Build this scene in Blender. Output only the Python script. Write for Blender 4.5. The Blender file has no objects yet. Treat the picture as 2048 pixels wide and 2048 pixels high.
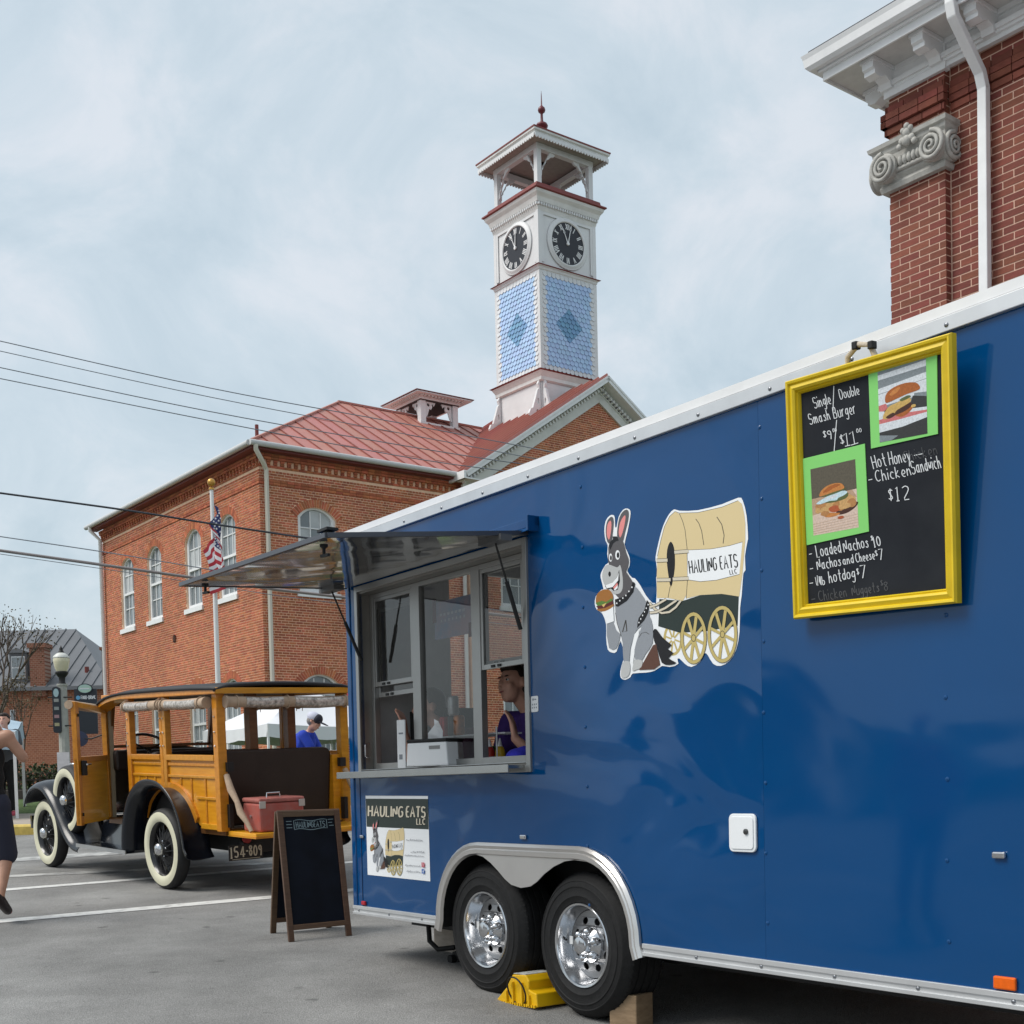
import bpy, bmesh, math, random
import numpy as np
from mathutils import Vector, Matrix, Euler
R = math.radians
random.seed(7)
SC = bpy.context.scene
COL = SC.collection

# ------------------------------------------------------------------ camera, sky, sun, exposure
ZC = 1.485                      # camera height over the road right below it (z = 0 there)
FPX, PPX, PPY = 2545.7, 1047.7, 1667.7
PITCH, ROLL = -.0369, -.0219
cam_f = Vector((0, math.cos(PITCH), math.sin(PITCH)))
_r0 = Vector((1, 0, 0)); _u0 = Vector((0, -math.sin(PITCH), math.cos(PITCH)))
cam_r = _r0 * math.cos(ROLL) + _u0 * math.sin(ROLL)
cam_u = -_r0 * math.sin(ROLL) + _u0 * math.cos(ROLL)
cd = bpy.data.cameras.new('camera'); cam = bpy.data.objects.new('camera', cd); COL.objects.link(cam)
cd.sensor_width = 36.0; cd.lens = FPX / 2048 * 36.0
cd.shift_x = (1024 - PPX) / 2048; cd.shift_y = (PPY - 1024) / 2048
cd.clip_start = .05; cd.clip_end = 2000
cam.matrix_world = Matrix(((cam_r.x, cam_u.x, -cam_f.x, 0), (cam_r.y, cam_u.y, -cam_f.y, 0), (cam_r.z, cam_u.z, -cam_f.z, ZC), (0, 0, 0, 1)))
SC.camera = cam
SUN_EL, SUN_AZ = R(52), math.atan2(-1.0, -.22)   # azimuth as atan2(x, y): light from the left of the view
sd = bpy.data.lights.new('sun', 'SUN'); sun = bpy.data.objects.new('sun', sd); COL.objects.link(sun)
sd.energy = 1.5; sd.angle = R(30); sd.color = (1.0, .96, .9)
sv = Vector((math.cos(SUN_EL) * math.sin(SUN_AZ), math.cos(SUN_EL) * math.cos(SUN_AZ), math.sin(SUN_EL)))
sun.rotation_euler = (-sv).to_track_quat('-Z', 'Y').to_euler(); sun.location = sv * 60
W = bpy.data.worlds.new('World'); SC.world = W; W.use_nodes = True
nt = W.node_tree; nt.nodes.clear()
def N(tree, t, **kw):
    n = tree.nodes.new(t)
    for k, v in kw.items(): setattr(n, k, v)
    return n
sky = N(nt, 'ShaderNodeTexSky', sky_type='NISHITA', sun_disc=False)
sky.sun_elevation = SUN_EL; sky.sun_rotation = SUN_AZ; sky.air_density = 1.2; sky.dust_density = 3
tc = N(nt, 'ShaderNodeTexCoord'); mp = N(nt, 'ShaderNodeMapping'); mp.inputs['Scale'].default_value = (1.7, 1.7, 2.3); mp.inputs['Rotation'].default_value = (.1, .25, .5)
n1 = N(nt, 'ShaderNodeTexNoise'); n1.inputs['Scale'].default_value = 4.2; n1.inputs['Detail'].default_value = 9; n1.inputs['Roughness'].default_value = .60; n1.inputs['Distortion'].default_value = .5
cr = N(nt, 'ShaderNodeValToRGB'); e = cr.color_ramp.elements
e[0].position = .33; e[0].color = (2.85, 3.42, 3.80, 1); e[1].position = .66; e[1].color = (3.98, 4.24, 4.5, 1)
m1 = cr.color_ramp.elements.new(.5); m1.color = (3.32, 3.82, 4.16, 1)
mx = N(nt, 'ShaderNodeMix', data_type='RGBA'); mx.inputs[0].default_value = .88
bg = N(nt, 'ShaderNodeBackground'); bg.inputs['Strength'].default_value = .1
ow = N(nt, 'ShaderNodeOutputWorld')
L = nt.links.new
L(tc.outputs['Generated'], mp.inputs['Vector']); L(mp.outputs['Vector'], n1.inputs['Vector']); L(n1.outputs['Fac'], cr.inputs['Fac'])
L(sky.outputs[0], mx.inputs[6]); L(cr.outputs[0], mx.inputs[7]); L(mx.outputs[2], bg.inputs['Color']); L(bg.outputs[0], ow.inputs['Surface'])
SC.view_settings.view_transform = 'Standard'; SC.view_settings.look = 'None'
SC.view_settings.exposure = 0.95; SC.view_settings.gamma = 1.0; SC.view_settings.use_curve_mapping = False
SC.render.engine = 'CYCLES'
SC.cycles.max_bounces = 7; SC.cycles.diffuse_bounces = 3; SC.cycles.glossy_bounces = 4; SC.cycles.transmission_bounces = 6; SC.cycles.transparent_max_bounces = 12
SC.cycles.use_denoising = True; SC.cycles.sample_clamp_indirect = 4

# ------------------------------------------------------------------ helpers
def ray(px, py):
    d = cam_f + cam_r * ((px - PPX) / FPX) - cam_u * ((py - PPY) / FPX)
    return d / d.y
CAM = Vector((0, 0, ZC))
def at(px, py, Y): return CAM + ray(px, py) * Y
def onplane(px, py, p0, n):
    d = ray(px, py); return CAM + d * ((p0 - CAM).dot(n) / d.dot(n))
def gz(y):
    if y < -12: return -12 * .054
    if y < 19: return y * .054
    if y < 45: return 19 * .054 + (y - 19) * .02
    return 19 * .054 + 26 * .02
def onground(px, py):
    d = ray(px, py); k = ZC / (.054 - d.z); return CAM + d * k
def srgb(r, g, b):
    f = lambda c: (c / 255 / 12.92) if c <= 10 else ((c / 255 + .055) / 1.055) ** 2.4
    return (f(r), f(g), f(b))
_mats = {}
def mat(name, col=(.5, .5, .5), rough=.6, metal=0, var=0, vscale=8, bump=0, bscale=40, spec=.5, coat=0, trans=0, ior=1.45, emit=None, alpha=1, obj=False, island=0, col2=None, thr=None, stretch=None, detail=6, weather=0, crough=.05):
    """procedural Principled material: noise-mottled colour, noise bump"""
    if name in _mats: return _mats[name]
    m = bpy.data.materials.new(name); m.use_nodes = True; t = m.node_tree; b = t.nodes['Principled BSDF']
    c4 = tuple(col) + (1,)
    b.inputs['Base Color'].default_value = c4; b.inputs['Roughness'].default_value = rough; b.inputs['Metallic'].default_value = metal
    b.inputs['Specular IOR Level'].default_value = spec; b.inputs['IOR'].default_value = ior
    b.inputs['Coat Weight'].default_value = coat; b.inputs['Coat Roughness'].default_value = crough; b.inputs['Transmission Weight'].default_value = trans; b.inputs['Alpha'].default_value = alpha
    m.diffuse_color = c4
    l = t.links.new
    tcn = N(t, 'ShaderNodeTexCoord'); vec = tcn.outputs['Object']
    if stretch:
        mpn = N(t, 'ShaderNodeMapping'); mpn.inputs['Scale'].default_value = stretch; l(vec, mpn.inputs[0]); vec = mpn.outputs[0]
    src = None
    if var or col2:
        nz = N(t, 'ShaderNodeTexNoise'); nz.inputs['Scale'].default_value = vscale; nz.inputs['Detail'].default_value = detail; nz.inputs['Roughness'].default_value = .6; l(vec, nz.inputs['Vector'])
        rp = N(t, 'ShaderNodeValToRGB'); ee = rp.color_ramp.elements
        lo, hi = thr or (.3, .7); ee[0].position = lo; ee[1].position = hi
        if col2: ee[0].color = c4; ee[1].color = tuple(col2) + (1,)
        else:
            ee[0].color = tuple(max(0, c * (1 - var)) for c in col) + (1,); ee[1].color = tuple(min(1, c * (1 + var)) for c in col) + (1,)
        l(nz.outputs['Fac'], rp.inputs['Fac']); src = rp.outputs[0]
    if obj or island:
        oi = N(t, 'ShaderNodeObjectInfo'); ge = N(t, 'ShaderNodeNewGeometry')
        ad = N(t, 'ShaderNodeMath', operation='ADD'); l(oi.outputs['Random'], ad.inputs[0]); l(ge.outputs['Random Per Island'], ad.inputs[1])
        fr = N(t, 'ShaderNodeMath', operation='FRACT'); l(ad.outputs[0], fr.inputs[0])
        mr = N(t, 'ShaderNodeMapRange'); mr.inputs[3].default_value = 1 - island; mr.inputs[4].default_value = 1 + island * .8; l(fr.outputs[0], mr.inputs[0])
        hs = N(t, 'ShaderNodeHueSaturation'); l(mr.outputs[0], hs.inputs['Value'])
        m2 = N(t, 'ShaderNodeMapRange'); m2.inputs[3].default_value = .49; m2.inputs[4].default_value = .508
        f2 = N(t, 'ShaderNodeMath', operation='MULTIPLY'); f2.inputs[1].default_value = 7.3; l(fr.outputs[0], f2.inputs[0]); f3 = N(t, 'ShaderNodeMath', operation='FRACT'); l(f2.outputs[0], f3.inputs[0]); l(f3.outputs[0], m2.inputs[0]); l(m2.outputs[0], hs.inputs['Hue'])
        if src: l(src, hs.inputs['Color'])
        else: hs.inputs['Color'].default_value = c4
        src = hs.outputs[0]
    if weather:   # broad stains over the whole wall, in world space
        ge2 = N(t, 'ShaderNodeNewGeometry'); wn = N(t, 'ShaderNodeTexNoise'); wn.inputs['Scale'].default_value = .55; wn.inputs['Detail'].default_value = 7; wn.inputs['Roughness'].default_value = .65; l(ge2.outputs['Position'], wn.inputs['Vector'])
        wr = N(t, 'ShaderNodeMapRange'); wr.inputs[1].default_value = .3; wr.inputs[2].default_value = .7; wr.inputs[3].default_value = 1 - weather; wr.inputs[4].default_value = 1 + weather * .6; l(wn.outputs[0], wr.inputs[0])
        wm = N(t, 'ShaderNodeMix', data_type='RGBA', blend_type='MULTIPLY'); wm.inputs[0].default_value = 1; l(wr.outputs[0], wm.inputs[7])
        if src: l(src, wm.inputs[6])
        else: wm.inputs[6].default_value = c4
        src = wm.outputs[2]
    if src: l(src, b.inputs['Base Color'])
    if bump:
        nb = N(t, 'ShaderNodeTexNoise'); nb.inputs['Scale'].default_value = bscale; nb.inputs['Detail'].default_value = 5; l(vec, nb.inputs['Vector'])
        bp = N(t, 'ShaderNodeBump'); bp.inputs['Strength'].default_value = min(1, bump); bp.inputs['Distance'].default_value = .01; l(nb.outputs['Fac'], bp.inputs['Height']); l(bp.outputs[0], b.inputs['Normal'])
    if emit:
        b.inputs['Emission Color'].default_value = tuple(emit[:3]) + (1,); b.inputs['Emission Strength'].default_value = emit[3]
    _mats[name] = m
    return m
def wood(name, c1, c2, scale=(2, 2, 30), rough=.35, coat=.3):
    """grain stretched along one local axis"""
    if name in _mats: return _mats[name]
    m = mat(name, c1, rough, col2=c2, vscale=3.0, stretch=scale, bump=.06, bscale=4, coat=coat, thr=(.35, .7), island=.08)
    return m

class M:
    """collects shapes, then build() links them as one mesh object"""
    def __init__(s): s.v = []; s.f = []; s.mi = []; s.cur = 0
    def add(s, vs, fs):
        o = len(s.v); s.v += [tuple(x) for x in vs]; s.f += [tuple(i + o for i in f) for f in fs]; s.mi += [s.cur] * len(fs); return s
    def box(s, x0, x1, y0, y1, z0, z1):
        return s.add([(x0, y0, z0), (x1, y0, z0), (x1, y1, z0), (x0, y1, z0), (x0, y0, z1), (x1, y0, z1), (x1, y1, z1), (x0, y1, z1)],
                     [(3, 2, 1, 0), (4, 5, 6, 7), (0, 1, 5, 4), (1, 2, 6, 5), (2, 3, 7, 6), (3, 0, 4, 7)])
    def cbox(s, c, d): return s.box(c[0] - d[0] / 2, c[0] + d[0] / 2, c[1] - d[1] / 2, c[1] + d[1] / 2, c[2] - d[2] / 2, c[2] + d[2] / 2)
    def bar(s, p, q, w, h, up=(0, 0, 1)):
        """rectangular bar from p to q: w across, h along up"""
        p, q = Vector(p), Vector(q); d = (q - p).normalized(); u = Vector(up); x = d.cross(u)
        if x.length < 1e-5: x = d.cross(Vector((1, 0, 0)))
        x.normalize(); u = x.cross(d).normalized(); x *= w / 2; u *= h / 2
        vs = [p - x - u, p + x - u, p + x + u, p - x + u, q - x - u, q + x - u, q + x + u, q - x + u]
        return s.add(vs, [(0, 1, 2, 3), (7, 6, 5, 4), (4, 5, 1, 0), (5, 6, 2, 1), (6, 7, 3, 2), (7, 4, 0, 3)])
    def prism(s, poly, fn, d0, d1):
        """2-D polygon; fn(u, v, d) -> 3-D"""
        n = len(poly); vs = [fn(u, v, d0) for u, v in poly] + [fn(u, v, d1) for u, v in poly]
        return s.add(vs, [tuple(range(n))[::-1], tuple(range(n, 2 * n))] + [(i, (i + 1) % n, n + (i + 1) % n, n + i) for i in range(n)])
    def poly(s, pts): return s.add(pts, [tuple(range(len(pts)))])
    def tube(s, pts, r, n=8, closed=False, cap=True):
        pts = [Vector(p) for p in pts]; k = len(pts); rs = r if isinstance(r, (list, tuple)) else [r] * k
        vs = []; prev = None
        for i, p in enumerate(pts):
            a = pts[(i - 1) % k] if (closed or i > 0) else p; b = pts[(i + 1) % k] if (closed or i < k - 1) else p
            d = (b - a).normalized()
            if prev is None:
                x = d.orthogonal().normalized()
            else:
                x = prev - d * prev.dot(d)
                x = x.normalized() if x.length > 1e-6 else d.orthogonal().normalized()
            prev = x; y = d.cross(x)
            vs += [p + (x * math.cos(2 * math.pi * j / n) + y * math.sin(2 * math.pi * j / n)) * rs[i] for j in range(n)]
        fs = []
        for i in range(k if closed else k - 1):
            a = i * n; b = ((i + 1) % k) * n
            fs += [(a + j, a + (j + 1) % n, b + (j + 1) % n, b + j) for j in range(n)]
        if cap and not closed: fs += [tuple(range(n))[::-1], tuple(range((k - 1) * n, k * n))]
        return s.add(vs, fs)
    def lathe(s, prof, o=(0, 0, 0), ax=(0, 0, 1), n=24, a0=0, a1=None, x0=None):
        """profile [(radius, height)] turned about the axis"""
        o = Vector(o); ax = Vector(ax).normalized(); x = Vector(x0).normalized() if x0 else ax.orthogonal().normalized(); y = ax.cross(x)
        full = a1 is None; a1 = 2 * math.pi if full else a1; m = n if full else n + 1
        vs = [o + ax * h + (x * math.cos(a0 + (a1 - a0) * j / n) + y * math.sin(a0 + (a1 - a0) * j / n)) * r for r, h in prof for j in range(m)]
        fs = []
        for i in range(len(prof) - 1):
            for j in range(n):
                a, b = i * m, (i + 1) * m; j2 = (j + 1) % m
                fs.append((a + j, a + j2, b + j2, b + j))
        return s.add(vs, fs)
    def ell(s, c, r, n=12, k=8, rot=None):
        c = Vector(c); r = (r, r, r) if isinstance(r, (int, float)) else r
        vs = []
        for i in range(k + 1):
            th = math.pi * i / k
            for j in range(n):
                p = Vector((r[0] * math.sin(th) * math.cos(2 * math.pi * j / n), r[1] * math.sin(th) * math.sin(2 * math.pi * j / n), r[2] * math.cos(th)))
                if rot: p = rot @ p
                vs.append(c + p)
        return s.add(vs, [(i * n + j, (i + 1) * n + j, (i + 1) * n + (j + 1) % n, i * n + (j + 1) % n) for i in range(k) for j in range(n)])
    def grid(s, fn, nu, nv):
        vs = [fn(i / nu, j / nv) for j in range(nv + 1) for i in range(nu + 1)]
        return s.add(vs, [(j * (nu + 1) + i, j * (nu + 1) + i + 1, (j + 1) * (nu + 1) + i + 1, (j + 1) * (nu + 1) + i) for j in range(nv) for i in range(nu)])
    def ribbon(s, pts, w, fn, d):
        """flat mitred stroke through 2-D points"""
        if len(pts) < 2: return s
        L_, R_ = [], []
        for i, p in enumerate(pts):
            a = pts[max(0, i - 1)]; b = pts[min(len(pts) - 1, i + 1)]
            dx, dy = b[0] - a[0], b[1] - a[1]; l = math.hypot(dx, dy) or 1; nx, ny = -dy / l * w / 2, dx / l * w / 2
            L_.append(fn(p[0] + nx, p[1] + ny, d)); R_.append(fn(p[0] - nx, p[1] - ny, d))
        k = len(pts)
        return s.add(L_ + R_, [(i, k + i, k + i + 1, i + 1) for i in range(k - 1)])
    def mesh(s, name, mats, smooth=None):
        me = bpy.data.meshes.new(name); me.from_pydata(s.v, [], s.f)
        for m in (mats if isinstance(mats, (list, tuple)) else [mats]): me.materials.append(m)
        if max(s.mi, default=0): me.polygons.foreach_set('material_index', s.mi)
        bm = bmesh.new(); bm.from_mesh(me); bmesh.ops.remove_doubles(bm, verts=bm.verts, dist=1e-6) if smooth else None
        bmesh.ops.recalc_face_normals(bm, faces=bm.faces) if smooth != 'flat' else None
        bm.to_mesh(me); bm.free()
        if smooth and smooth != 'flat':
            me.shade_smooth(); me.set_sharp_from_angle(angle=R(smooth if smooth is not True else 35))
        me.update(); return me
    def build(s, name, mats, parent=None, smooth=None, bevel=0, kind=None, label=None):
        o = bpy.data.objects.new(name, s.mesh(name, mats, smooth)); COL.objects.link(o)
        if parent: o.parent = parent
        if bevel:
            b = o.modifiers.new('bevel', 'BEVEL'); b.width = bevel; b.segments = 2; b.limit_method = 'ANGLE'; b.angle_limit = R(40)
        if kind: o['kind'] = kind
        if label: o['label'] = label
        return o
def thing(name, label, cat, loc=(0, 0, 0), rz=0, group=None, mw=None):
    o = bpy.data.objects.new(name, None); COL.objects.link(o); o.empty_display_size = .2
    if mw is not None: o.matrix_world = mw
    else: o.location = loc; o.rotation_euler = (0, 0, rz)
    o['label'] = label; o['category'] = cat
    if group: o['group'] = group
    return o
def tag(o, label, cat, group=None):
    o['label'] = label; o['category'] = cat
    if group: o['group'] = group
    return o
def inst(name, me, parent, loc=(0, 0, 0), rot=(0, 0, 0), scale=(1, 1, 1)):
    o = bpy.data.objects.new(name, me); COL.objects.link(o); o.parent = parent
    o.location = loc; o.rotation_euler = rot; o.scale = scale
    return o
def curve_fill(loops, depth=0.0):
    """filled 2-D outline with holes -> (verts, faces) via a curve, thickness depth"""
    cu = bpy.data.curves.new('tmp', 'CURVE'); cu.dimensions = '2D'; cu.fill_mode = 'BOTH'; cu.extrude = depth / 2
    for lp in loops:
        sp = cu.splines.new('POLY'); sp.points.add(len(lp) - 1)
        for p, q in zip(sp.points, lp): p.co = (q[0], q[1], 0, 1)
        sp.use_cyclic_u = True
    ob = bpy.data.objects.new('tmp', cu); me = ob.to_mesh()
    vs = [tuple(v.co) for v in me.vertices]; fs = [tuple(p.vertices) for p in me.polygons]
    ob.to_mesh_clear(); bpy.data.objects.remove(ob); bpy.data.curves.remove(cu)
    return vs, fs
def arc(cx, cy, r, a0, a1, n): return [(cx + r * math.cos(a0 + (a1 - a0) * i / n), cy + r * math.sin(a0 + (a1 - a0) * i / n)) for i in range(n + 1)]
def ell2(cx, cy, rx, ry, n=20, rot=0):
    c, s_ = math.cos(rot), math.sin(rot); o = []
    for i in range(n):
        x, y = rx * math.cos(2 * math.pi * i / n), ry * math.sin(2 * math.pi * i / n); o.append((cx + x * c - y * s_, cy + x * s_ + y * c))
    return o
# hand-lettering: strokes on a small grid, x then y+3 in hex
GL = dict(S='5a 3b 1b 0a 08 17 47 56 54 33 13 04', D='0b 03 33 55 59 3b 0b', B='03 0b 3b 4a 48 37 07|37 56 54 43 03', H='0b 03|5b 53|07 57', C='5a 3b 1a 08 06 14 33 54', L='0b 03 43', N='03 0b 53 5b', A='03 3b 63|16 56', U='0b 05 13 33 55 5b', I='03 0b', G='5a 3b 1a 08 05 13 33 54 57 37', E='4b 0b 03 43|07 37', T='0b 6b|3b 33', K='0b 03|4b 07 53', O='2b 09 05 23 45 49 2b', F='4b 0b 03|07 37', R='03 0b 3b 4a 48 37 07|27 53', P='03 0b 3b 4a 48 37 07',
 a='47 28 17 05 14 23 44 47|48 44 53', b='0b 03 23 44 46 37 17 06', c='47 28 17 05 14 23 43', d='47 28 17 05 14 23 34 45|4b 43', e='05 45 47 28 17 05 14 23 43', g='47 28 17 05 14 34 46|48 41 20 01', h='0b 03|06 28 37 43', i='08 03|0a 0b', k='0b 03|38 05 43', l='0b 03', m='08 03|06 18 28 33|36 48 58 63', n='08 03|06 28 37 43', o='28 07 04 23 44 47 28', r='08 03|06 28 38', s='47 28 17 36 44 23 04', t='2b 24 33 43|08 48', u='08 04 13 33 44|48 43', w='08 13 27 33 48', y='08 24|48 10')
GL.update({'1': '0a 1b 13|03 23', '0': '2b 09 05 23 45 49 2b', '2': '0a 2b 4a 48 03 43', '4': '3b 05 55|3b 33', '5': '4b 0b 07 28 46 33 04', '7': '0b 4b 13', '8': '2b 0a 28 46 23 06 28 4a 2b', '9': '48 27 09 2b 49 33', '$': '4a 2b 0a 27 44 23 04|2c 22', '/': '02 4c', '-': '07 37', '|': '0b 03', '.': '03 13'})
def strokes(txt, x, y, h, w=None, slant=.08, jit=0):
    """polylines of a line of lettering, cap height h, squeezed to width w"""
    adv = 0; out = []
    for ch in txt:
        if ch == ' ': adv += 4; continue
        g = GL.get(ch)
        if not g: adv += 4; continue
        mxx = 0
        for st in g.split('|'):
            pts = [(int(p[0], 16), int(p[1], 16) - 3) for p in st.split()]
            mxx = max(mxx, max(p[0] for p in pts))
            if len(pts) > 3:   # round the stroke a little
                q = [pts[0]]
                for i in range(len(pts) - 1):
                    a, b = pts[i], pts[i + 1]
                    if i > 0: q.append((a[0] * .75 + b[0] * .25, a[1] * .75 + b[1] * .25))
                    if i < len(pts) - 2: q.append((a[0] * .25 + b[0] * .75, a[1] * .25 + b[1] * .75))
                q.append(pts[-1]); pts = q
            dy = random.uniform(-jit, jit)
            out.append([(adv + p[0] + p[1] * slant, p[1] + dy) for p in pts])
        adv += mxx + 2.5
    sx = h / 8; 
    if w: sx = w / max(1, adv - 2.5)
    return [[(x + p[0] * sx, y + p[1] * h / 8) for p in st] for st in out]
def capsule(m, p, q, r0, r1, n=10):
    p, q = Vector(p), Vector(q); d = q - p; L_ = d.length or 1e-4; d = d / L_ if d.length else Vector((0, 0, 1))
    prof = [(r0 * math.sin(math.pi / 2 * i / 4), -r0 * math.cos(math.pi / 2 * i / 4)) for i in range(5)] + [(r1 * math.cos(math.pi / 2 * i / 4), L_ + r1 * math.sin(math.pi / 2 * i / 4)) for i in range(5)]
    m.lathe(prof, p, d, n)
def blob(name, items, material, parent, vox=.014, smooth=5, keep=None):
    """one continuous surface grown over tapered limbs and ellipsoids"""
    m = M()
    for it in items:
        if it[0] == 'e': m.ell(it[1], it[2], 14, 10, it[3] if len(it) > 3 else None)
        else: capsule(m, *it)
    o = m.build(name, material, parent)
    bm = bmesh.new(); bm.from_mesh(o.data); bmesh.ops.remove_doubles(bm, verts=bm.verts, dist=1e-5); bmesh.ops.recalc_face_normals(bm, faces=bm.faces); bm.to_mesh(o.data); bm.free()
    a = o.modifiers.new('r', 'REMESH'); a.mode = 'VOXEL'; a.voxel_size = vox; a.use_smooth_shade = True
    b = o.modifiers.new('s', 'SMOOTH'); b.iterations = smooth; b.factor = .5
    dg = bpy.context.evaluated_depsgraph_get(); ev = o.evaluated_get(dg); me = bpy.data.meshes.new_from_object(ev)
    o.modifiers.clear(); old = o.data; o.data = me; bpy.data.meshes.remove(old)
    me.shade_smooth()
    return o
# ------------------------------------------------------------------ shared materials
WHITE = mat('white_paint', (.76, .765, .77), .45, var=.05, vscale=6, weather=.06)
OFFWHITE = mat('offwhite_trim', (.70, .70, .68), .5, var=.08, vscale=3, weather=.12)
BLACK = mat('black_matte', (.012, .012, .013), .6)
BLACKG = mat('black_gloss', (.008, .010, .014), .12, coat=.6)
CHROME = mat('chrome', (.62, .63, .65), .15, 1)
STEEL = mat('stainless', (.42, .42, .41), .24, 1, var=.06, vscale=3)
ALU = mat('aluminium', (.55, .56, .57), .32, .9, var=.06, vscale=5, bump=.02, bscale=60)
RUBBER = mat('rubber', (.012, .012, .0125), .7, spec=.35, var=.25, vscale=30, bump=.2, bscale=120)
GLASS = mat('glass', (.9, .95, .95), .02, trans=1, ior=1.45)
def pane_mat(name, tint=(.02, .025, .03), refl=.5, clear=.75):
    """thin window glass: part clear, part mirror"""
    if name in _mats: return _mats[name]
    m = bpy.data.materials.new(name); m.use_nodes = True; t = m.node_tree; t.nodes.clear(); l = t.links.new
    o = N(t, 'ShaderNodeOutputMaterial'); tr = N(t, 'ShaderNodeBsdfTransparent'); tr.inputs[0].default_value = (clear, clear * 1.01, clear, 1)
    gl = N(t, 'ShaderNodeBsdfGlossy'); gl.inputs['Roughness'].default_value = .02; gl.inputs[0].default_value = (1, 1, 1, 1)
    fr = N(t, 'ShaderNodeFresnel'); fr.inputs[0].default_value = 1.5; mu = N(t, 'ShaderNodeMath', operation='MULTIPLY_ADD'); mu.inputs[1].default_value = .95; mu.inputs[2].default_value = refl * .03; mu.use_clamp = True
    mi = N(t, 'ShaderNodeMixShader'); l(fr.outputs[0], mu.inputs[0]); l(mu.outputs[0], mi.inputs[0]); l(tr.outputs[0], mi.inputs[1]); l(gl.outputs[0], mi.inputs[2]); l(mi.outputs[0], o.inputs[0])
    _mats[name] = m; return m
PANE = pane_mat('window_pane')
DARKGLASS = mat('dark_window_glass', (.20, .225, .24), .06, var=.3, vscale=.7, spec=.6)
CURTAIN = mat('window_blind', (.46, .48, .49), .5, var=.15, vscale=2)

# ------------------------------------------------------------------ ground and road
def struct(o): o['kind'] = 'structure'; return o
ASPH = mat('asphalt', (.235, .232, .225), .92, var=.18, vscale=1.1, bump=.7, bscale=150, weather=.24)
def asphalt_nodes(m, dark=.5, light=1.15):
    t = m.node_tree; l = t.links.new; b = t.nodes['Principled BSDF']; src = b.inputs['Base Color'].links[0].from_socket
    tcn = N(t, 'ShaderNodeTexCoord')
    fine = N(t, 'ShaderNodeTexNoise'); fine.inputs['Scale'].default_value = 130; fine.inputs['Detail'].default_value = 3; l(tcn.outputs['Object'], fine.inputs[0])
    r1 = N(t, 'ShaderNodeMapRange'); r1.inputs[1].default_value = .3; r1.inputs[2].default_value = .7; r1.inputs[3].default_value = .62; r1.inputs[4].default_value = 1.38; l(fine.outputs[0], r1.inputs[0])
    vo = N(t, 'ShaderNodeTexVoronoi'); vo.inputs['Scale'].default_value = 3.1; mpn = N(t, 'ShaderNodeMapping'); mpn.inputs['Scale'].default_value = (1, 1.0, 1)
    nzd = N(t, 'ShaderNodeTexNoise'); nzd.inputs['Scale'].default_value = 5; l(tcn.outputs['Object'], nzd.inputs[0]); va = N(t, 'ShaderNodeMix', data_type='RGBA'); va.inputs[0].default_value = .12; l(tcn.outputs['Object'], va.inputs[6]); l(nzd.outputs[1], va.inputs[7]); l(va.outputs[2], vo.inputs[0])
    r2 = N(t, 'ShaderNodeMapRange'); r2.inputs[1].default_value = .045; r2.inputs[2].default_value = .12; r2.inputs[3].default_value = dark; r2.inputs[4].default_value = 1; l(vo.outputs['Distance'], r2.inputs[0])
    mu = N(t, 'ShaderNodeMath', operation='MULTIPLY'); l(r1.outputs[0], mu.inputs[0]); l(r2.outputs[0], mu.inputs[1])
    mm = N(t, 'ShaderNodeMix', data_type='RGBA', blend_type='MULTIPLY'); mm.inputs[0].default_value = 1; l(src, mm.inputs[6]); l(mu.outputs[0], mm.inputs[7]); l(mm.outputs[2], b.inputs['Base Color'])
asphalt_nodes(ASPH, .55)
g = M(); ys = [-400, -60, -12, -4, 0, 4, 8, 12, 16, 19, 26, 45, 120, 600]; xs = [-400, -60, -20, -8, -3, 0, 3, 8, 20, 60, 400]
g.add([(x, y, gz(y)) for y in ys for x in xs], [(j * len(xs) + i, j * len(xs) + i + 1, (j + 1) * len(xs) + i + 1, (j + 1) * len(xs) + i) for j in range(len(ys) - 1) for i in range(len(xs) - 1)])
struct(g.build('road', ASPH))
# painted lines run across the street, towards the right-far side
E_ = Vector((.803, .596, 0)); T_ = Vector((-.596, .803, 0))
def roadpaint(name, p, q, w, m, lift=.004):
    mm = M(); n = 14; d = (q - p); L_ = d.length; d = d / L_; s_ = Vector((-d.y, d.x, 0))
    vs = []
    for i in range(n + 1):
        c = p + d * (L_ * i / n)
        for k in (-1, 1):
            v = c + s_ * (k * w / 2); vs.append((v.x, v.y, gz(v.y) + lift))
    mm.add(vs, [(2 * i, 2 * i + 1, 2 * i + 3, 2 * i + 2) for i in range(n)])
    return struct(mm.build(name, m))
PAINT = mat('road_paint', (.66, .66, .64), .75, col2=(.34, .34, .33), vscale=9, thr=(.5, .72), bump=.2, bscale=120)
PAINTW = mat('worn_road_paint', (.22, .22, .22), .85, col2=(.52, .52, .5), vscale=5, thr=(.35, .62), bump=.2, bscale=120)
for (a, b, w, m) in (((0, 1843), (700, 1781), .19, PAINT), ((0, 1781), (300, 1757), .16, PAINT), ((0, 1754), (120, 1748), .2, PAINTW), ((0, 1722), (130, 1713), .42, PAINTW)):
    p, q = onground(*a), onground(*b); d = (q - p).normalized()
    roadpaint('road_line', p - d * 2.5, p + d * ((q - p).length + 2.2), w, m)
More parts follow.
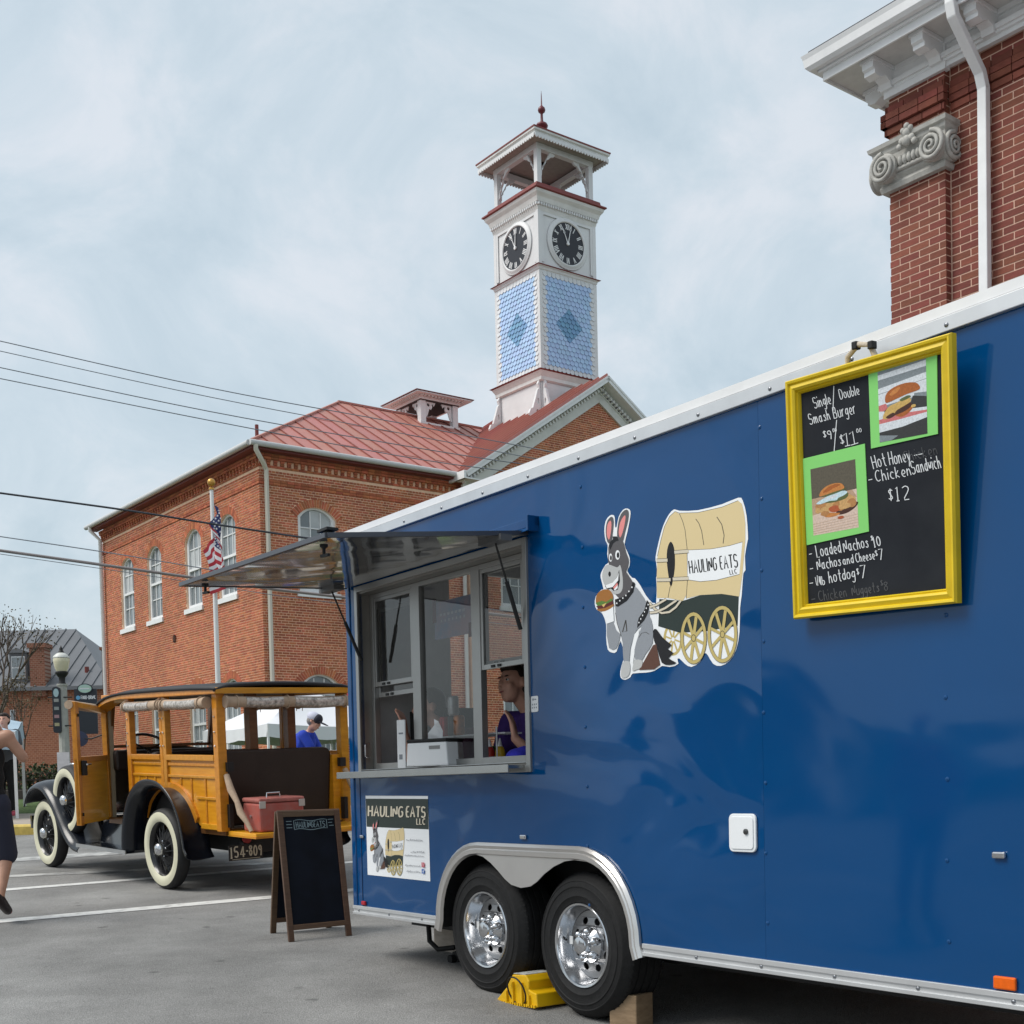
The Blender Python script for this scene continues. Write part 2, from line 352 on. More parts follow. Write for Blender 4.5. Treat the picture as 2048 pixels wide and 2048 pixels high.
# sidewalk with yellow kerb beyond the wagon
KERBY = mat('yellow_kerb_paint', (.55, .40, .10), .7, var=.3, vscale=7)
CONC = mat('sidewalk_concrete', (.36, .31, .26), .85, var=.15, vscale=2, bump=.2, bscale=60)
kp = onground(10, 1671); kq = onground(75, 1674); kd = Vector((.803, .596, 0))
k0 = Vector((kp.x, kp.y, 0)) - Vector((.99, .1, 0)) * 14; kdv = Vector((.995, .1, 0)); kn = Vector((-.1, .995, 0))
def strip(name, o, d, n, L_, prof, m, segs=24):
    mm = M(); vs = []
    for i in range(segs + 1):
        for (a, h) in prof:
            p = o + d * (L_ * i / segs) + n * a; vs.append((p.x, p.y, gz(p.y) + h))
    k = len(prof); mm.add(vs, [(i * k + j, i * k + j + 1, (i + 1) * k + j + 1, (i + 1) * k + j) for i in range(segs) for j in range(k - 1)])
    return struct(mm.build(name, m, smooth=30))
strip('kerb', k0, kdv, kn, 40, [(0, -.05), (0, .115), (.02, .135), (.16, .14)], KERBY)
strip('sidewalk', k0, kdv, kn, 40, [(.16, .13), (.17, .139), (3.2, .16), (3.25, -.05)], CONC)
strip('lawn', k0, kdv, kn, 60, [(3.3, .05), (4.6, .3), (9, .35), (40, .5)], mat('lawn_grass', (.06, .10, .025), .95, var=.4, vscale=20, bump=1, bscale=80))
# ------------------------------------------------------------------ brick helpers
BRICK = mat('orange_brick', (.46, .142, .066), .85, var=.2, vscale=9, bump=.4, bscale=60, obj=True, island=.26, weather=.24)
MORTAR = mat('mortar_sand', (.84, .56, .39), .95, var=.12, vscale=6, weather=.12, bump=.3, bscale=90)
BRICKD = mat('dark_red_brick', (.20, .056, .036), .8, var=.2, vscale=8, bump=.4, bscale=70, obj=True, island=.2, weather=.14)
MORTARL = mat('mortar_pink', (.62, .40, .31), .95, var=.1, vscale=6, bump=.3, bscale=90)
def arch_geo(o):
    w = (o['u1'] - o['u0']) / 2; h = o['rise']; r = (w * w + h * h) / (2 * h); return (o['u0'] + o['u1']) / 2, o['vs'] + h - r, r, w
def brick_rows(u0, u1, v0, v1, openings=(), ulim=None, course=.0685, length=.212, joint=.019, header=6, phase=0):
    """bricks of a wall in common bond, cut at openings: (u0, u1, v0, v1)"""
    out = []; n = int((v1 - v0) / course)
    for k in range(n):
        a = v0 + k * course; b = a + course - joint; vm = (a + b) / 2
        lo, hi = (u0, u1) if not ulim else ulim(b)
        lo, hi = max(lo, u0), min(hi, u1)
        if hi - lo < .04: continue
        iv = [(lo, hi)]
        for o in openings:
            cu, cv, r, w = arch_geo(o)
            if vm < o['v0']: continue
            if vm < o['vs']: hw = w
            else:
                d = (r + o.get('ring', .215)) ** 2 - (vm - cv) ** 2
                if d <= 0 or vm < cv: continue
                hw = min(math.sqrt(d), w + .13)
            nx = []
            for (p, q) in iv:
                if cu - hw > p: nx.append((p, min(q, cu - hw)))
                if cu + hw < q: nx.append((max(p, cu + hw), q))
            iv = [x for x in nx if x[1] - x[0] > .02]
        hd = header and k % header == header - 1
        Lb = length / 2 if hd else length
        off = (0 if k % 2 else length / 2) + (length / 4 if hd else 0) + phase
        for (p, q) in iv:
            i0 = math.floor((p - off) / Lb)
            x = off + i0 * Lb
            while x < q:
                s, t_ = max(x, p), min(x + Lb - joint, q)
                if t_ - s > .02: out.append((s, t_, a, b))
                x += Lb
    return out
def voussoirs(o, n, ring=.215, joint=.012):
    """arch bricks as four-corner polygons"""
    cu, cv, r, w = arch_geo(o); a = math.asin(min(1, (w + .03) / r)); out = []
    for i in range(n):
        t0 = math.pi / 2 + a - 2 * a * i / n; t1 = math.pi / 2 + a - 2 * a * (i + 1) / n; g = joint / r / 2
        t0 -= g; t1 += g
        out.append([(cu + q * math.cos(t), cv + q * math.sin(t)) for q, t in ((r + .005, t0), (r + .005, t1), (r + ring, t1), (r + ring, t0))])
    return out
def opening_loop(o, grow=0, n=10):
    cu, cv, r, w = arch_geo(o); a = math.asin(w / r)
    return [(o['u0'], o['v0']), (o['u1'], o['v0'])] + arc(cu, cv, r, math.pi / 2 - a, math.pi / 2 + a, n)
def wall_sheet(outer, openings, fn, depth=.30):
    """mortar-faced wall with real openings; fn(u, v, d) with d into the wall"""
    vs, fs = curve_fill([outer] + [opening_loop(o) for o in openings], depth)
    m = M(); m.add([fn(x, y, depth / 2 - z) for x, y, z in vs], fs); return m
BOXF = [(0, 1, 2, 3), (0, 4, 5, 1), (1, 5, 6, 2), (2, 6, 7, 3), (3, 7, 4, 0)]
def brick_solid(m, fn, quad, proud=.009, back=.004):
    m.add([fn(u, v, -proud) for u, v in quad] + [fn(u, v, back) for u, v in quad], BOXF)
def rect(b): return [(b[0], b[2]), (b[1], b[2]), (b[1], b[3]), (b[0], b[3])]
def brick_objects(quads, fn, parent, material, limit, score, proud=.009, kindname='brick'):
    """the largest ones as objects, the rest as one part"""
    order = sorted(range(len(quads)), key=lambda i: score(quads[i])); cnt = 0; rest = M(); cache = {}
    for i in order:
        q = quads[i]; sc_ = score(q)
        if cnt < limit and sc_ < 1e6:
            c = (sum(p[0] for p in q) / 4, sum(p[1] for p in q) / 4); key = tuple(round(k, 3) for p in q for k in (p[0] - c[0], p[1] - c[1])); p0 = Vector(fn(c[0], c[1], 0)); key += (fn,)
            if key not in cache:
                m = M(); m.add([tuple(Vector(fn(u, v, -proud)) - p0) for u, v in q] + [tuple(Vector(fn(u, v, .004)) - p0) for u, v in q], BOXF)
                cache[key] = m.mesh(kindname, material)
            inst(kindname, cache[key], parent, p0); cnt += 1
        else: brick_solid(rest, fn, q, proud)
    return rest

# ------------------------------------------------------------------ town hall
P0 = Vector((-6.695, 33.5, 1.3)); TB = .650
th = thing('town_hall', 'two-storey orange brick town hall with red metal hip roof and white arched windows', 'building', P0, TB)
def H(z): return z + ZC - P0.z      # heights measured from the camera's own height
ROOFM = mat('red_metal_roof', (.46, .185, .150), .5, var=.07, vscale=1.5, bump=.05, bscale=8, obj=True, island=.05, weather=.05)
SEAMR = mat('red_seam_shade_dirt', (.23, .065, .05), .5)  # rib red darkened: shaded rib sides painted into the colour, along with dirt
DKRED = mat('dark_red_trim', (.16, .035, .03), .5, var=.1)
GUTTER = mat('gutter_grey', (.52, .52, .52), .4, var=.06)
fn_front = lambda u, v, d: (u, d, v)
fn_left = lambda u, v, d: (d, u, v)
fn_wing = lambda u, v, d: (u, d - .35, v)
def op(c, w, sill, spring, rise): return dict(u0=c - w / 2, u1=c + w / 2, v0=H(sill), vs=H(spring), rise=rise)
WW = 1.16
left_ops = [op(c, WW, 5.38, 7.30, .33) for c in (2.10, 4.42, 7.40, 9.72)] + [op(c, WW, .9, 2.82, .33) for c in (2.10, 4.42, 7.40, 9.72)]
front_ops = [op(1.66, WW, 5.33, 7.33, .28), op(4.9, WW, 5.33, 7.33, .28), op(1.64, WW, .9, 2.87, .28), op(4.9, WW, .9, 2.87, .28)]
wing_ops = [op(8.07, WW, 5.33, 7.33, .28), op(14.8, WW, 5.33, 7.33, .28), op(8.07, WW, .9, 2.87, .28), op(14.8, WW, .9, 2.87, .28), op(11.4, 1.8, -.2, 2.9, .4)]
ZB, ZE = H(-.6), H(8.80)
wp = wall_sheet([(.3, ZB), (6.5, ZB), (6.5, ZE), (.3, ZE)], front_ops, fn_front).build('front_wall', MORTAR, th)
lp = wall_sheet([(0, ZB), (11.9, ZB), (11.9, ZE), (0, ZE)], left_ops, fn_left).build('side_wall', MORTAR, th)
gx0, gx1, gap = 6.5, 16.3, 11.4; gze, gza = H(9.05), H(12.15)
wsheet = wall_sheet([(gx0, ZB), (gx1, ZB), (gx1, gze), (gap, gza), (gx0, gze)], wing_ops, fn_wing)
wsheet.box(gx0, gx0 + .05, -.06, .02, ZB, gze)
gp = wsheet.build('gable_wall', MORTAR, th)
def th_score(q, fn):
    c = P0 + Matrix.Rotation(TB, 3, 'Z') @ Vector(fn(sum(p[0] for p in q) / 4, sum(p[1] for p in q) / 4, 0)); d = c - CAM
    z = d.dot(cam_f); px = PPX + FPX * d.dot(cam_r) / z; py = PPY - FPX * d.dot(cam_u) / z
    hid = not (195 < px < 700 and py < 1372) or (px > 360 and abs(py - 1120) < 62) or py > 1372
    return z + (1e6 if hid else 0)
allq = []
fq = [rect(b) for b in brick_rows(.0, 6.5, ZB, ZE - .3, front_ops)] + [q for o in front_ops for q in voussoirs(o, 22)]
lq = [rect(b) for b in brick_rows(.0, 11.9, ZB, ZE - .3, left_ops)] + [q for o in left_ops for q in voussoirs(o, 24)]
sl = (gza - gze) / (gap - gx0)
gul = lambda v: (gx0, gx1) if v < gze else (gx0 + (v - gze) / sl, gx1 - (v - gze) / sl)
wq = [rect(b) for b in brick_rows(gx0, gx1, H(.5), gza, wing_ops, gul)] + [q for o in wing_ops[:4] for q in voussoirs(o, 22)]
rest = brick_objects(fq, fn_front, th, BRICK, 200, lambda q: th_score(q, fn_front)); rest.build('brickwork', BRICK, th, kind='stuff')
rest = brick_objects(lq, fn_left, th, BRICK, 100, lambda q: th_score(q, fn_left)); rest.build('brickwork', BRICK, th, kind='stuff')
rest = brick_objects(wq, fn_wing, th, BRICK, 0, lambda q: 0); rest.build('brickwork', BRICK, th, kind='stuff')
# corbelled cornice: soldier courses, two belts
for fn, Lw in ((fn_front, 6.5), (fn_left, 11.9)):
    m = M(); c0 = ZE - .3
    for k, (dz, pr, full) in enumerate(((.0, .02, 1), (.0685, .045, 0), (.137, .06, 0), (.2055, .085, 1), (.274, .10, 1))):
        u = -.085 if fn is fn_left or fn is fn_front else 0
        while u < Lw:
            w = .1 if not full else .2
            if full or int(round(u / .1)) % 2 == 0: brick_solid(m, fn, rect((u, u + w, c0 + dz, c0 + dz + .06)), pr, .0)
            u += w + (.008 if full else 0)
    for zz in (H(8.06), H(8.13)):
        u = -.03
        while u < Lw: brick_solid(m, fn, rect((u, u + .2, zz, zz + .06)), .032, 0); u += .208
    m.build('brick_cornice', BRICK, th, kind='stuff')
# --- windows
def make_window(o, fn, root, cols=3):
    cu, cv, r, w = arch_geo(o); fr_ = M()
    loop = opening_loop(o); ins = dict(o); t = .115
    ins = dict(u0=o['u0'] + t, u1=o['u1'] - t, v0=o['v0'] + t, vs=o['vs'], rise=o['rise'] * .86)
    vs, fs = curve_fill([loop, opening_loop(ins)], .09)
    fr_.add([fn(x, y, .11 - z) for x, y, z in vs], fs)
    f = fr_.build('window', WHITE, root)
    s = M(); u0, u1 = o['u0'] - .07, o['u1'] + .07
    s.add([fn(x, y, d) for d in (-.06, .12) for x, y in ((u0, o['v0'] - .13), (u1, o['v0'] - .13), (u1, o['v0'] + .005), (u0, o['v0'] + .005))], [(0, 1, 2, 3), (7, 6, 5, 4), (0, 4, 5, 1), (1, 5, 6, 2), (2, 6, 7, 3), (3, 7, 4, 0)])
    s.build('sill', WHITE, f)
    top = o['vs'] + o['rise']; mid = (o['v0'] + top) / 2
    mu = M()
    def b(x0, x1, y0, y1, d0=.10, d1=.135): mu.add([fn(x, y, d) for d in (d0, d1) for x, y in ((x0, y0), (x1, y0), (x1, y1), (x0, y1))], [(0, 1, 2, 3), (7, 6, 5, 4), (0, 4, 5, 1), (1, 5, 6, 2), (2, 6, 7, 3), (3, 7, 4, 0)])
    iu0, iu1 = ins['u0'], ins['u1']; cw = (iu1 - iu0) / cols
    for i in range(1, cols): b(iu0 + cw * i - .014, iu0 + cw * i + .014, ins['v0'], top - .1)
    for q in (.25, .75): b(iu0, iu1, ins['v0'] + (top - ins['v0']) * q - .014, ins['v0'] + (top - ins['v0']) * q + .014)
    b(iu0, iu1, mid - .035, mid + .035, .07, .13)
    mu.build('muntins', WHITE, f)
    for i in range(cols):
        for k in range(4):
            y0 = ins['v0'] + (top - ins['v0']) * k / 4; y1 = ins['v0'] + (top - ins['v0']) * (k + 1) / 4 - (.05 if k == 3 else 0)
            p = M(); tl = random.uniform(-.004, .004)
            p.add([fn(x, y, .125 + dd) for x, y, dd in ((iu0 + cw * i, y0, 0), (iu0 + cw * (i + 1), y0, tl), (iu0 + cw * (i + 1), y1, tl + .002), (iu0 + cw * i, y1, 0))], [(0, 1, 2, 3)])
            p.build('pane', CURTAIN if (random.random() < .45 and k > 1) else DARKGLASS, f)
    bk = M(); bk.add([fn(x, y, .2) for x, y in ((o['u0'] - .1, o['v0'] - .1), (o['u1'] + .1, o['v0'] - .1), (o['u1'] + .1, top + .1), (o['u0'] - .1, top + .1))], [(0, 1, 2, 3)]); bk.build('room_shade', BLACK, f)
    return f
for o in front_ops: make_window(o, fn_front, th)
for o in left_ops: make_window(o, fn_left, th)
for o in wing_ops: make_window(o, fn_wing, th)
# --- roof
def clip(poly, a, b, c):
    """keep a*x + b*y <= c"""
    out = []
    for i in range(len(poly)):
        p, q = poly[i], poly[(i + 1) % len(poly)]; fp, fq_ = a * p[0] + b * p[1] - c, a * q[0] + b * q[1] - c
        if fp <= 0: out.append(p)
        if fp * fq_ < 0: t = fp / (fp - fq_); out.append((p[0] + (q[0] - p[0]) * t, p[1] + (q[1] - p[1]) * t))
    return out
EZ, RZ, RY = H(9.02), H(12.42), 5.5; OV = .36
fz = lambda x, y: EZ + (RZ - EZ) * (y + OV) / (RY + OV)
region = [(-OV, -OV), (6.35, -OV), (11.35, RY), (5.55, RY)]
x = -OV; k = 0
while x < 11.3:
    strip_ = clip(clip(region, -1, 0, -x), 1, 0, x + .52)
    cuts = [-9, 2.9, 9] if k % 2 else [-9, .6, 9]
    for a, b in zip(cuts, cuts[1:]):
        pc = clip(clip(strip_, 0, -1, -a), 0, 1, b) if strip_ else []
        if len(pc) < 3: continue
        lift = .004 * (k % 2)
        m = M(); m.prism(pc, lambda u, v, d: (u, v, fz(u, v) + d), -.02, .004 + lift)
        ys_ = sorted([v for u, v in pc if abs(u - x) < 1e-4])
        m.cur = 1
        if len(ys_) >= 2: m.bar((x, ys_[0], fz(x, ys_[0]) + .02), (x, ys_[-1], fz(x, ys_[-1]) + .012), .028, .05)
        m.cur = 0; ylo = min(v for u, v in pc); us_ = sorted(u for u, v in pc if abs(v - ylo) < 1e-4)
        if len(us_) >= 2 and ylo > -.3: m.bar((us_[0], ylo, fz(0, ylo) + .01), (us_[-1], ylo, fz(0, ylo) + .01), .02, .025)
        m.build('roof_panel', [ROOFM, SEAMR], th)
    x += .52; k += 1
m = M(); BY = 12.0 + OV
m.poly([(-OV, -OV, EZ), (5.55, RY, RZ), (-OV, BY, EZ)][::-1]); m.poly([(-OV, BY, EZ), (5.55, RY, RZ), (14, RY, RZ), (16, BY, EZ)]); m.build('roof_slope', ROOFM, th)
m = M(); m.bar((-OV, -OV, EZ + .03), (5.55, RY, RZ + .03), .07, .06); m.bar((5.5, RY, RZ + .03), (11.3, RY, RZ + .03), .09, .06); m.build('ridge_cap', ROOFM, th)
# wing roof
wze = H(8.98); wza = H(12.62); wx0 = 5.95
wz = lambda x: wze + (wza - wze) * (x - wx0) / (gap - wx0)
y = -.85; k = 0
while y < 5.3:
    vx = lambda yy: max(wx0, 6.1 + (yy + .35) * (5.2 / 5.85)) if yy > -.35 else wx0
    xa, xb = vx(y), vx(y + .4)
    m = M(); pc = [(xa, y), (gap, y), (gap, y + .4), (xb, y + .4)]
    m.prism(pc, lambda u, v, d: (u, v, wz(u) + d), -.02, .006); m.bar((xa, y + .01, wz(xa) + .02), (gap, y + .01, wz(gap) + .02), .03, .09); m.build('roof_panel', ROOFM, th)
    y += .4; k += 1
m = M(); m.poly([(gap, -.85, wza), (gap, 5.4, wza), (16.9, 5.4, wze), (16.9, -.85, wze)]); m.poly([(gap, -.85, wza - .02), (gap, 5.4, wza - .02), (16.9, 5.4, wze - .02), (16.9, -.85, wze - .02)][::-1]); m.build('roof_slope', ROOFM, th)
# rakes: fascia, soffit, dentils, frieze
rk = M(); fz_ = M(); dt = M()
for sgn in (1, -1):
    X = lambda s: gap - sgn * (gap - wx0) * (1 - s)
    p = Vector((X(0), 0, wze)); q = Vector((gap, 0, wza)); nrm = Vector((-sgn * (wza - wze), 0, gap - wx0)).normalized()
    def rb(mm, y0, y1, d0, d1, s0=0, s1=1):
        a = p.lerp(q, s0); b = p.lerp(q, s1)
        vs = [a + nrm * d + Vector((0, yy, 0)) for yy in (y0, y1) for d in (d0, d1)] + [b + nrm * d + Vector((0, yy, 0)) for yy in (y0, y1) for d in (d0, d1)]
        mm.add(vs, [(0, 1, 3, 2), (4, 6, 7, 5), (0, 4, 5, 1), (2, 3, 7, 6), (0, 2, 6, 4), (1, 5, 7, 3)])
    rb(rk, -.88, -.84, -.17, -.015); rb(rk, -.90, -.88, -.07, -.01); rb(rk, -.84, -.36, -.18, -.14); rb(rk, -.48, -.36, -.24, -.182)
    rb(fz_, -.43, -.36, -.60, -.37); rb(fz_, -.46, -.36, -.37, -.33)
    n_ = 48
    for i in range(n_): rb(dt, -.58, -.46, -.33, -.242, (i + .1) / n_, (i + .55) / n_)
rk.box(wx0 - .02, 6.5, -.86, -.36, wze - .20, wze - .16); rk.box(wx0 - .05, wx0 + .03, -.88, .3, wze - .2, wze + .02)
rk.build('rake_board', WHITE, th); fz_.build('frieze_board', OFFWHITE, th); dt.build('dentil_band', WHITE, th, kind='stuff')
# gutters, fascia, downspouts
m = M(); m.tube([(-OV - .08, -OV - .08, EZ - .05), (6.45, -OV - .08, EZ - .05)], .075, 10); m.build('gutter', GUTTER, th, smooth=40)
m = M(); m.tube([(-OV - .08, -OV - .02, EZ - .05), (-OV - .08, 12.2, EZ - .05)], .075, 10); m.build('gutter', GUTTER, th, smooth=40)
m = M(); m.box(-OV + .02, 6.4, -OV, -.1, EZ - .17, EZ - .10); m.box(-OV, -.1, -OV, 12.1, EZ - .171, EZ - .101); m.build('eave_fascia', DKRED, th)
CREAM = mat('downspout_cream', (.62, .58, .50), .45)
for pts, mt in (([(-.28, -.44, EZ - .1), (-.28, -.44, EZ - .22), (.05, -.2, EZ - .5), (.16, -.10, EZ - .62), (.16, -.10, ZB)], CREAM), ([(6.38, -.44, EZ - .08), (6.38, -.42, EZ - .2), (6.36, -.14, EZ - .5), (6.36, -.12, ZB)], WHITE), ([(-.44, 11.8, EZ - .1), (-.44, 11.8, EZ - .2), (-.12, 11.78, EZ - .5), (-.10, 11.78, ZB)], WHITE)):
    m = M(); m.tube(pts, .062, 10); m.build('downspout', mt, th, smooth=50)
m = M(); m.lathe([(.05, 0), (.05, .45)], (.75, 1.6, EZ + (RZ - EZ) * (.75 + OV) / 5.91 - .05), n=10); m.build('vent_pipe', DKRED, th, smooth=40)
m = M()
for k in range(4):
    a = math.pi / 4 * k; m.bar((-.02, 5.94 - .12 * math.cos(a), H(4.65) - .12 * math.sin(a)), (-.02, 5.94 + .12 * math.cos(a), H(4.65) + .12 * math.sin(a)), .03, .04, (1, 0, 0))
m.build('anchor_star', mat('rusty_iron', (.07, .03, .02), .8), th)
# --- roof cupola (a ventilator on the ridge)
cx, cy, hw = 8.96, 5.58, .76
cz0, cz1 = H(12.1), H(12.84)
cup = M(); cup.box(cx - hw - .02, cx + hw + .02, cy - hw - .02, cy + hw + .02, cz0 - .6, cz0 - .02); c_o = cup.build('cupola', WHITE, th)
for sx in (-1, 1):
    for sy in (-1, 1): m = M(); m.cbox((cx + sx * (hw - .12), cy + sy * (hw - .12), (cz0 + cz1) / 2), (.2, .2, cz1 - cz0)); m.build('post', WHITE, c_o)
m = M(); m.box(cx - hw - .03, cx + hw + .03, cy - hw - .03, cy + hw + .03, cz1 - .02, cz1 + .035); m.box(cx - hw - .34, cx + hw + .34, cy - hw - .34, cy + hw + .34, cz1 + .085, cz1 + .125); m.box(cx - hw - .08, cx + hw + .08, cy - hw - .08, cy + hw + .08, cz1 + .0355, cz1 + .0845); m.build('cornice', WHITE, c_o)
m = M()
for i in range(13):
    u = cx - hw - .1 + (2 * hw + .2) * (i + .2) / 13
    m.box(u, u + .075, cy - hw - .2, cy - hw - .08, cz1 + .04, cz1 + .084); w_ = u - cx + cy; m.box(cx - hw - .2, cx - hw - .08, w_, w_ + .075, cz1 + .04, cz1 + .084)
m.build('dentil', OFFWHITE, c_o, kind='stuff')
m = M(); e0 = hw + .38; lv = [(e0, cz1 + .127), (e0, cz1 + .15), (e0 * .62, cz1 + .25), (.02, H(13.38))]
for (a, za), (b, zb_) in zip(lv, lv[1:]):
    A = [(cx - a, cy - a, za), (cx + a, cy - a, za), (cx + a, cy + a, za), (cx - a, cy + a, za)]; Bq = [(cx - b, cy - b, zb_), (cx + b, cy - b, zb_), (cx + b, cy + b, zb_), (cx - b, cy + b, zb_)]
    for i in range(4): m.add([A[i], A[(i + 1) % 4], Bq[(i + 1) % 4], Bq[i]], [(0, 1, 2, 3)])
m.build('cupola_roof', mat('cupola_red', (.20, .045, .04), .5, var=.12), c_o)
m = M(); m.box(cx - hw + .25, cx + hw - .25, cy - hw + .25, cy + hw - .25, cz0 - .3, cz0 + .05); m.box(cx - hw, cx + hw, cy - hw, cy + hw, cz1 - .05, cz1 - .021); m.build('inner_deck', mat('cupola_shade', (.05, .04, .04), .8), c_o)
def fret(px, pz, s, sgn):
    """one scroll-sawn bracket outline with a pierced rosette, hung under a beam beside a post"""
    o = [(0, 0), (.36, 0), (.36, -.05), (.31, -.14), (.27, -.08), (.23, -.10), (.25, -.18), (.20, -.25), (.15, -.22), (.12, -.30), (.08, -.42), (.02, -.50), (0, -.50)]
    holes = [[(.11 + .05 * math.cos(a), -.12 + .05 * math.sin(a)) for a in [2 * math.pi * i / 8 for i in range(8)]]]
    vs, fs = curve_fill([o] + holes, .035); return [(px + sgn * x * s, pz + y_ * s, z) for x, y_, z in vs], fs
for (ax_, base, sgn, pos) in (('x', cx - hw + .24, 1, cy - hw + .1), ('x', cx + hw - .24, -1, cy - hw + .1), ('y', cy - hw + .24, 1, cx - hw + .1), ('y', cy + hw - .24, -1, cx - hw + .1)):
    vs, fs = fret(base, cz1 - .02, 1.1, sgn); m = M(); m.add([(a, pos + c, b) if ax_ == 'x' else (pos + c, a, b) for a, b, c in vs], fs); m.build('bracket', WHITE, c_o)
# ------------------------------------------------------------------ clock tower riding on the wing's ridge
TX, TY, TW = 11.46, 2.21, 2.32; hw = TW / 2
tw_w = P0 + Matrix.Rotation(TB, 3, 'Z') @ Vector((TX, TY, 0))
tw = thing('clock_tower', 'white wooden clock tower with blue scalloped shingles, open belfry and two black clock faces', 'clock tower', (tw_w.x, tw_w.y, P0.z + H(11.2)), TB)
def V(z): return H(z) - H(11.2)
TWH = mat('tower_white', (.70, .705, .71), .5, var=.04, vscale=2, weather=.08)
REDT = mat('tower_red', (.20, .04, .035), .5, var=.12)
def sq(m, prof, cap=False):
    """square rings [(half width, z)]"""
    for (a, za), (b, zb_) in zip(prof, prof[1:]):
        A = [(-a, -a, za), (a, -a, za), (a, a, za), (-a, a, za)]; Bq = [(-b, -b, zb_), (b, -b, zb_), (b, b, zb_), (-b, b, zb_)]
        for i in range(4): m.add([A[i], A[(i + 1) % 4], Bq[(i + 1) % 4], Bq[i]], [(0, 1, 2, 3)])
    return m
FACES = (lambda u, v, d: (u, -hw - d, v), lambda u, v, d: (-hw - d, -u, v))   # street face, left face: u to the right, d outwards
b2, b1 = V(13.1), V(16.37); ct = V(18.15)
m = M(); sq(m, [(hw - .02, V(10.6)), (hw - .02, ct)]); sq(m, [(hw + .02, V(10.6)), (hw + .02, V(11.05)), (hw - .02, V(11.10))]); m.build('tower_core', TWH, tw)
# base flare trim, belts
m = M(); sq(m, [(hw, b2 - .34), (hw + .06, b2 - .30), (hw + .06, b2 - .2), (hw + .13, b2 - .08), (hw + .15, b2 - .045)]); m.build('base_moulding', OFFWHITE, tw)
m = M(); sq(m, [(hw + .15, b2 - .045), (hw + .21, b2 - .015), (hw + .01, b2 + .05)]); m.build('lower_belt', REDT, tw)
m = M(); sq(m, [(hw, b1 - .16), (hw + .04, b1 - .12), (hw + .05, b1 - .06), (hw + .1, b1 - .03)]); m.build('belt_moulding', TWH, tw)
m = M(); sq(m, [(hw + .1, b1 - .03), (hw + .14, b1 - .01), (hw + .01, b1 + .05)]); m.build('upper_belt', REDT, tw)
# corner boards on the shingled and clock stages
for k, (z0, z1, w) in enumerate(((b2 + .05, b1 - .16, .12), (b1 + .05, ct, .11))):
    for sx, sy in ((-1, -1), (1, -1), (-1, 1)):
        m = M(); m.box(*sorted((sx * (hw + .025), sx * (hw - w))), *sorted((sy * (hw + .025), sy * (hw - w))), z0, z1); m.build('corner_board', TWH, tw)
# scalloped shingles
def shingle_blue():
    """pale blue paint with a darker painted lozenge, in the tower's own coordinates"""
    m = mat('shingle_blue', (.30, .44, .66), .6, obj=True, island=.07); t = m.node_tree; l = t.links.new; b = t.nodes['Principled BSDF']
    tcn = N(t, 'ShaderNodeTexCoord'); tcn.object = tw; sp = N(t, 'ShaderNodeSeparateXYZ'); l(tcn.outputs['Object'], sp.inputs[0])
    def mth(op, a, b_=None, v=None):
        n = N(t, 'ShaderNodeMath', operation=op); l(a, n.inputs[0])
        if b_ is not None: l(b_, n.inputs[1])
        if v is not None: n.inputs[1].default_value = v
        return n.outputs[0]
    mn = mth('MINIMUM', mth('ABSOLUTE', sp.outputs[0]), mth('ABSOLUTE', sp.outputs[1]))
    d = mth('ADD', mn, mth('ABSOLUTE', mth('SUBTRACT', sp.outputs[2], v=V(14.67))))
    hs = [n for n in t.nodes if n.type == 'HUE_SAT'][0]; mx_ = N(t, 'ShaderNodeMix', data_type='RGBA'); l(mth('LESS_THAN', d, v=.545), mx_.inputs[0]); mx_.inputs[6].default_value = (.40, .56, .80, 1); mx_.inputs[7].default_value = (.17, .34, .54, 1); l(mx_.outputs[2], hs.inputs['Color'])
    return m
SH = dict(white=mat('shingle_white', (.66, .68, .70), .6, var=.08, vscale=5, obj=True, island=.05), light=shingle_blue())
sw, shh = .168, .142
def shingle_mesh(name, m_):
    m = M(); o = [(-sw / 2 + .004, shh * 1.25), (-sw / 2 + .004, .04)] + [(-sw / 2 + .004 + (sw - .008) * t, .04 - .045 * math.sin(math.pi * t)) for t in (.2, .4, .6, .8)] + [(sw / 2 - .004, .04), (sw / 2 - .004, shh * 1.25)]
    n = len(o); back = [(x, 0.012 - .012 * (y / (shh * 1.25)), y) for x, y in o]; front = [(x, -.03 + .03 * (y / (shh * 1.25)), y) for x, y in o]
    m.add(front + back, [tuple(range(n))] + [(i, n + i, n + (i + 1) % n, (i + 1) % n) for i in range(n)])
    return m, m.mesh(name, m_)
shm = {n: shingle_mesh('shingle', mm) for n, mm in SH.items()}
z0, z1 = b2 + .05, b1 - .17; ncol = 12; nrow = int((z1 - z0) / shh); u0 = -hw + .12; span = TW - .24
cnt = 0; restm = {n: M() for n in SH}
for fi, rz in ((0, 0), (1, -math.pi / 2)):
    for r_ in range(nrow):
        z = z0 + r_ * (z1 - z0) / nrow
        for c in range(ncol + (r_ % 2)):
            u = u0 + span * ((c + .5 - .5 * (r_ % 2)) / ncol)
            if abs(u) > span / 2 - .03: u = math.copysign(span / 2 - .03, u)
            dz = (z + shh / 2 - (V(14.67))) / .58; du = u / .58
            if r_ == nrow - 1 or r_ == 0 or abs(u) > span / 2 - .17: kind = 'white'
            else: kind = 'light'
            p = Vector(FACES[fi](u, z, .012 + .0007 * ((c * 7 + r_ * 3) % 5)))
            if cnt < 300: inst('shingle', shm[kind][1], tw, p, (0, 0, rz)); cnt += 1
            else:
                Rm = Matrix.Rotation(rz, 3, 'Z'); restm[kind].add([tuple(p + Rm @ Vector(v)) for v in shm[kind][0].v], shm[kind][0].f)
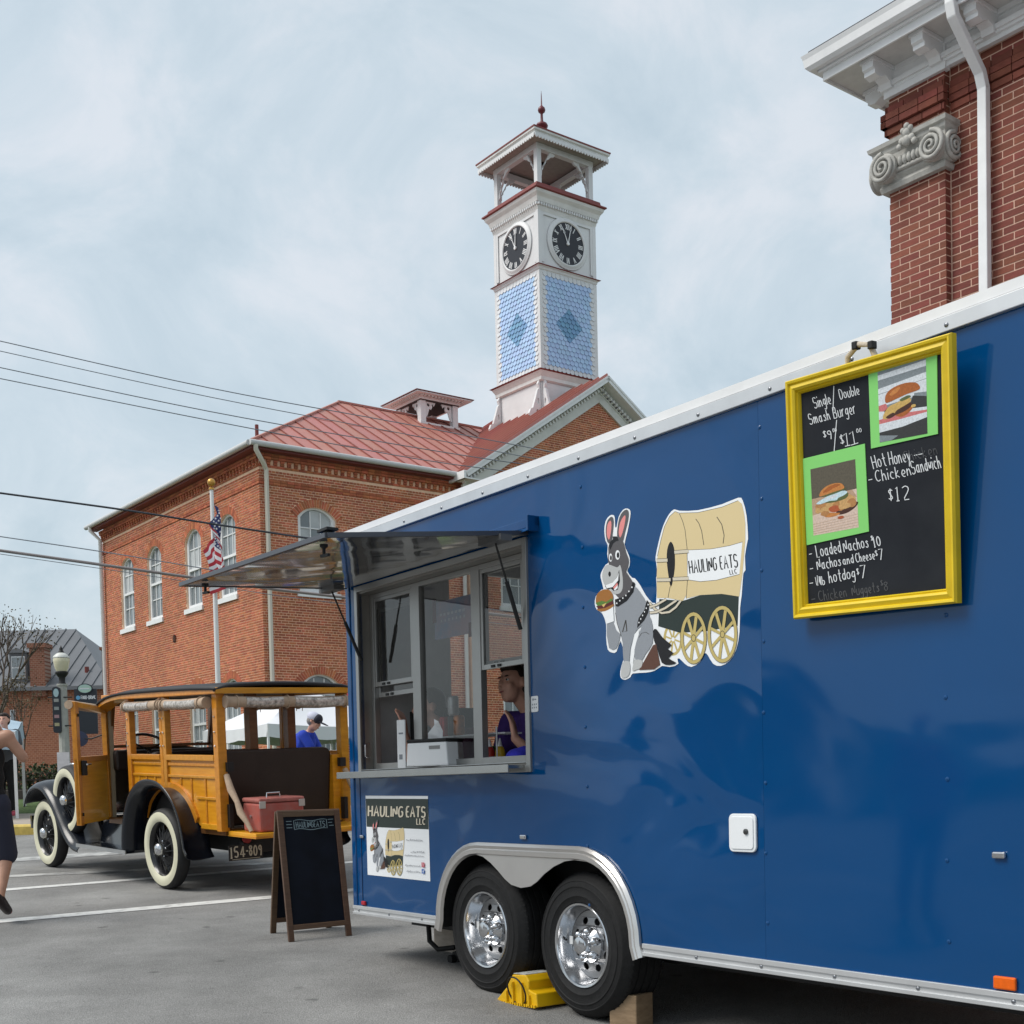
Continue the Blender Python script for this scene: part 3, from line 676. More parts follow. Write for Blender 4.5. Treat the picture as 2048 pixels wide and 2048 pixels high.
for n in restm:
    if restm[n].v: restm[n].build('shingles', SH[n], tw, kind='stuff')
# clock stage: recessed panel border, clocks
NUM = ['XII', 'I', 'II', 'III', 'IIII', 'V', 'VI', 'VII', 'VIII', 'IX', 'X', 'XI']
FACEB = mat('clock_black', (.018, .020, .028), .45)
for fi, hands in ((0, (-24, 13)), (1, (-27, 4))):
    fn = FACES[fi]
    m = M(); 
    for (ua, ub, va, vb) in ((-hw + .11, -hw + .2, b1 + .12, ct - .1), (hw - .2, hw - .11, b1 + .12, ct - .1), (-hw + .2, hw - .2, ct - .19, ct - .1)):
        m.prism([(ua, va), (ub, va), (ub, vb), (ua, vb)], fn, 0, .018)
    m.build('panel_moulding', TWH, tw)
    cz = V(17.26); cr_ = .66
    ck = M(); o = Vector(fn(0, cz, 0)); ax = Vector(fn(0, cz, 1)) - o
    ck.lathe([(.001, .03), (cr_, .03), (cr_, 0)], o, ax, 48); c_o = ck.build('clock_face', FACEB, tw, smooth=30)
    rm = M(); rm.lathe([(cr_ - .005, .028), (cr_ - .005, .05), (cr_ + .02, .07), (cr_ + .07, .06), (cr_ + .10, .03), (cr_ + .14, .025), (cr_ + .155, .0)], o, ax, 48); rm.build('clock_rim', TWH, c_o, smooth=40)
    for i, t in enumerate(NUM):
        nm = M(); a = math.pi / 2 - i * math.pi / 6; w_ = {'I': .045, 'V': .085, 'X': .085}; tot = sum(w_[c] for c in t); x = -tot / 2
        def P_(lx, ly):   # lx across, ly radial
            return (math.cos(a) * ly + math.sin(a) * lx, cz + math.sin(a) * ly - math.cos(a) * lx)
        ri, ro = .44, .62
        def sbar(xa, ya, xb, yb, w2, lift): nm.prism([P_(xa - w2, ya), P_(xa + w2, ya), P_(xb + w2, yb), P_(xb - w2, yb)], fn, .031, .036 + lift)
        for c in t:
            if c == 'I': sbar(x + .022, ri, x + .022, ro, .013, 0)
            elif c == 'V': sbar(x + .042, ri, x + .01, ro, .014, 0); sbar(x + .046, ri, x + .075, ro, .009, .002)
            else: sbar(x + .01, ri, x + .075, ro, .009, 0); sbar(x + .075, ri, x + .01, ro, .014, .002)
            x += w_[c]
        nm.build('numeral', WHITE, c_o)
    for hd, ln in ((hands[0], .50), (hands[1], .64)):
        hm = M(); a = R(90 - hd); d = (math.cos(a), math.sin(a)); n_ = (-d[1], d[0])
        q = lambda t, s_: (d[0] * t + n_[0] * s_, cz + d[1] * t + n_[1] * s_)
        lift = .045 if ln < .6 else .055
        hm.prism([q(0, -.02), q(ln * .62, -.011), q(ln * .62, .011), q(0, .02)], fn, lift, lift + .006)
        vs, fs = curve_fill([[q(ln * .6, 0), q(ln * .72, -.038), q(ln, 0), q(ln * .72, .038)], [q(ln * .66, 0), q(ln * .73, -.02), q(ln * .84, 0), q(ln * .73, .02)]], .006)
        hm.add([fn(x_, y_, lift + .003 + z_) for x_, y_, z_ in vs], fs); hm.build('hand', WHITE, c_o)
    hb = M(); hb.lathe([(.001, .075), (.05, .07), (.055, .03)], o, ax, 16); hb.build('hub', WHITE, c_o, smooth=40)
# cornice above the clocks
m = M(); sq(m, [(hw + .02, ct - .1), (hw + .05, ct), (hw + .05, ct + .04)]); sq(m, [(hw + .05, ct + .13), (hw + .1, ct + .15), (hw + .14, ct + .28), (hw + .22, ct + .38), (hw + .24, ct + .46)]); sq(m, [(hw + .05, ct + .04), (hw + .05, ct + .14)]); m.build('cornice', OFFWHITE, tw)
m = M(); nd = 26
for i in range(nd):
    u = -hw - .08 + (TW + .16) * (i + .25) / nd
    for fn in FACES: m.prism([(u, ct + .045), (u + .05, ct + .045), (u + .05, ct + .125), (u, ct + .125)], fn, .05, .12)
m.build('dentil_band', TWH, tw, kind='stuff')
m = M(); sq(m, [(hw + .24, ct + .46), (hw + .30, ct + .485), (hw + .29, ct + .53), (hw + .16, ct + .60), (hw + .14, ct + .70), (0.2, ct + .80)]); m.build('skirt_roof', REDT, tw)
# open belfry
bz0, bz1 = ct + .66, V(19.98)
pw = .17; ph = hw - .10
for sx in (-1, 1):
    for sy in (-1, 1):
        m = M(); m.cbox((sx * ph, sy * ph, (bz0 + bz1) / 2), (pw, pw, bz1 - bz0)); m.build('post', TWH, tw)
m = M(); 
for s_ in (-1, 1):
    m.box(-ph - pw / 2 - .01, ph + pw / 2 + .01, *sorted((s_ * (ph - pw / 2), s_ * (ph + pw / 2 + .01))), bz1, bz1 + .17); m.box(*sorted((s_ * (ph - pw / 2), s_ * (ph + pw / 2 + .01))), -ph + pw / 2, ph - pw / 2, bz1, bz1 + .17)
m.build('beam', TWH, tw)
def knee(sgn, e_):
    """curved knee brace outline: (along beam, down)"""
    o = [(0, -.98), (0, -.84)] + [(e_ * x, y) for x, y in ((.10, -.62), (.42, -.0))] + [(e_ * x, y) for x, y in ((.66, 0), (.60, -.10), (.46, -.14), (.38, -.24), (.27, -.30), (.24, -.42), (.15, -.50), (.12, -.66), (.07, -.72), (.06, -.9))]
    return [(sgn * x, y) for x, y in o]
for axis in (0, 1):
    for off in (-ph, ph):
        for sgn, base in ((1, -ph + pw / 2), (-1, ph - pw / 2)):
            o = [(base + x * .92, bz1 + y * .86) for x, y in knee(sgn, 1)]
            vs, fs = curve_fill([o], .07); m = M(); m.add([(x, off + z, y) if axis == 0 else (off + z, x, y) for x, y, z in vs], fs); m.build('brace', TWH, tw)
# eave: soffit, fascia, scallops, roof, finial
eo = hw + .36; ez = bz1 + .17
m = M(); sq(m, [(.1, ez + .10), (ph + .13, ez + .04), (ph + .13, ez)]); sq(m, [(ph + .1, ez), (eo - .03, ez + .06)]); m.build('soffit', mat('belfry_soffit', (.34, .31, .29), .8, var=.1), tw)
m = M(); sq(m, [(eo - .02, ez + .02), (eo - .02, ez + .12), (eo + .03, ez + .15), (eo + .03, ez + .21)]); m.build('fascia', OFFWHITE, tw)
o = []; ns = 26
for i in range(ns):
    for t in (0, .17, .33, .5, .67, .83): o.append((-eo + .02 + (2 * eo - .04) * (i + t) / ns, -.02 - .065 * math.sin(math.pi * t) ** .7))
o = [(-eo + .02, .05)] + o + [(eo - .02, -.02), (eo - .02, .05)]
vs, fs = curve_fill([o], .03)
for i in range(4):
    Rm = Matrix.Rotation(math.pi / 2 * i, 3, 'Z'); m = M(); m.add([tuple(Rm @ Vector((x, -eo - z, ez + y))) for x, y, z in vs], fs); m.build('scalloped_trim', TWH, tw)
m = M(); sq(m, [(eo - .03, ez + .2), (eo + .05, ez + .212), (eo + .05, ez + .25), (eo * .5, ez + .62), (.03, V(21.25))]); m.build('tower_roof', REDT, tw)
m = M(); zt = V(21.0)
m.lathe([(.26, 0), (.13, .14), (.085, .30), (.08, .36), (.18, .44), (.20, .50), (.17, .56), (.07, .60), (.045, .68), (.04, .86), (.05, .9), (.105, .94), (.125, 1.0), (.105, 1.07), (.05, 1.12), (.025, 1.16), (.012, 1.5), (.003, 1.62)], (0, 0, zt - .05), n=20); m.build('finial', mat('finial_red', (.13, .022, .03), .4, var=.15), tw, smooth=40)
# scrolled consoles at the foot of the tower
def console():
    o = [(0, 0), (.52, 0), (.52, .16), (.44, .20), (.42, .34), (.47, .42), (.40, .56), (.31, .60), (.27, .72), (.20, .90), (.12, 1.14), (.06, 1.2), (.10, 1.32), (.05, 1.42), (0, 1.45)]
    holes = [[(cx_ + rx * math.cos(t), cz_ + rz_ * math.sin(t)) for t in [2 * math.pi * i / 9 for i in range(9)]] for cx_, cz_, rx, rz_ in ((.30, .24, .08, .10), (.14, .46, .05, .12), (.10, .82, .03, .09))]
    return curve_fill([o] + holes, .09)
vs, fs = console()
for (px_, py_, dx, dy) in ((-hw, -hw + .1, -1, 0), (-hw + .1, -hw, 0, -1), (-hw, hw - .1, -1, 0), (hw - .1, -hw, 0, -1)):
    m = M(); m.add([(px_ + dx * x + (z if dx == 0 else 0), py_ + dy * x + (z if dy == 0 else 0), V(11.25) + y * 1.08) for x, y, z in vs], fs); m.build('console', TWH, tw)
# ------------------------------------------------------------------ dark red brick bank building on the right
BB = .655
bk = thing('bank_building', 'dark red brick corner building with white bracketed eave and scrolled stone pilaster capital', 'building', (3.584, 12.2, gz(12.2)), -(math.pi / 2 - BB))
def HB(z): return z + ZC - gz(12.2)
pl_w = .59; rec = .075
m = M(); m.box(0, pl_w, 0, .5, HB(-1.2), HB(6.42)); m.box(.012, 9, rec, .5, HB(-1.2), HB(6.421)); m.box(.001, .49, .5, 6, HB(-1.2), HB(6.42)); m.build('wall', MORTARL, bk)
fn_p = lambda u, v, d: (u, d, v); fn_w = lambda u, v, d: (u, rec + d, v); fn_s = lambda u, v, d: (pl_w - d, u, v); fn_e = lambda u, v, d: (d, u, v)
C_, L_b = .0667, .2127
zt = HB(6.415)
def rows(u0, u1, z0, ph=0): n = int((zt - z0) / C_); return [rect(b) for b in brick_rows(u0, u1, zt - n * C_, zt, course=C_, length=L_b, joint=.013, header=0, phase=ph)]
pq = [q for q in rows(-.006, pl_w + .006, HB(3.2))]
low = [rect(b) for b in brick_rows(-.006, pl_w, HB(-1.2), HB(3.15), course=C_, length=L_b, joint=.013, header=0)]
r1 = brick_objects(pq, fn_p, bk, BRICKD, 170, lambda q: -q[0][1] if q[0][1] > HB(4.0) else 1e7, .004)
wq2 = rows(pl_w + .02, 2.6, HB(3.2), .06)
r2 = brick_objects([q for q in wq2], fn_w, bk, BRICKD, 130, lambda q: q[0][0] if q[0][1] > HB(4.0) else 1e7, .004)
for q in low: brick_solid(r1, fn_p, q, .004)
for q in [rect(b) for b in brick_rows(pl_w + .02, 5, HB(-1.2), HB(3.17), course=C_, length=L_b, joint=.013, header=0)] + rows(2.62, 8.9, HB(3.2), .06): brick_solid(r2, fn_w, q, .004)
for q in rows(0, rec, HB(3.2)): brick_solid(r2, fn_s, [(max(p[0], 0), p[1]) for p in q], .004)
for q in rows(.01, 3.5, HB(3.2), .1): brick_solid(r2, fn_e, q, .004)
r1.build('brickwork', BRICKD, bk, kind='stuff'); r2.build('brickwork', BRICKD, bk, kind='stuff')
# corbelled bands over the capital
m = M()
for z, pr in ((6.03, .035), (6.10, .06), (6.165, .06), (6.235, .03)):
    for fn, a, b in ((fn_p, -pr, pl_w + pr * .5), (fn_w, pl_w + .02, 2.6), (fn_e, -pr, 1.5)):
        u = a
        while u < b: brick_solid(m, fn, rect((u, min(u + .2, b), HB(z), HB(z) + .057)), pr if fn is not fn_w else pr * .6, .0); u += .208
m.build('corbel_band', BRICKD, bk, kind='stuff')
# white cornice
m = M(); o_ = .56
def band(mm, out, z0, z1, thick=.03, xr=9):
    """board that follows the street side and turns the corner"""
    mm.box(-out, xr, -out, -out + thick, HB(z0), HB(z1)); mm.box(-out, -out + thick, -out + thick, 6, HB(z0), HB(z1))
fr_ = M()
for out, z0, z1 in ((.02, 6.39, 6.62), (.05, 6.43, 6.47), (.075, 6.455, 6.50), (.05, 6.58, 6.625)): band(fr_, out, z0, z1, .05)
fr_.box(-.03, pl_w + .04, -.045, .03, HB(6.37), HB(6.625))
fr_.build('frieze', WHITE, bk)
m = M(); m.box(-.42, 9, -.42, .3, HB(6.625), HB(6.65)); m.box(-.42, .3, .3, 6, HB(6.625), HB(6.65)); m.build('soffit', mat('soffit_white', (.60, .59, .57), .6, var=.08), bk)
m = M(); band(m, .43, 6.60, 6.70, .02); band(m, .46, 6.675, 6.78, .03); band(m, .50, 6.755, 6.80, .05); m.build('fascia', WHITE, bk)
m = M()
prof = [(.47, 6.70), (.52, 6.70), (.55, 6.73), (.56, 6.80), (.575, 6.84), (.56, 6.845), (.55, 6.83)]
for i in range(len(prof) - 1):
    (a, za), (b, zb_) = prof[i], prof[i + 1]
    m.add([(-a, -a, HB(za)), (9, -a, HB(za)), (9, -b, HB(zb_)), (-b, -b, HB(zb_))], [(0, 1, 2, 3)]); m.add([(-a, -a, HB(za)), (-a, 6, HB(za)), (-b, 6, HB(zb_)), (-b, -b, HB(zb_))], [(3, 2, 1, 0)])
m.build('gutter', WHITE, bk)
SHG = mat('roof_shingle_dark', (.03, .028, .04), .9, var=.3, vscale=12, bump=.5, bscale=30)
m = M(); m.add([(-.52, -.52, HB(6.86)), (9, -.52, HB(6.86)), (9, 3, HB(8.3)), (3, 3, HB(8.3)), (-.52, 6, HB(6.86))], [(0, 1, 2, 3), (0, 3, 4)]); m.box(-.52, 9, -.53, -.46, HB(6.835), HB(6.88)); m.box(-.53, -.46, -.46, 6, HB(6.835), HB(6.88)); m.build('roof', SHG, bk)
mo = M(); oo = [(0, 0), (.33, 0), (.33, -.085), (.30, -.10), (.30, -.135), (.22, -.15), (.14, -.11), (.08, -.14), (.06, -.19), (0, -.19)]
mo.prism([(-u, v) for u, v in oo], lambda u, v, d: (d, u, v), -.06, .06); mo.box(-.08, .08, -.345, -.0, -.03, .0)
mm = mo.mesh('modillion', WHITE)
for i in range(9): inst('modillion', mm, bk, (.02 + .53 * i, -.021, HB(6.622)))
for i in range(3): inst('modillion', mm, bk, (-.021, .16 + .53 * i, HB(6.622)), (0, 0, -math.pi / 2))
# downspout
m = M()
def rtube(mm, pts, w, d):
    for p, q in zip(pts, pts[1:]): mm.bar(p, q, w, d, (0, 1, 0))
path = [(.98, -.47, HB(6.80)), (.98, -.47, HB(6.62)), (.98, -.44, HB(6.52)), (.985, -.24, HB(6.33)), (.99, -.06, HB(6.16)), (.99, -.01, HB(6.04)), (.99, -.01, HB(-1))]
for (p, q), (a, b) in zip(zip(path, path[1:]), [(0, 0)] * 9):
    p, q = Vector(p), Vector(q); d = (q - p).normalized(); sx = Vector((.044, 0, 0)); sy = d.cross(Vector((1, 0, 0))).normalized() * .036
    p -= d * .012; q += d * .012
    m.add([p - sx - sy, p + sx - sy, p + sx + sy, p - sx + sy, q - sx - sy, q + sx - sy, q + sx + sy, q - sx + sy], [(0, 1, 2, 3), (7, 6, 5, 4), (0, 4, 5, 1), (1, 5, 6, 2), (2, 6, 7, 3), (3, 7, 4, 0)])
m.build('downspout', WHITE, bk, bevel=.008)
# scrolled capital
STONE = mat('carved_limestone', (.44, .43, .40), .8, var=.2, vscale=9, weather=.2, bump=.25, bscale=60)
cz = HB(5.50)
m = M()
prof = [(0, .0), (.06, .0), (.075, .04), (.06, .07), (.09, .10), (.10, .30), (.12, .33), (.125, .36), (.15, .375), (.16, .41), (0, .41)]
for (d0, h0), (d1, h1) in zip(prof, prof[1:]):
    f0, f1 = d0 * .9, d1 * .9
    A = [(-f0, -d0, cz + h0), (pl_w + f0 * .8, -d0, cz + h0), (pl_w + f0 * .8, rec, cz + h0), (-f0, .35, cz + h0)]; Bq = [(-f1, -d1, cz + h1), (pl_w + f1 * .8, -d1, cz + h1), (pl_w + f1 * .8, rec, cz + h1), (-f1, .35, cz + h1)]
    for i in (0, 1, 3): m.add([A[i], A[(i + 1) % 4], Bq[(i + 1) % 4], Bq[i]], [(0, 1, 2, 3)])
cap = m.build('capital', STONE, bk)
def volute(cx_, cy_, cz_, r, face, flip):
    """spiral scroll: drum with a raised spiral rib on its face"""
    mm = M(); pts = []; turns = 2.6
    for i in range(60):
        t = i / 59; a = math.pi / 2 + flip * turns * 2 * math.pi * t; q = r * (1 - t) ** 1.0 * .9 + .012; pts.append((q * math.cos(a), q * math.sin(a), t))
    dm = M()
    if face == 'y':
        dm.lathe([(.001, -.02), (r * .8, -.02), (r * .98, -.005), (r, .02), (r * .75, .13), (r * .85, .30)], (cx_, cy_, cz_), (0, 1, 0), 28)
        mm.tube([(cx_ + x, cy_ - .025 - .02 * t, cz_ + z) for x, z, t in pts], [.022 - .010 * p[2] for p in pts], 8)
    else:
        dm.lathe([(.001, -.02), (r * .8, -.02), (r * .98, -.005), (r, .02), (r * .75, .13), (r * .85, .28)], (cx_, cy_, cz_), (1, 0, 0) if cx_ < .2 else (-1, 0, 0), 28)
        sx = -1 if cx_ < .2 else 1
        mm.tube([(cx_ + sx * (.025 + .02 * t), cy_ + x, cz_ + z) for x, z, t in pts], [.022 - .010 * p[2] for p in pts], 8)
    d = dm.build('volute', STONE, cap, smooth=40); mm.build('volute', STONE, cap, smooth=50)
vz = HB(5.68)
volute(.04, -.15, vz, .132, 'y', 1); volute(pl_w - .03, -.15, vz, .132, 'y', -1)
volute(-.12, .02, vz - .01, .125, 'x', 1); volute(pl_w + .07, .0, vz - .01, .125, 'x', 1)
m = M()
for i in range(5): m.ell((.20 + .048 * i + (.0 if i < 2 else .0), -.115, HB(5.70)), (.026, .035, .05), 10, 6)
m.tube([(.12, -.10, HB(5.64)), (.48, -.10, HB(5.64))], .022, 8)
for k, (x, z, r_) in enumerate(((.30, 5.83, .05), (.25, 5.84, .035), (.35, 5.84, .035), (.30, 5.90, .042), (.26, 5.93, .028), (.34, 5.93, .028), (.22, 5.80, .03), (.38, 5.80, .03), (.30, 5.96, .03))): m.ell((x, -.16, HB(z)), (r_, r_ * .9, r_), 8, 6)
m.build('carved_rosette', STONE, cap, smooth=60)

# ------------------------------------------------------------------ overhead wires
def wire(pts, Y, r, label, m_=None):
    P = [at(px, py, Y + i * .0) for i, (px, py) in enumerate(pts)]
    # smooth curve through the measured points, run on past both ends
    K = P; out = []
    for i in range(len(K) - 1):
        p0, p1, p2, p3 = K[max(0, i - 1)], K[i], K[i + 1], K[min(len(K) - 1, i + 2)]
        for t in [k / 6 for k in range(6)]: out.append(.5 * ((2 * p1) + (p2 - p0) * t + (2 * p0 - 5 * p1 + 4 * p2 - p3) * t * t + (3 * p1 - p0 - 3 * p2 + p3) * t ** 3))
    dA = (out[0] - out[1]).normalized(); dB = (P[-1] - out[-1]).normalized()
    out = [out[0] + dA * 30 + Vector((0, 0, 1.5)), out[0] + dA * 12 + Vector((0, 0, .3))] + out; K = P + [P[-1] + dB * 14 + Vector((0, 0, .4)), P[-1] + dB * 34 + Vector((0, 0, 2.2))]; out += K[len(P) - 1:-1]
    out.append(K[-1]); o = out[0]
    mm = M(); mm.tube([p - o for p in out], r, 6); w = mm.build('overhead_wire', m_ or mat('wire_grey', (.15, .17, .20), .6), smooth=60); w.location = o
    tag(w, label, 'wire', 'overhead wires')
wire([(0, 682), (420, 776), (800, 846), (1110, 905)], 26, .0095, 'topmost of the four thin wires crossing the sky left of the red roof')
wire([(0, 702), (420, 794), (810, 868), (1110, 925)], 26.1, .008, 'second from top of the four thin wires crossing the sky')
wire([(0, 735), (420, 823), (800, 890), (1000, 922)], 26.2, .0095, 'third from top of the four thin wires crossing the sky')
wire([(0, 757), (420, 841), (760, 905), (900, 928)], 26.3, .0095, 'lowest of the four thin wires running towards the red roof')
DKW = mat('wire_black', (.02, .025, .035), .6)
wire([(0, 986), (250, 1020), (420, 1047), (640, 1080)], 22, .017, 'single dark wire crossing in front of the corner of the brick town hall', DKW)
wire([(0, 1073), (215, 1105), (420, 1139), (600, 1168)], 22.2, .009, 'thin wire passing just above the thick cable near the awning tip')
wire([(0, 1101), (200, 1129), (370, 1153), (560, 1180)], 22.3, .026, 'thick pale telephone cable running to the awning tip', mat('cable_pale', (.20, .18, .18), .6))
wire([(0, 1108), (215, 1139), (340, 1158), (560, 1192)], 22.4, .006, 'faint thin wire just below the thick pale cable')

# ------------------------------------------------------------------ flagpole and flag
fp = at(430, 1180, 24); fpz = gz(24); ftop = at(423.5, 968, 24).z
pole = thing('flagpole', 'white metal flagpole with gold ball in front of the brick town hall', 'flagpole', (at(437, 1367, 24).x, 24, fpz))
m = M(); lean = at(423.5, 968, 24).x - at(437, 1367, 24).x
hgt = ftop - fpz - .1; slope_ = lean / (ftop - at(437, 1367, 24).z)
m.tube([(0, 0, 0), (slope_ * hgt, 0, hgt)], [.058, .034], 12); m.build('pole', mat('pole_white', (.72, .72, .72), .35), pole, smooth=50)
m = M(); m.ell((slope_ * (hgt + .13), 0, hgt + .13), .075, 14, 10); m.lathe([(.05, 0), (.05, .03), (.02, .06)], (slope_ * hgt, 0, hgt - .01)); m.build('gold_ball', mat('gold', (.55, .30, .07), .35, .6), pole, smooth=40)
# drooping flag: a hanging cloth with folds; stripes, canton and stars laid out in the cloth's own coordinates
fl_top = at(424, 1010, 24).z; 
flag = thing('flag', 'drooping striped american flag hanging limp on the white pole', 'flag', (pole.location.x + slope_ * (fl_top - fpz), 24, fl_top))
FR = mat('flag_red', (.40, .03, .045), .8); FW = mat('flag_white', (.66, .66, .68), .8); FB = mat('flag_blue', (.025, .035, .13), .8)
cw_, ch_ = 2.05, 1.18
def cloth(u, v):
    """u along the fly 0..1, v down the hoist 0..1; the fly end hangs down in folds"""
    drop = u * 1.02; fold = math.sin(u * 10 + v * 1.6) * .07 * (.35 + .65 * u) + math.sin(u * 21 + 1) * .02
    xx = (.03 + .13 * math.sin(u * 2.9)) * (1 if v > .3 else .7 + v) * 1.0 + .05 * math.sin(u * 13 + v * 4) - .16 * u * (1 - v)
    return Vector((xx * 1.35 + fold * 1.0, -.05 + fold * 1.1 - .05 * u, -v * ch_ * (1 - .30 * u) - drop * .85))
NU, NV = 40, 26
for nm, test, mt in (('stripes', lambda u, v: 0, None),):
    mr, mw_, mb = M(), M(), M()
    for i in range(NU):
        for j in range(NV):
            u0_, u1_, v0_, v1_ = i / NU, (i + 1) / NU, j / NV, (j + 1) / NV
            uc, vc = (u0_ + u1_) / 2, (v0_ + v1_) / 2
            tgt = mb if (uc < .4 and vc < 7 / 13) else (mr if int(vc * 13) % 2 == 0 else mw_)
            tgt.add([cloth(u0_, v0_), cloth(u1_, v0_), cloth(u1_, v1_), cloth(u0_, v1_)], [(0, 1, 2, 3)])
    mr.build('red_stripes', FR, flag, smooth=60, kind='stuff'); mw_.build('white_stripes', FW, flag, smooth=60, kind='stuff'); mb.build('canton', FB, flag, smooth=60)
    st = M()
    for i in range(6):
        for j in range(5):
            c = cloth(.04 + .36 * (i + .3 + .4 * (j % 2)) / 6, (7 / 13) * (j + .5) / 5)
            st.poly([c + Vector((.026 * math.cos(a) * (1 if k % 2 == 0 else .42), -.012, .026 * math.sin(a) * (1 if k % 2 == 0 else .42))) for k, a in enumerate([math.pi / 2 + math.pi * q / 5 for q in range(10)])])
    st.build('stars', FW, flag, kind='stuff')
# ------------------------------------------------------------------ food trailer
TO = Vector((-1.0795, 8.0573, gz(8.0573))); TRZ = -.9525
tr = thing('food_trailer', 'blue concession trailer with silver trim, open serving window and raised awning', 'food trailer', TO, TRZ)
TRM = Matrix.Translation(TO) @ Matrix.Rotation(TRZ, 4, 'Z'); TRI = TRM.inverted()
TN = (TRM.to_3x3() @ Vector((0, -1, 0)))     # outwards, towards the street
def Q(z): return z + ZC - TO.z                # from heights over the camera to heights over the root
def TP(px, py, off=0):
    """picture point on the trailer's street side -> (x along, z), off metres outside the skin"""
    q = TRI @ onplane(px, py, TO + TN * off, TN); return q.x, q.z
BLUE = mat('trailer_blue', (.0003, .052, .172), .07, var=.04, vscale=.8, spec=.5, weather=.06)
def wavy(m, amt=.35, scale=1.1):
    """low oil-can dents in the sheet that bend its reflections"""
    t = m.node_tree; l = t.links.new; b = t.nodes['Principled BSDF']; tcn = N(t, 'ShaderNodeTexCoord'); mpn = N(t, 'ShaderNodeMapping'); mpn.inputs['Scale'].default_value = (1, 1, 1.5)
    nz = N(t, 'ShaderNodeTexNoise'); nz.inputs['Scale'].default_value = scale; nz.inputs['Detail'].default_value = 1.5; nz.inputs['Distortion'].default_value = .6
    bp = N(t, 'ShaderNodeBump'); bp.inputs['Strength'].default_value = 1; bp.inputs['Distance'].default_value = amt
    l(tcn.outputs['Object'], mpn.inputs[0]); l(mpn.outputs[0], nz.inputs[0]); l(nz.outputs[0], bp.inputs['Height']); l(bp.outputs[0], b.inputs['Normal']); l(bp.outputs[0], b.inputs['Coat Normal'])
wavy(BLUE, .034, 1.35)
RAIL = mat('silver_rail', (.62, .63, .64), .35, .55, var=.08, vscale=4, bump=.03, bscale=20)
fside = lambda u, v, d: (u, d, v)
XE, WD = 6.5, 2.45
zb, zt_, ztop = Q(-.731), Q(1.53), Q(1.627)
wx0_, wx1_, wz0_, wz1_ = .15, 1.915, Q(.11), Q(1.225)
# wheel arch outline: rounded top over both wheels
ax0, ax1, az = 1.00, 2.785, Q(-.305); ar = .43
arch = [(ax0, zb - .06)] + [(ax0 + .02 + ar - ar * math.cos(t), az - ar + ar * math.sin(t)) for t in [math.pi / 2 * i / 10 for i in range(11)]] + [(ax1 - .02 - ar + ar * math.sin(t), az - ar + ar * math.cos(t)) for t in [math.pi / 2 * i / 10 for i in range(11)]] + [(ax1, zb - .06)]
outer = [(.04, zb)] + [p for p in [(ax0, zb)] + arch[1:-1] + [(ax1, zb)]] + [(3.546, zb), (3.546, zt_), (.04, zt_)]
hole = [(wx0_, wz0_), (wx1_, wz0_), (wx1_, wz1_), (wx0_, wz1_)]
vs, fs = curve_fill([outer, hole], .02); m = M(); m.add([fside(x, y, .01 - z) for x, y, z in vs], fs); m.build('side_panel', BLUE, tr)
BLUEF = mat('trailer_blue_flat', (.0003, .052, .172), .07, var=.04, vscale=.8, spec=.5, weather=.06); wavy(BLUEF, .009, 1.1)
m = M(); m.box(3.548, XE, -.001, .02, zb, zt_); m.build('side_panel', BLUEF, tr)
m = M(); m.box(-.012, .04, -.008, .06, zb - .01, zt_ + .02); m.box(-.012, .02, .06, WD, zb, zb + .05); m.build('corner_post', BLUE, tr, bevel=.006)
m = M(); m.box(.105, .108, -.0035, -.001, zb, wz0_ - .02); m.build('door_seam', mat('seam_dark', (.002, .01, .05), .5), tr)
INT = mat('trailer_interior', (.70, .71, .71), .45, var=.08)
fl = Q(-.70); cl = Q(1.56)
dy0, dy1, dz1 = .74, 1.62, Q(1.43)
m = M(); m.box(-.01, .03, .06, dy0, zb, zt_ + .02); m.box(-.01, .03, dy1, WD, zb, zt_ + .02); m.box(-.01, .03, dy0, dy1, dz1, zt_ + .02); m.build('end_wall', INT, tr)
m = M(); m.box(0, XE, WD - .03, WD, zb, zt_); m.box(XE - .03, XE, .03, WD - .031, zb, zt_); m.build('far_wall', INT, tr)
m = M(); m.box(.03, XE - .03, .43, WD - .031, fl - .05, fl); m.box(.03, ax0 - .01, .02, .43, fl - .05, fl); m.box(ax1 + .01, XE - .03, .02, .43, fl - .05, fl); m.build('floor', mat('trailer_floor', (.05, .05, .052), .7), tr)
m = M(); m.box(-.03, XE + .03, -.012, WD + .03, cl, ztop - .005); m.build('roof', WHITE, tr)
m = M(); m.box(.035, ax0 - .01, .021, .04, fl + .002, wz0_ - .02); m.box(ax1 + .01, XE - .04, .021, .04, fl + .002, wz0_ - .02); m.box(ax0 - .01, ax1 + .01, .0213, .0403, az + .03, wz0_ - .02); m.box(1.96, XE - .04, .0211, .041, wz0_ - .02, cl - .002); m.box(.035, 1.96, .0212, .042, wz1_ + .02, cl - .002); m.build('inner_lining', INT, tr)
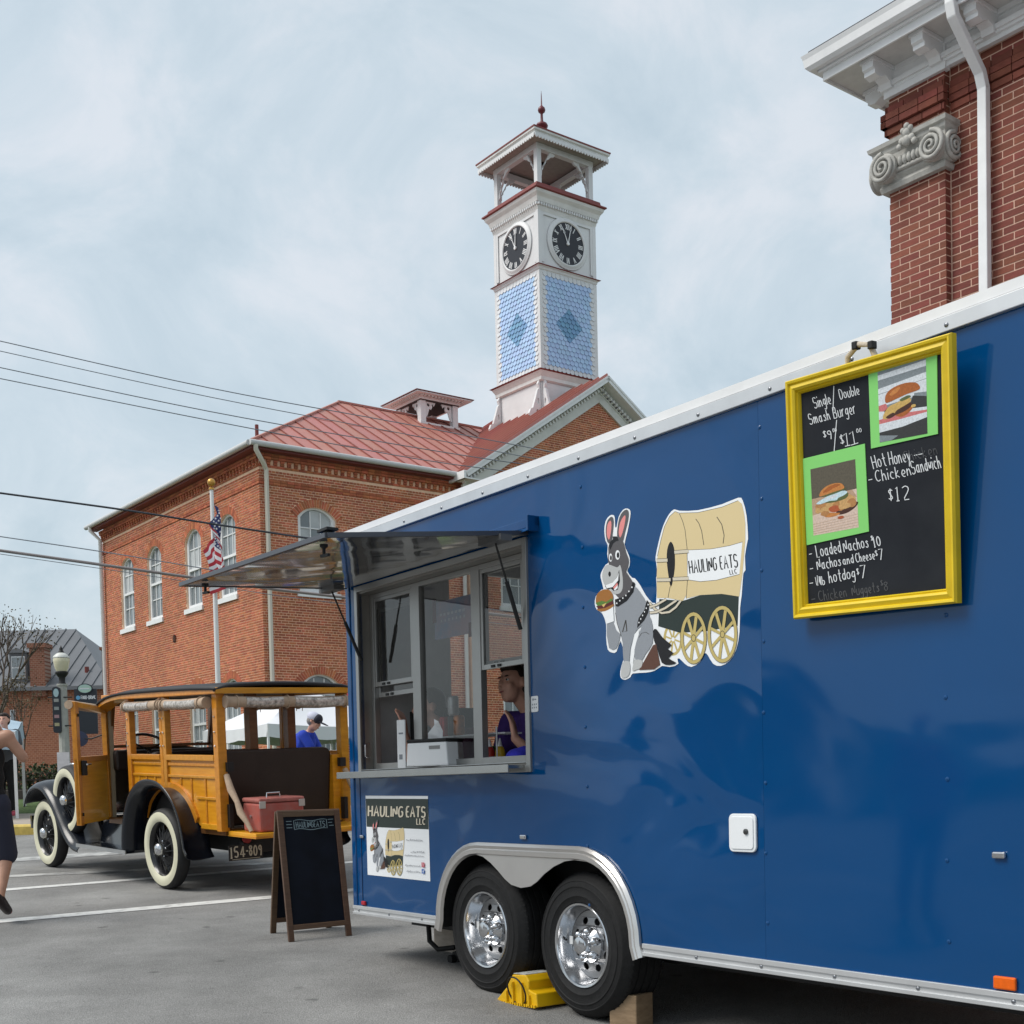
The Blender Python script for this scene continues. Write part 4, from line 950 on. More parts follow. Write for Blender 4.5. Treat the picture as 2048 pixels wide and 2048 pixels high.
# chassis under the floor
CHS = mat('chassis_black', (.012, .012, .013), .6)
for yy in (.35, 1.95):
    m = M(); m.box(.1, XE + .6, yy, yy + .06, zb - .14, zb - .051); m.build('chassis_beam', CHS, tr)
for xx in (.15, .9, 2.9, 3.6, 4.3, 5.0, 5.7, 6.3):
    m = M(); m.box(xx, xx + .05, .06, WD - .06, zb - .049, zb + .0); m.build('cross_member', CHS, tr)
for xx in (1.432, 2.281):
    m = M(); m.tube([(xx, .12, Q(-.78)), (xx, WD - .12, Q(-.78))], .04, 10); m.build('axle', CHS, tr, smooth=40)
m = M(); m.add([(x, y, z) for y in (.03, .42) for x, z in arch], [(i, i + 1, len(arch) + i + 1, len(arch) + i) for i in range(len(arch) - 1)]); m.box(ax0, ax1, .40, .42, zb - .05, az); m.build('wheel_well', BLACK, tr)
# rails
m = M(); m.box(-.02, XE, -.018, .03, zt_ - .002, zt_ + .052); m.add([(-.02, -.018, zt_ + .052), (XE, -.018, zt_ + .052), (XE, -.006, zt_ + .056), (-.02, -.006, zt_ + .056)], [(0, 1, 2, 3)]); m.box(-.02, XE, -.010, .03, zt_ + .054, ztop - .006); m.build('top_rail', RAIL, tr, bevel=.003)
m = M(); m.add([(-.02, -.010, ztop - .006), (XE, -.010, ztop - .006), (XE, .10, ztop + .012), (-.02, .10, ztop + .012)], [(0, 1, 2, 3)]); m.build('drip_edge', RAIL, tr)
for x0, x1 in ((-.012, ax0 - .002), (ax1 + .002, XE)):
    m = M(); m.box(x0, x1, -.012, .03, zb - .016, zb + .006); m.box(x0, x1, -.006, .03, zb - .034, zb - .014); m.box(x0, x1, -.014, .03, zb - .05, zb - .033); m.build('bottom_rail', RAIL, tr, bevel=.002)
# arch trim with the scooped skirt between the wheels
ins = [(1.05, zb - .045)] + [(1.07 + .36 - .36 * math.cos(t), Q(-.72) + .36 * math.sin(t)) for t in [math.pi / 2 * i / 9 for i in range(10)]] + [(1.50, Q(-.37)), (1.57, Q(-.40)), (1.64, Q(-.44)), (1.70, Q(-.48)), (1.76, Q(-.508)), (1.845, Q(-.52)), (1.93, Q(-.508)), (1.99, Q(-.48)), (2.05, Q(-.44)), (2.13, Q(-.40)), (2.22, Q(-.37)), (2.30, Q(-.36))] + [(2.34 + .36 * math.sin(t), Q(-.72) + .36 * math.cos(t)) for t in [math.pi / 2 * i / 9 for i in range(1, 10)]] + [(2.72, zb - .045)]
oin = arch[:1] + arch[1:-1] + arch[-1:]
loop = [(p[0], p[1]) for p in oin] + [(p[0], p[1]) for p in ins[::-1]]
vs, fs = curve_fill([loop], .006); SKIRT = mat('skirt_metal', (.66, .64, .62), .28, .85, var=.05, vscale=3)
m = M(); m.add([fside(x, y, -.012 - z) for x, y, z in vs], fs); sk = m.build('wheel_arch_skirt', SKIRT, tr)
m = M(); k = len(arch)
for inset, outw in ((0, .0), (.02, -.034), (.045, -.042), (.066, -.030)): pass
def off_arch(d): # arch outline shrunk by d
    c = ((ax0 + ax1) / 2, Q(-.75)); o = []
    for i, (x, z) in enumerate(arch):
        a = arch[max(0, i - 1)]; b = arch[min(k - 1, i + 1)]; dx, dz = b[0] - a[0], b[1] - a[1]; l_ = math.hypot(dx, dz); o.append((x + dz / l_ * d, z - dx / l_ * d))
    return o
prof = [(-.012, -.004), (-.012, -.018), (.004, -.030), (.02, -.024), (.026, -.030), (.048, -.028), (.056, -.012)]
rings = [[(x, o, z) for x, z in off_arch(d)] for d, o in prof]
for r0_, r1_ in zip(rings, rings[1:]): m.add(r0_ + r1_, [(i, i + 1, k + i + 1, k + i) for i in range(k - 1)])
m.build('wheel_arch_trim', SKIRT, tr, smooth=45)
# screws
sm = M(); sm.lathe([(.0085, 0), (.0085, .002), (.006, .0045), (.001, .0055)], n=10, ax=(0, -1, 0)); sme = sm.mesh('screw', mat('screw_zinc', (.25, .26, .28), .35, .8), True)
for i in range(15): inst('screw', sme, tr, (.35 + .41 * i, -.018, zt_ + .02))
for i in range(16):
    x = .06 + .385 * i
    if not (ax0 - .03 < x < ax1 + .03): inst('screw', sme, tr, (x, -.0061, zb - .024))
bsm = M(); bsm.lathe([(.008, 0), (.008, .002), (.001, .0045)], n=10, ax=(0, -1, 0)); bsme = bsm.mesh('rivet', BLUE, True)
for x in (2.39, 3.555, 4.42, 4.9):
    for i in range(8):
        z = Q(1.42) - i * .285
        if z > zb + .05: inst('rivet', bsme, tr, (x + (.005 if i % 2 else 0), -.001, z))
# --- wheels
def wheel(cx_, cz_):
    c = Vector((cx_, .035, cz_)); ax = Vector((0, 1, 0))
    ty = M(); r_ = .359
    prof = [(.205, .012), (.215, -.004), (.240, -.011), (.243, -.014), (.247, -.014), (.250, -.012), (.285, -.014), (.288, -.017), (.292, -.017), (.295, -.013), (.315, -.008), (.318, -.010), (.322, -.009), (.326, -.004), (.342, .012), (.352, .024), (.356, .03)]
    for g_ in range(4):
        a = .045 + g_ * .045; prof += [(r_, a - .010), (r_, a + .022), (r_ - .008, a + .024), (r_ - .008, a + .033)]
    prof += [(.356, .215), (.342, .225), (.325, .235), (.29, .245), (.21, .24)]
    ty.lathe(prof, c, ax, 64); w = ty.build('wheel', RUBBER, tr, smooth=38)
    tl = M()
    for i in range(72):
        a = 2 * math.pi * i / 72
        for (y0, y1, ln) in ((.018, .034, .012),):
            p = c + Vector((math.cos(a), 0, math.sin(a))) * (r_ - .004); tn = Vector((-math.sin(a), 0, math.cos(a))) * .0045; rd = Vector((math.cos(a), 0, math.sin(a))) * .007
            tl.add([p - tn + Vector((0, y0, 0)) - rd, p + tn + Vector((0, y0, 0)) - rd, p + tn + Vector((0, y1, 0)) + rd, p - tn + Vector((0, y1, 0)) + rd, p - tn * 1 + Vector((0, y1 + .012, 0)) + rd, p + tn + Vector((0, y1 + .012, 0)) + rd], [(0, 1, 2, 3), (3, 2, 5, 4)])
    tl.build('tread_lugs', RUBBER, w, kind='stuff')
    rm = M(); rm.lathe([(.212, .02), (.214, .0), (.207, -.008), (.198, -.006), (.193, .004), (.188, .03), (.176, .055), (.170, .075), (.166, .080)], c, ax, 48); rm.build('rim', CHROME, w, smooth=50)
    # disc with eight hand holes
    vs, fs = curve_fill([ell2(0, 0, .168, .168, 48), ] + [ell2(.122 * math.cos(a), .122 * math.sin(a), .018, .022, 14, a) for a in [2 * math.pi * (i + .5) / 8 for i in range(8)]], .006)
    dk = M(); dk.add([(c.x + x, c.y + .072 + z - .02 * (1 - min(1, math.hypot(x, y) / .168)), c.z + y) for x, y, z in vs], fs); dk.build('disc', mat('wheel_disc', (.34, .345, .355), .38, .9), w)
    bk_ = M(); bk_.lathe([(.168, .11), (.001, .11)], c, ax, 32); bk_.build('brake_shade', BLACK, w)
    hb = M(); hb.lathe([(.088, .066), (.088, .05), (.07, .03), (.05, .02), (.048, -.005), (.042, -.016), (.03, -.02), (.001, -.022)], c, ax, 32); hb.build('hub', CHROME, w, smooth=40)
    for i in range(6):
        a = 2 * math.pi * i / 6 + .3; lg = M(); p = c + Vector((math.cos(a) * .068, .04, math.sin(a) * .068)); lg.lathe([(.023, .02), (.022, -.008), (.019, -.024), (.012, -.033), (.001, -.036)], p, ax, 12); lg.build('lug_cap', CHROME, w, smooth=45)
    vl = M(); vl.tube([c + Vector((-.19, .045, .01)), c + Vector((-.16, .03, .012))], .006, 8); vl.build('valve', BLACK, w)
    wt = M(); wt.box(c.x - .155, c.x - .13, c.y + .045, c.y + .05, c.z - .01, c.z + .03); wt.build('balance_weight', WHITE, w)
wheel(1.432, Q(-.772)); wheel(2.281, Q(-.783))
m = M(); m.lathe([(.001, 0), (.34, 0), (.34, .2), (.001, .2)], (1.432, WD - .28, Q(-.772)), (0, 1, 0), 32); m.build('wheel', RUBBER, tr, smooth=40)
m = M(); m.lathe([(.001, 0), (.34, 0), (.34, .2), (.001, .2)], (2.281, WD - .28, Q(-.783)), (0, 1, 0), 32); m.build('wheel', RUBBER, tr, smooth=40)
# --- serving window: boxed frame, mullions, sashes, panes
FRM = mat('window_aluminium', (.36, .36, .35), .38, .75, var=.06, vscale=4)
wf = M(); e_ = .035
for (x0, x1, z0, z1) in ((wx0_ - e_, wx0_, wz0_ - e_, wz1_ + e_), (wx1_, wx1_ + e_, wz0_ - e_, wz1_ + e_), (wx0_, wx1_, wz1_, wz1_ + e_), (wx0_, wx1_, wz0_ - e_, wz0_)): wf.box(x0, x1, -.014, .012, z0, z1)
wo = wf.build('serving_window', FRM, tr, bevel=.002)
jb = M(); yb_ = .115
jb.box(wx0_ - .012, wx0_, -.005, yb_, wz0_, wz1_); jb.box(wx1_, wx1_ + .012, -.005, yb_, wz0_, wz1_); jb.box(wx0_, wx1_, .0, yb_, wz1_ - .012, wz1_); jb.box(wx0_, wx1_, .0, yb_, wz0_, wz0_ + .012); jb.build('jamb', mat('jamb_steel', (.26, .245, .225), .4, .7, var=.1, vscale=4), wo)
yw = .095; ytop = Q(1.185); ysil = Q(.165)
def fbar(x0, x1, z0, z1, y0=yw - .02, y1=yw + .02, nm='frame_bar', p=wo, mt=FRM):
    b = M(); b.box(x0, x1, y0, y1, z0, z1); return b.build(nm, mt, p, bevel=.002)
xl, xm1, xm2, xr = .165, .70, 1.345, 1.79
fbar(wx0_ + .001, xl + .02, wz0_ + .013, wz1_ - .013); fbar(xm1 - .045, xm1 + .045, wz0_ + .013, wz1_ - .013, nm='mullion'); fbar(xm2 - .045, xm2 + .04, wz0_ + .013, wz1_ - .013, nm='mullion'); fbar(xr, wx1_ - .001, wz0_ + .013, wz1_ - .013)
for a, b in ((xl + .02, xm1 - .045), (xm1 + .045, xm2 - .045), (xm2 + .04, xr)):
    fbar(a, b, ytop, wz1_ - .013); fbar(a, b, wz0_ + .013, ysil)
def sash(x0, x1, z0, z1, y):
    s_ = M(); t = .022
    s_.box(x0, x0 + t, y, y + .018, z0, z1); s_.box(x1 - t, x1, y, y + .018, z0, z1); s_.box(x0 + t, x1 - t, y, y + .018, z0, z0 + t * 1.3); s_.box(x0 + t, x1 - t, y, y + .018, z1 - t, z1)
    so = s_.build('sash', FRM, wo, bevel=.002); p = M(); p.add([(x0 + t, y + .009, z0 + t), (x1 - t, y + .0095, z0 + t), (x1 - t, y + .011, z1 - t), (x0 + t, y + .0085, z1 - t)], [(0, 1, 2, 3)]); p.build('pane', PANE, so)
    for q in (.1, .16): l_ = M(); l_.box(x0 + q, x0 + q + .03, y - .006, y, z0 + .006, z0 + .02); l_.build('latch', BLACK, so)
    return so
sash(xl + .02, xm1 - .045, Q(.64), ytop, yw - .015); sash(xl + .02, xm1 - .045, Q(.575), Q(1.12), yw + .008)
sash(xm2 + .04, xr, Q(.64), ytop, yw - .015); sash(xm2 + .04, xr, Q(.66), ytop - .005, yw + .008)
p = M(); p.add([(xm1 + .045, yw, ysil), (xm2 - .045, yw, ysil), (xm2 - .045, yw + .002, ytop), (xm1 + .045, yw + .001, ytop)], [(0, 1, 2, 3)]); p.build('pane', PANE, wo)
m = M(); m.box(.02, 1.90, -.115, -.0145, Q(.095), Q(.112)); m.box(.02, 1.90, -.118, -.112, Q(.075), Q(.115)); m.box(wx0_, wx1_, -.013, .07, Q(.123), Q(.128)); m.build('serving_shelf', STEEL, tr, bevel=.002)
m = M(); m.tube([(.185, .03, Q(.20)), (.19, .0, Q(.21)), (.19, .0, Q(.28)), (.185, .03, Q(.29))], .006, 8); m.build('pull_handle', CHROME, wo, smooth=50)
# --- awning
UNDER = mat('awning_underside', (.46, .46, .47), .085, .85, var=.05, vscale=2); wavy(UNDER, .012, 2.2)
AL = 1.135
hz = Q(1.262); A00 = Vector((.03, -.02, hz)); A10 = Vector((1.975, -.02, hz)); A01 = Vector((.03, -1.09, hz - .062)); A11 = Vector((1.975, -AL, hz - .118))
def awn(u, v, d): p = A00.lerp(A10, u).lerp(A01.lerp(A11, u), v); return (p.x, p.y, p.z + d)
m = M(); m.prism([(0, 0), (1, 0), (1, 1), (0, 1)], awn, 0.004, .018); aw = m.build('awning', BLUE, tr)
m = M(); m.grid(lambda u, v: awn(.008 + .984 * u, .008 + .984 * v, 0.002 + .004 * math.sin(u * 9) * math.sin(v * 7)), 30, 20); m.build('underside', UNDER, aw, smooth=60)
m = M()
for a, b in (((0, 0), (0, 1)), ((0, 1), (1, 1)), ((1, 1), (1, 0))): m.bar(awn(*a, .010), awn(*b, .010), .022, .022)
m.build('edge_frame', mat('awning_edge', (.09, .095, .11), .35, .5), aw)
m = M(); m.box(.0, 2.05, -.03, .0, Q(1.295), Q(1.34)); m.add([(0, -.03, Q(1.295)), (2.05, -.03, Q(1.295)), (2.05, -.07, Q(1.268)), (0, -.07, Q(1.268))], [(0, 1, 2, 3)]); m.box(2.035, 2.05, -.07, 0, Q(1.268), Q(1.345)); m.build('hinge_cover', BLUE, tr, bevel=.003)
for x, xo in ((.10, .10), (1.90, 1.90)):
    top = Vector(awn((x - .03) / 1.945, .13, -.02)); bot = Vector((x + (.09 if x < 1 else -.01), -.012, Q(.80)))
    s_ = M(); s_.tube([bot, bot.lerp(top, .55)], .011, 8); so = s_.build('gas_strut', BLACK, aw, smooth=40); s_ = M(); s_.tube([bot.lerp(top, .5), top], .0055, 8); s_.build('strut_rod', mat('rod_dark', (.03, .03, .03), .3, .6), so, smooth=40)
    b_ = M(); b_.box(top.x - .10, top.x + .10, top.y - .035, top.y + .035, top.z - .008, top.z + .022); b_.build('strut_bracket', mat('bracket_grey', (.10, .10, .10), .5), aw)
for u, v in ((.10, .93), (.9, .93)):
    p = Vector(awn(u, v, -.005)); l_ = M(); l_.lathe([(.02, 0), (.02, -.01), (.008, -.02), (.008, -.05)], p, n=10); l_.bar(p + Vector((-.03, 0, -.05)), p + Vector((.05, 0, -.055)), .014, .012); l_.build('awning_latch', BLACK, aw)
p = Vector(awn(.97, .97, .04)); l_ = M(); l_.cbox(p, (.10, .06, .012)); l_.cbox(p - Vector((0, 0, .01)), (.04, .03, .02)); l_.build('awning_catch', BLACK, aw)
# --- lights, hatch, stickers on the skin
def side_light(px, py, col, w=.05, h=.024, nm='marker_light'):
    x, z = TP(px, py); b_ = M(); b_.box(x - w / 2, x + w / 2, -.016, -.001, z - h / 2, z + h / 2); return b_.build(nm, col, tr, bevel=.006)
side_light(1049, 1674, CHROME); side_light(2001, 1710, CHROME); side_light(726, 1673, CHROME, .04, .02)
o_ = mat('amber_reflector', (.75, .12, .004), .25, var=.1, vscale=60); r_ = mat('red_reflector', (.40, .008, .02), .25, var=.1, vscale=60)
side_light(2013, 1966, o_, .085, .045, 'amber_reflector'); side_light(730, 1806, r_, .05, .026, 'red_reflector')
x0, z1 = TP(1461, 1627); x1, z0 = TP(1516, 1705)
def rrect(x0, x1, z0, z1, r, n=5): return arc(x1 - r, z0 + r, r, -math.pi / 2, 0, n) + arc(x1 - r, z1 - r, r, 0, math.pi / 2, n) + arc(x0 + r, z1 - r, r, math.pi / 2, math.pi, n) + arc(x0 + r, z0 + r, r, math.pi, 1.5 * math.pi, n)
HW = mat('hatch_white', (.76, .78, .80), .3)
m = M(); m.prism(rrect(x0, x1, z0, z1, .024), fside, -.012, -.001); hat = m.build('access_hatch', HW, tr, bevel=.003)
m = M(); m.prism(rrect(x0 + .012, x1 - .012, z0 + .012, z1 - .012, .015), fside, -.016, -.0121); m.build('hatch_door', HW, hat, bevel=.002)
m = M(); m.lathe([(.012, 0), (.012, .006), (.004, .009), (.001, .009)], (x0 + .105, -.016, z0 + .085), (0, -1, 0), 14); m.build('lock', mat('lock_zinc', (.1, .1, .1), .3, .8), hat, smooth=40)
x, z = TP(1070, 1408); m = M(); m.prism(rrect(x - .03, x + .03, z - .04, z + .04, .008), fside, -.003, -.001); stk = m.build('card_sticker', WHITE, tr)
m = M(); m.box(x - .018, x - .004, -.0036, -.0031, z + .018, z + .028); m.box(x, x + .016, -.0036, -.0031, z + .020, z + .026)
for i in range(3):
    for j in range(2): m.box(x - .02 + .016 * i, x - .012 + .016 * i, -.0036, -.0031, z - .022 + .016 * j, z - .014 + .016 * j)
m.build('sticker_print', mat('print_grey', (.25, .27, .3), .6), stk)
# stabiliser leg near the right end
m = M(); m.bar((4.62, .45, zb - .05), (4.25, .45, gz(4.4) - TO.z + .01), .06, .06, (0, 1, 0)); m.cbox((4.25, .45, gz(4.5) - TO.z + .012), (.16, .16, .02)); m.build('stabiliser_leg', mat('leg_grey', (.06, .06, .055), .6), tr)
# --- inside: steel panel, shelf, black refrigerator
m = M(); m.box(.06, .50, .40, .70, fl, Q(.50)); fr_o = m.build('refrigerator', mat('fridge_black', (.012, .012, .014), .25), tr)
m = M(); m.box(.45, 1.8, .18, .5, Q(.06), Q(.085)); m.build('counter', STEEL, tr)
m = M(); m.box(2.2, 3.6, 1.7, WD - .04, fl, Q(.3)); m.build('cook_line', STEEL, tr)
# ------------------------------------------------------------------ printed emblem: donkey with a burger, covered wagon
PAL = dict(white=(.80, .82, .84), grey=(.19, .18, .19), dgrey=(.095, .09, .095), lgrey=(.45, .46, .46), black=(.010, .010, .012), pink=(.72, .25, .24), tan=(.66, .53, .29), tan2=(.55, .42, .22), green=(.022, .034, .030), brown=(.10, .045, .03), bun=(.33, .14, .035), leaf=(.12, .16, .03), meat=(.10, .02, .02), cream=(.62, .56, .44), yellow=(.62, .45, .16), wheel=(.50, .40, .15), line=(.05, .045, .04), lettuce=(.10, .20, .04), blue=(.03, .12, .42), red=(.5, .04, .07), ink=(.12, .13, .16))
PN = list(PAL); PM = [mat('print_' + k, v, .35, spec=.4) for k, v in PAL.items()]
class Print(M):
    """flat print: each shape a little above the one before it"""
    def __init__(s, fmap, base, step): super().__init__(); s.fm = fmap; s.d = base; s.st = step
    def p(s, col, pts): s.cur = PN.index(col); s.d += s.st; s.poly([s.fm(x, y, s.d) for x, y in pts]); return s
    def l(s, col, pts, w): s.cur = PN.index(col); s.d += s.st; s.ribbon(pts, w, s.fm, s.d); return s
    def ring(s, col, cx_, cy_, rx, ry, t):
        s.cur = PN.index(col); s.d += s.st; a = ell2(cx_, cy_, rx, ry, 28); b = ell2(cx_, cy_, rx - t, ry - t * 1.25, 28)
        s.add([s.fm(x, y, s.d) for x, y in a + b], [(i, (i + 1) % 28, 28 + (i + 1) % 28, 28 + i) for i in range(28)])
    def text(s, col, txt, x0, y0, x1, y1, h, w, **kw):
        L_ = math.hypot(x1 - x0, y1 - y0); c, sn = (x1 - x0) / L_, (y1 - y0) / L_
        for st in strokes(txt, 0, 0, h, L_, **kw): s.l(col, [(x0 + X * c + Y * sn, y0 + X * sn - Y * c) for X, Y in st], w)
def smooth2(pts, n=3):
    """round a closed outline"""
    o = []; k = len(pts)
    for i in range(k):
        p0, p1, p2, p3 = pts[i - 1], pts[i], pts[(i + 1) % k], pts[(i + 2) % k]
        for q in range(n):
            t = q / n; o.append(tuple(.5 * (2 * p1[a] + (p2[a] - p0[a]) * t + (2 * p0[a] - 5 * p1[a] + 4 * p2[a] - p3[a]) * t * t + (3 * p1[a] - p0[a] - 3 * p2[a] + p3[a]) * t ** 3) for a in (0, 1)))
    return o
S2 = smooth2
DONKEY_OUT = [(318, 470), (330, 380), (365, 330), (400, 322), (415, 350), (418, 430), (432, 430), (450, 340), (490, 275), (530, 262), (558, 285), (555, 350), (530, 480), (505, 590), (530, 660), (552, 720), (550, 790), (530, 840), (575, 900), (600, 905), (650, 970), (700, 1060), (760, 1130), (800, 1150), (800, 1350), (860, 1420), (955, 1520), (970, 1600), (1000, 1690), (920, 1720), (850, 1710), (780, 1755), (700, 1772), (580, 1780), (560, 1812), (510, 1838), (470, 1820), (465, 1760), (485, 1680), (500, 1620), (470, 1480), (430, 1580), (390, 1588), (350, 1560), (335, 1450), (335, 1330), (300, 1230), (250, 1195), (230, 1140), (240, 1070), (290, 1010), (310, 1000), (285, 900), (290, 850), (330, 780), (355, 760), (345, 680), (350, 600), (330, 560)]
WAGON_OUT = [(795, 1120), (800, 1000), (795, 900), (805, 860), (795, 760), (790, 705), (820, 560), (860, 420), (910, 320), (960, 270), (1010, 283), (1180, 278), (1400, 223), (1550, 163), (1592, 190), (1627, 330), (1640, 520), (1636, 560), (1612, 700), (1617, 830), (1597, 860), (1582, 1060), (1567, 1180), (1562, 1400), (1532, 1560), (1472, 1662), (1390, 1710), (1320, 1692), (1270, 1612), (1240, 1595), (1200, 1672), (1120, 1720), (1060, 1692), (1005, 1640), (960, 1650), (860, 1560), (780, 1360)]
def wagon(P, txt=True):
    P.ring('wheel', 950, 1465, 88, 152, 22)
    for a in range(8): t = a * math.pi / 4 + .2; P.l('wheel', [(950 + 14 * math.cos(t), 1465 + 20 * math.sin(t)), (950 + 72 * math.cos(t), 1465 + 130 * math.sin(t))], 15)
    P.p('green', [(825, 1095), (1040, 1112), (1200, 1060), (1400, 1048), (1556, 1073), (1545, 1340), (1250, 1392), (1010, 1405), (815, 1345)])
    P.p('tan', [(808, 700), (838, 560), (872, 430), (920, 335), (970, 290), (1010, 312), (1040, 380), (1062, 460), (1080, 620), (1086, 900), (1072, 1060), (1040, 1113), (900, 1085), (803, 1085), (800, 900)])
    P.p('tan', [(1010, 305), (1180, 300), (1400, 250), (1550, 190), (1585, 220), (1605, 310), (1616, 400), (1616, 550), (1590, 860), (1560, 1072), (1400, 1048), (1200, 1058), (1072, 1090), (1086, 900), (1080, 620), (1062, 460), (1040, 380)])
    P.l('line', [(1010, 310), (1040, 380), (1062, 460), (1080, 620), (1086, 900), (1072, 1090)], 5)
    P.l('line', [(808, 700), (838, 560), (872, 430), (920, 335), (970, 290), (1010, 305), (1180, 300), (1400, 250), (1550, 190)], 4)
    P.l('line', [(1160, 358), (1190, 400), (1215, 470), (1235, 600)], 6); P.l('line', [(1355, 340), (1400, 410), (1422, 510), (1412, 585)], 7); P.l('line', [(905, 1085), (925, 980)], 5)
    P.p('black', S2([(930, 568), (960, 620), (970, 740), (962, 860), (932, 985), (905, 850), (893, 720), (902, 620)]))
    P.p('white', [(1085, 645), (1300, 635), (1470, 605), (1590, 570), (1562, 868), (1350, 922), (1200, 935), (1085, 918)])
    P.l('line', [(1085, 645), (1300, 635), (1470, 605), (1590, 570)], 4); P.l('line', [(1562, 868), (1350, 922), (1200, 935), (1085, 918)], 4)
    if txt: P.text('black', 'HAULING EATS', 1108, 862, 1548, 800, 118, 11); P.text('black', 'LLC', 1478, 872, 1540, 858, 42, 6)
    for a, b in (((800, 742), (902, 738)), ((965, 666), (1095, 655)), ((802, 920), (930, 918)), ((950, 912), (1096, 905))):
        P.l('line', [a, b], 36); P.l('cream', [a, b], 28)
    for cx_, cy_, rx, ry in ((1142, 1455, 120, 238), (1408, 1420, 137, 262)):
        for a in range(8): t = a * math.pi / 4 + .25; P.l('wheel', [(cx_ + 10 * math.cos(t), cy_ + 20 * math.sin(t)), (cx_ + (rx - 14) * math.cos(t), cy_ + (ry - 20) * math.sin(t))], 26)
        P.ring('line', cx_, cy_, rx + 2, ry + 3, 30); P.ring('wheel', cx_, cy_, rx - 1, ry - 1, 25); P.p('line', ell2(cx_, cy_, 22, 34)); P.p('wheel', ell2(cx_, cy_, 17, 28))
def donkey(P):
    p = P.p
    p('grey', [(345, 1320), (400, 1300), (430, 1380), (470, 1420), (455, 1500), (430, 1550), (400, 1562), (365, 1545), (345, 1430)])
    p('black', S2([(770, 1390), (800, 1372), (850, 1440), (905, 1490), (942, 1520), (905, 1555), (958, 1592), (912, 1640), (985, 1682), (920, 1702), (850, 1680), (812, 1560), (780, 1480)], 2))
    p('brown', [(680, 1680), (770, 1520), (800, 1510), (835, 1700), (780, 1742), (640, 1748)])
    p('dgrey', [(440, 850), (520, 840), (570, 915), (592, 960), (560, 1050), (470, 1100), (430, 1060)])
    p('grey', S2([(430, 1110), (510, 1080), (590, 980), (650, 1030), (720, 1150), (735, 1250), (690, 1320), (640, 1360), (600, 1420), (560, 1560), (550, 1672), (500, 1672), (490, 1500), (470, 1420), (440, 1320), (425, 1220)], 2))
    p('white', [(600, 1420), (640, 1370), (640, 1430), (605, 1560), (585, 1690), (560, 1640), (572, 1540)])
    p('grey', S2([(640, 1420), (690, 1290), (735, 1250), (765, 1340), (765, 1500), (700, 1600), (670, 1655), (610, 1662), (600, 1560)], 2))
    P.l('line', [(640, 1450), (665, 1410), (705, 1400), (735, 1420)], 5); P.l('line', [(425, 1220), (440, 1320), (480, 1440)], 5); P.l('line', [(520, 1290), (490, 1400), (530, 1390), (520, 1290)], 10)
    p('lgrey', S2([(490, 1680), (550, 1670), (560, 1740), (545, 1800), (500, 1822), (475, 1800)], 2)); p('lgrey', S2([(600, 1655), (670, 1660), (664, 1720), (620, 1745), (580, 1755), (588, 1700)], 2))
    p('dgrey', S2([(335, 480), (345, 390), (375, 345), (400, 345), (405, 400), (395, 500), (385, 580), (350, 570)])); p('pink', S2([(345, 500), (352, 410), (378, 375), (388, 410), (380, 500), (365, 550)]))
    p('dgrey', S2([(440, 480), (460, 350), (500, 285), (540, 280), (540, 360), (510, 480), (490, 560), (450, 550)])); p('pink', S2([(455, 480), (470, 390), (505, 330), (518, 345), (500, 450), (470, 530)]))
    p('dgrey', S2([(365, 600), (430, 560), (490, 560), (520, 660), (545, 730), (540, 790), (515, 850), (470, 890), (400, 850), (360, 760), (360, 680)]))
    p('lgrey', S2([(303, 890), (320, 810), (360, 778), (440, 805), (470, 785), (492, 900), (490, 1000), (460, 1045), (410, 1045), (370, 1000), (325, 965)]))
    p('black', [(328, 975), (400, 950), (440, 890), (460, 825), (467, 930), (447, 1010), (410, 1022), (385, 1000), (345, 1003)])
    p('white', [(334, 970), (400, 945), (440, 895), (456, 850), (450, 925), (400, 985), (345, 997)]); p('pink', [(402, 992), (440, 945), (448, 965), (418, 1005)]); p('white', [(410, 1008), (446, 968), (446, 995), (420, 1018)])
    p('white', ell2(445, 690, 21, 44)); p('black', ell2(449, 692, 12, 27)); p('white', ell2(381, 715, 15, 38)); p('black', ell2(384, 718, 9, 24)); p('black', ell2(372, 866, 12, 24))
    p('black', [(365, 605), (375, 570), (402, 548), (400, 520), (440, 520), (457, 557), (430, 565), (405, 585), (378, 645)])
    p('black', [(420, 1100), (500, 1075), (560, 1020), (585, 935), (606, 950), (592, 1030), (532, 1112), (450, 1166), (425, 1160)]); p('black', [(640, 1270), (690, 1200), (715, 1105), (737, 1130), (727, 1220), (692, 1290), (625, 1362), (630, 1310)])
    for t in range(6): p('white', ell2(438 + 28 * t, 1135 - 24 * t - (t > 3) * 14 * (t - 3), 6, 8, 8)); p('white', ell2(642 + 17 * t, 1312 - 33 * t, 5, 8, 8))
    p('white', [(300, 1215), (405, 1160), (412, 1300), (350, 1322)])
    p('bun', S2([(245, 1110), (258, 1050), (310, 1010), (370, 1012), (402, 1060), (395, 1110), (330, 1130), (260, 1140)])); p('bun', S2([(258, 1185), (330, 1175), (405, 1140), (400, 1170), (330, 1208), (275, 1205)]))
    p('lettuce', [(243, 1132), (300, 1112), (340, 1122), (395, 1088), (402, 1112), (330, 1150), (262, 1160)]); p('meat', [(248, 1162), (330, 1148), (402, 1108), (407, 1142), (330, 1178), (270, 1188)]); p('yellow', [(300, 1150), (345, 1130), (318, 1172)])
def ropes(P):
    for pts in ([(735, 1130), (790, 1190), (850, 1225), (920, 1215), (980, 1170), (1025, 1110)], [(740, 1222), (800, 1215), (880, 1180), (985, 1108)], [(740, 1170), (800, 1150), (890, 1098)]): P.l('line', pts, 26); P.l('cream', pts, 18)
zl = lambda x, y: (1140 + x / 4.6, 960 + y / 4.6)
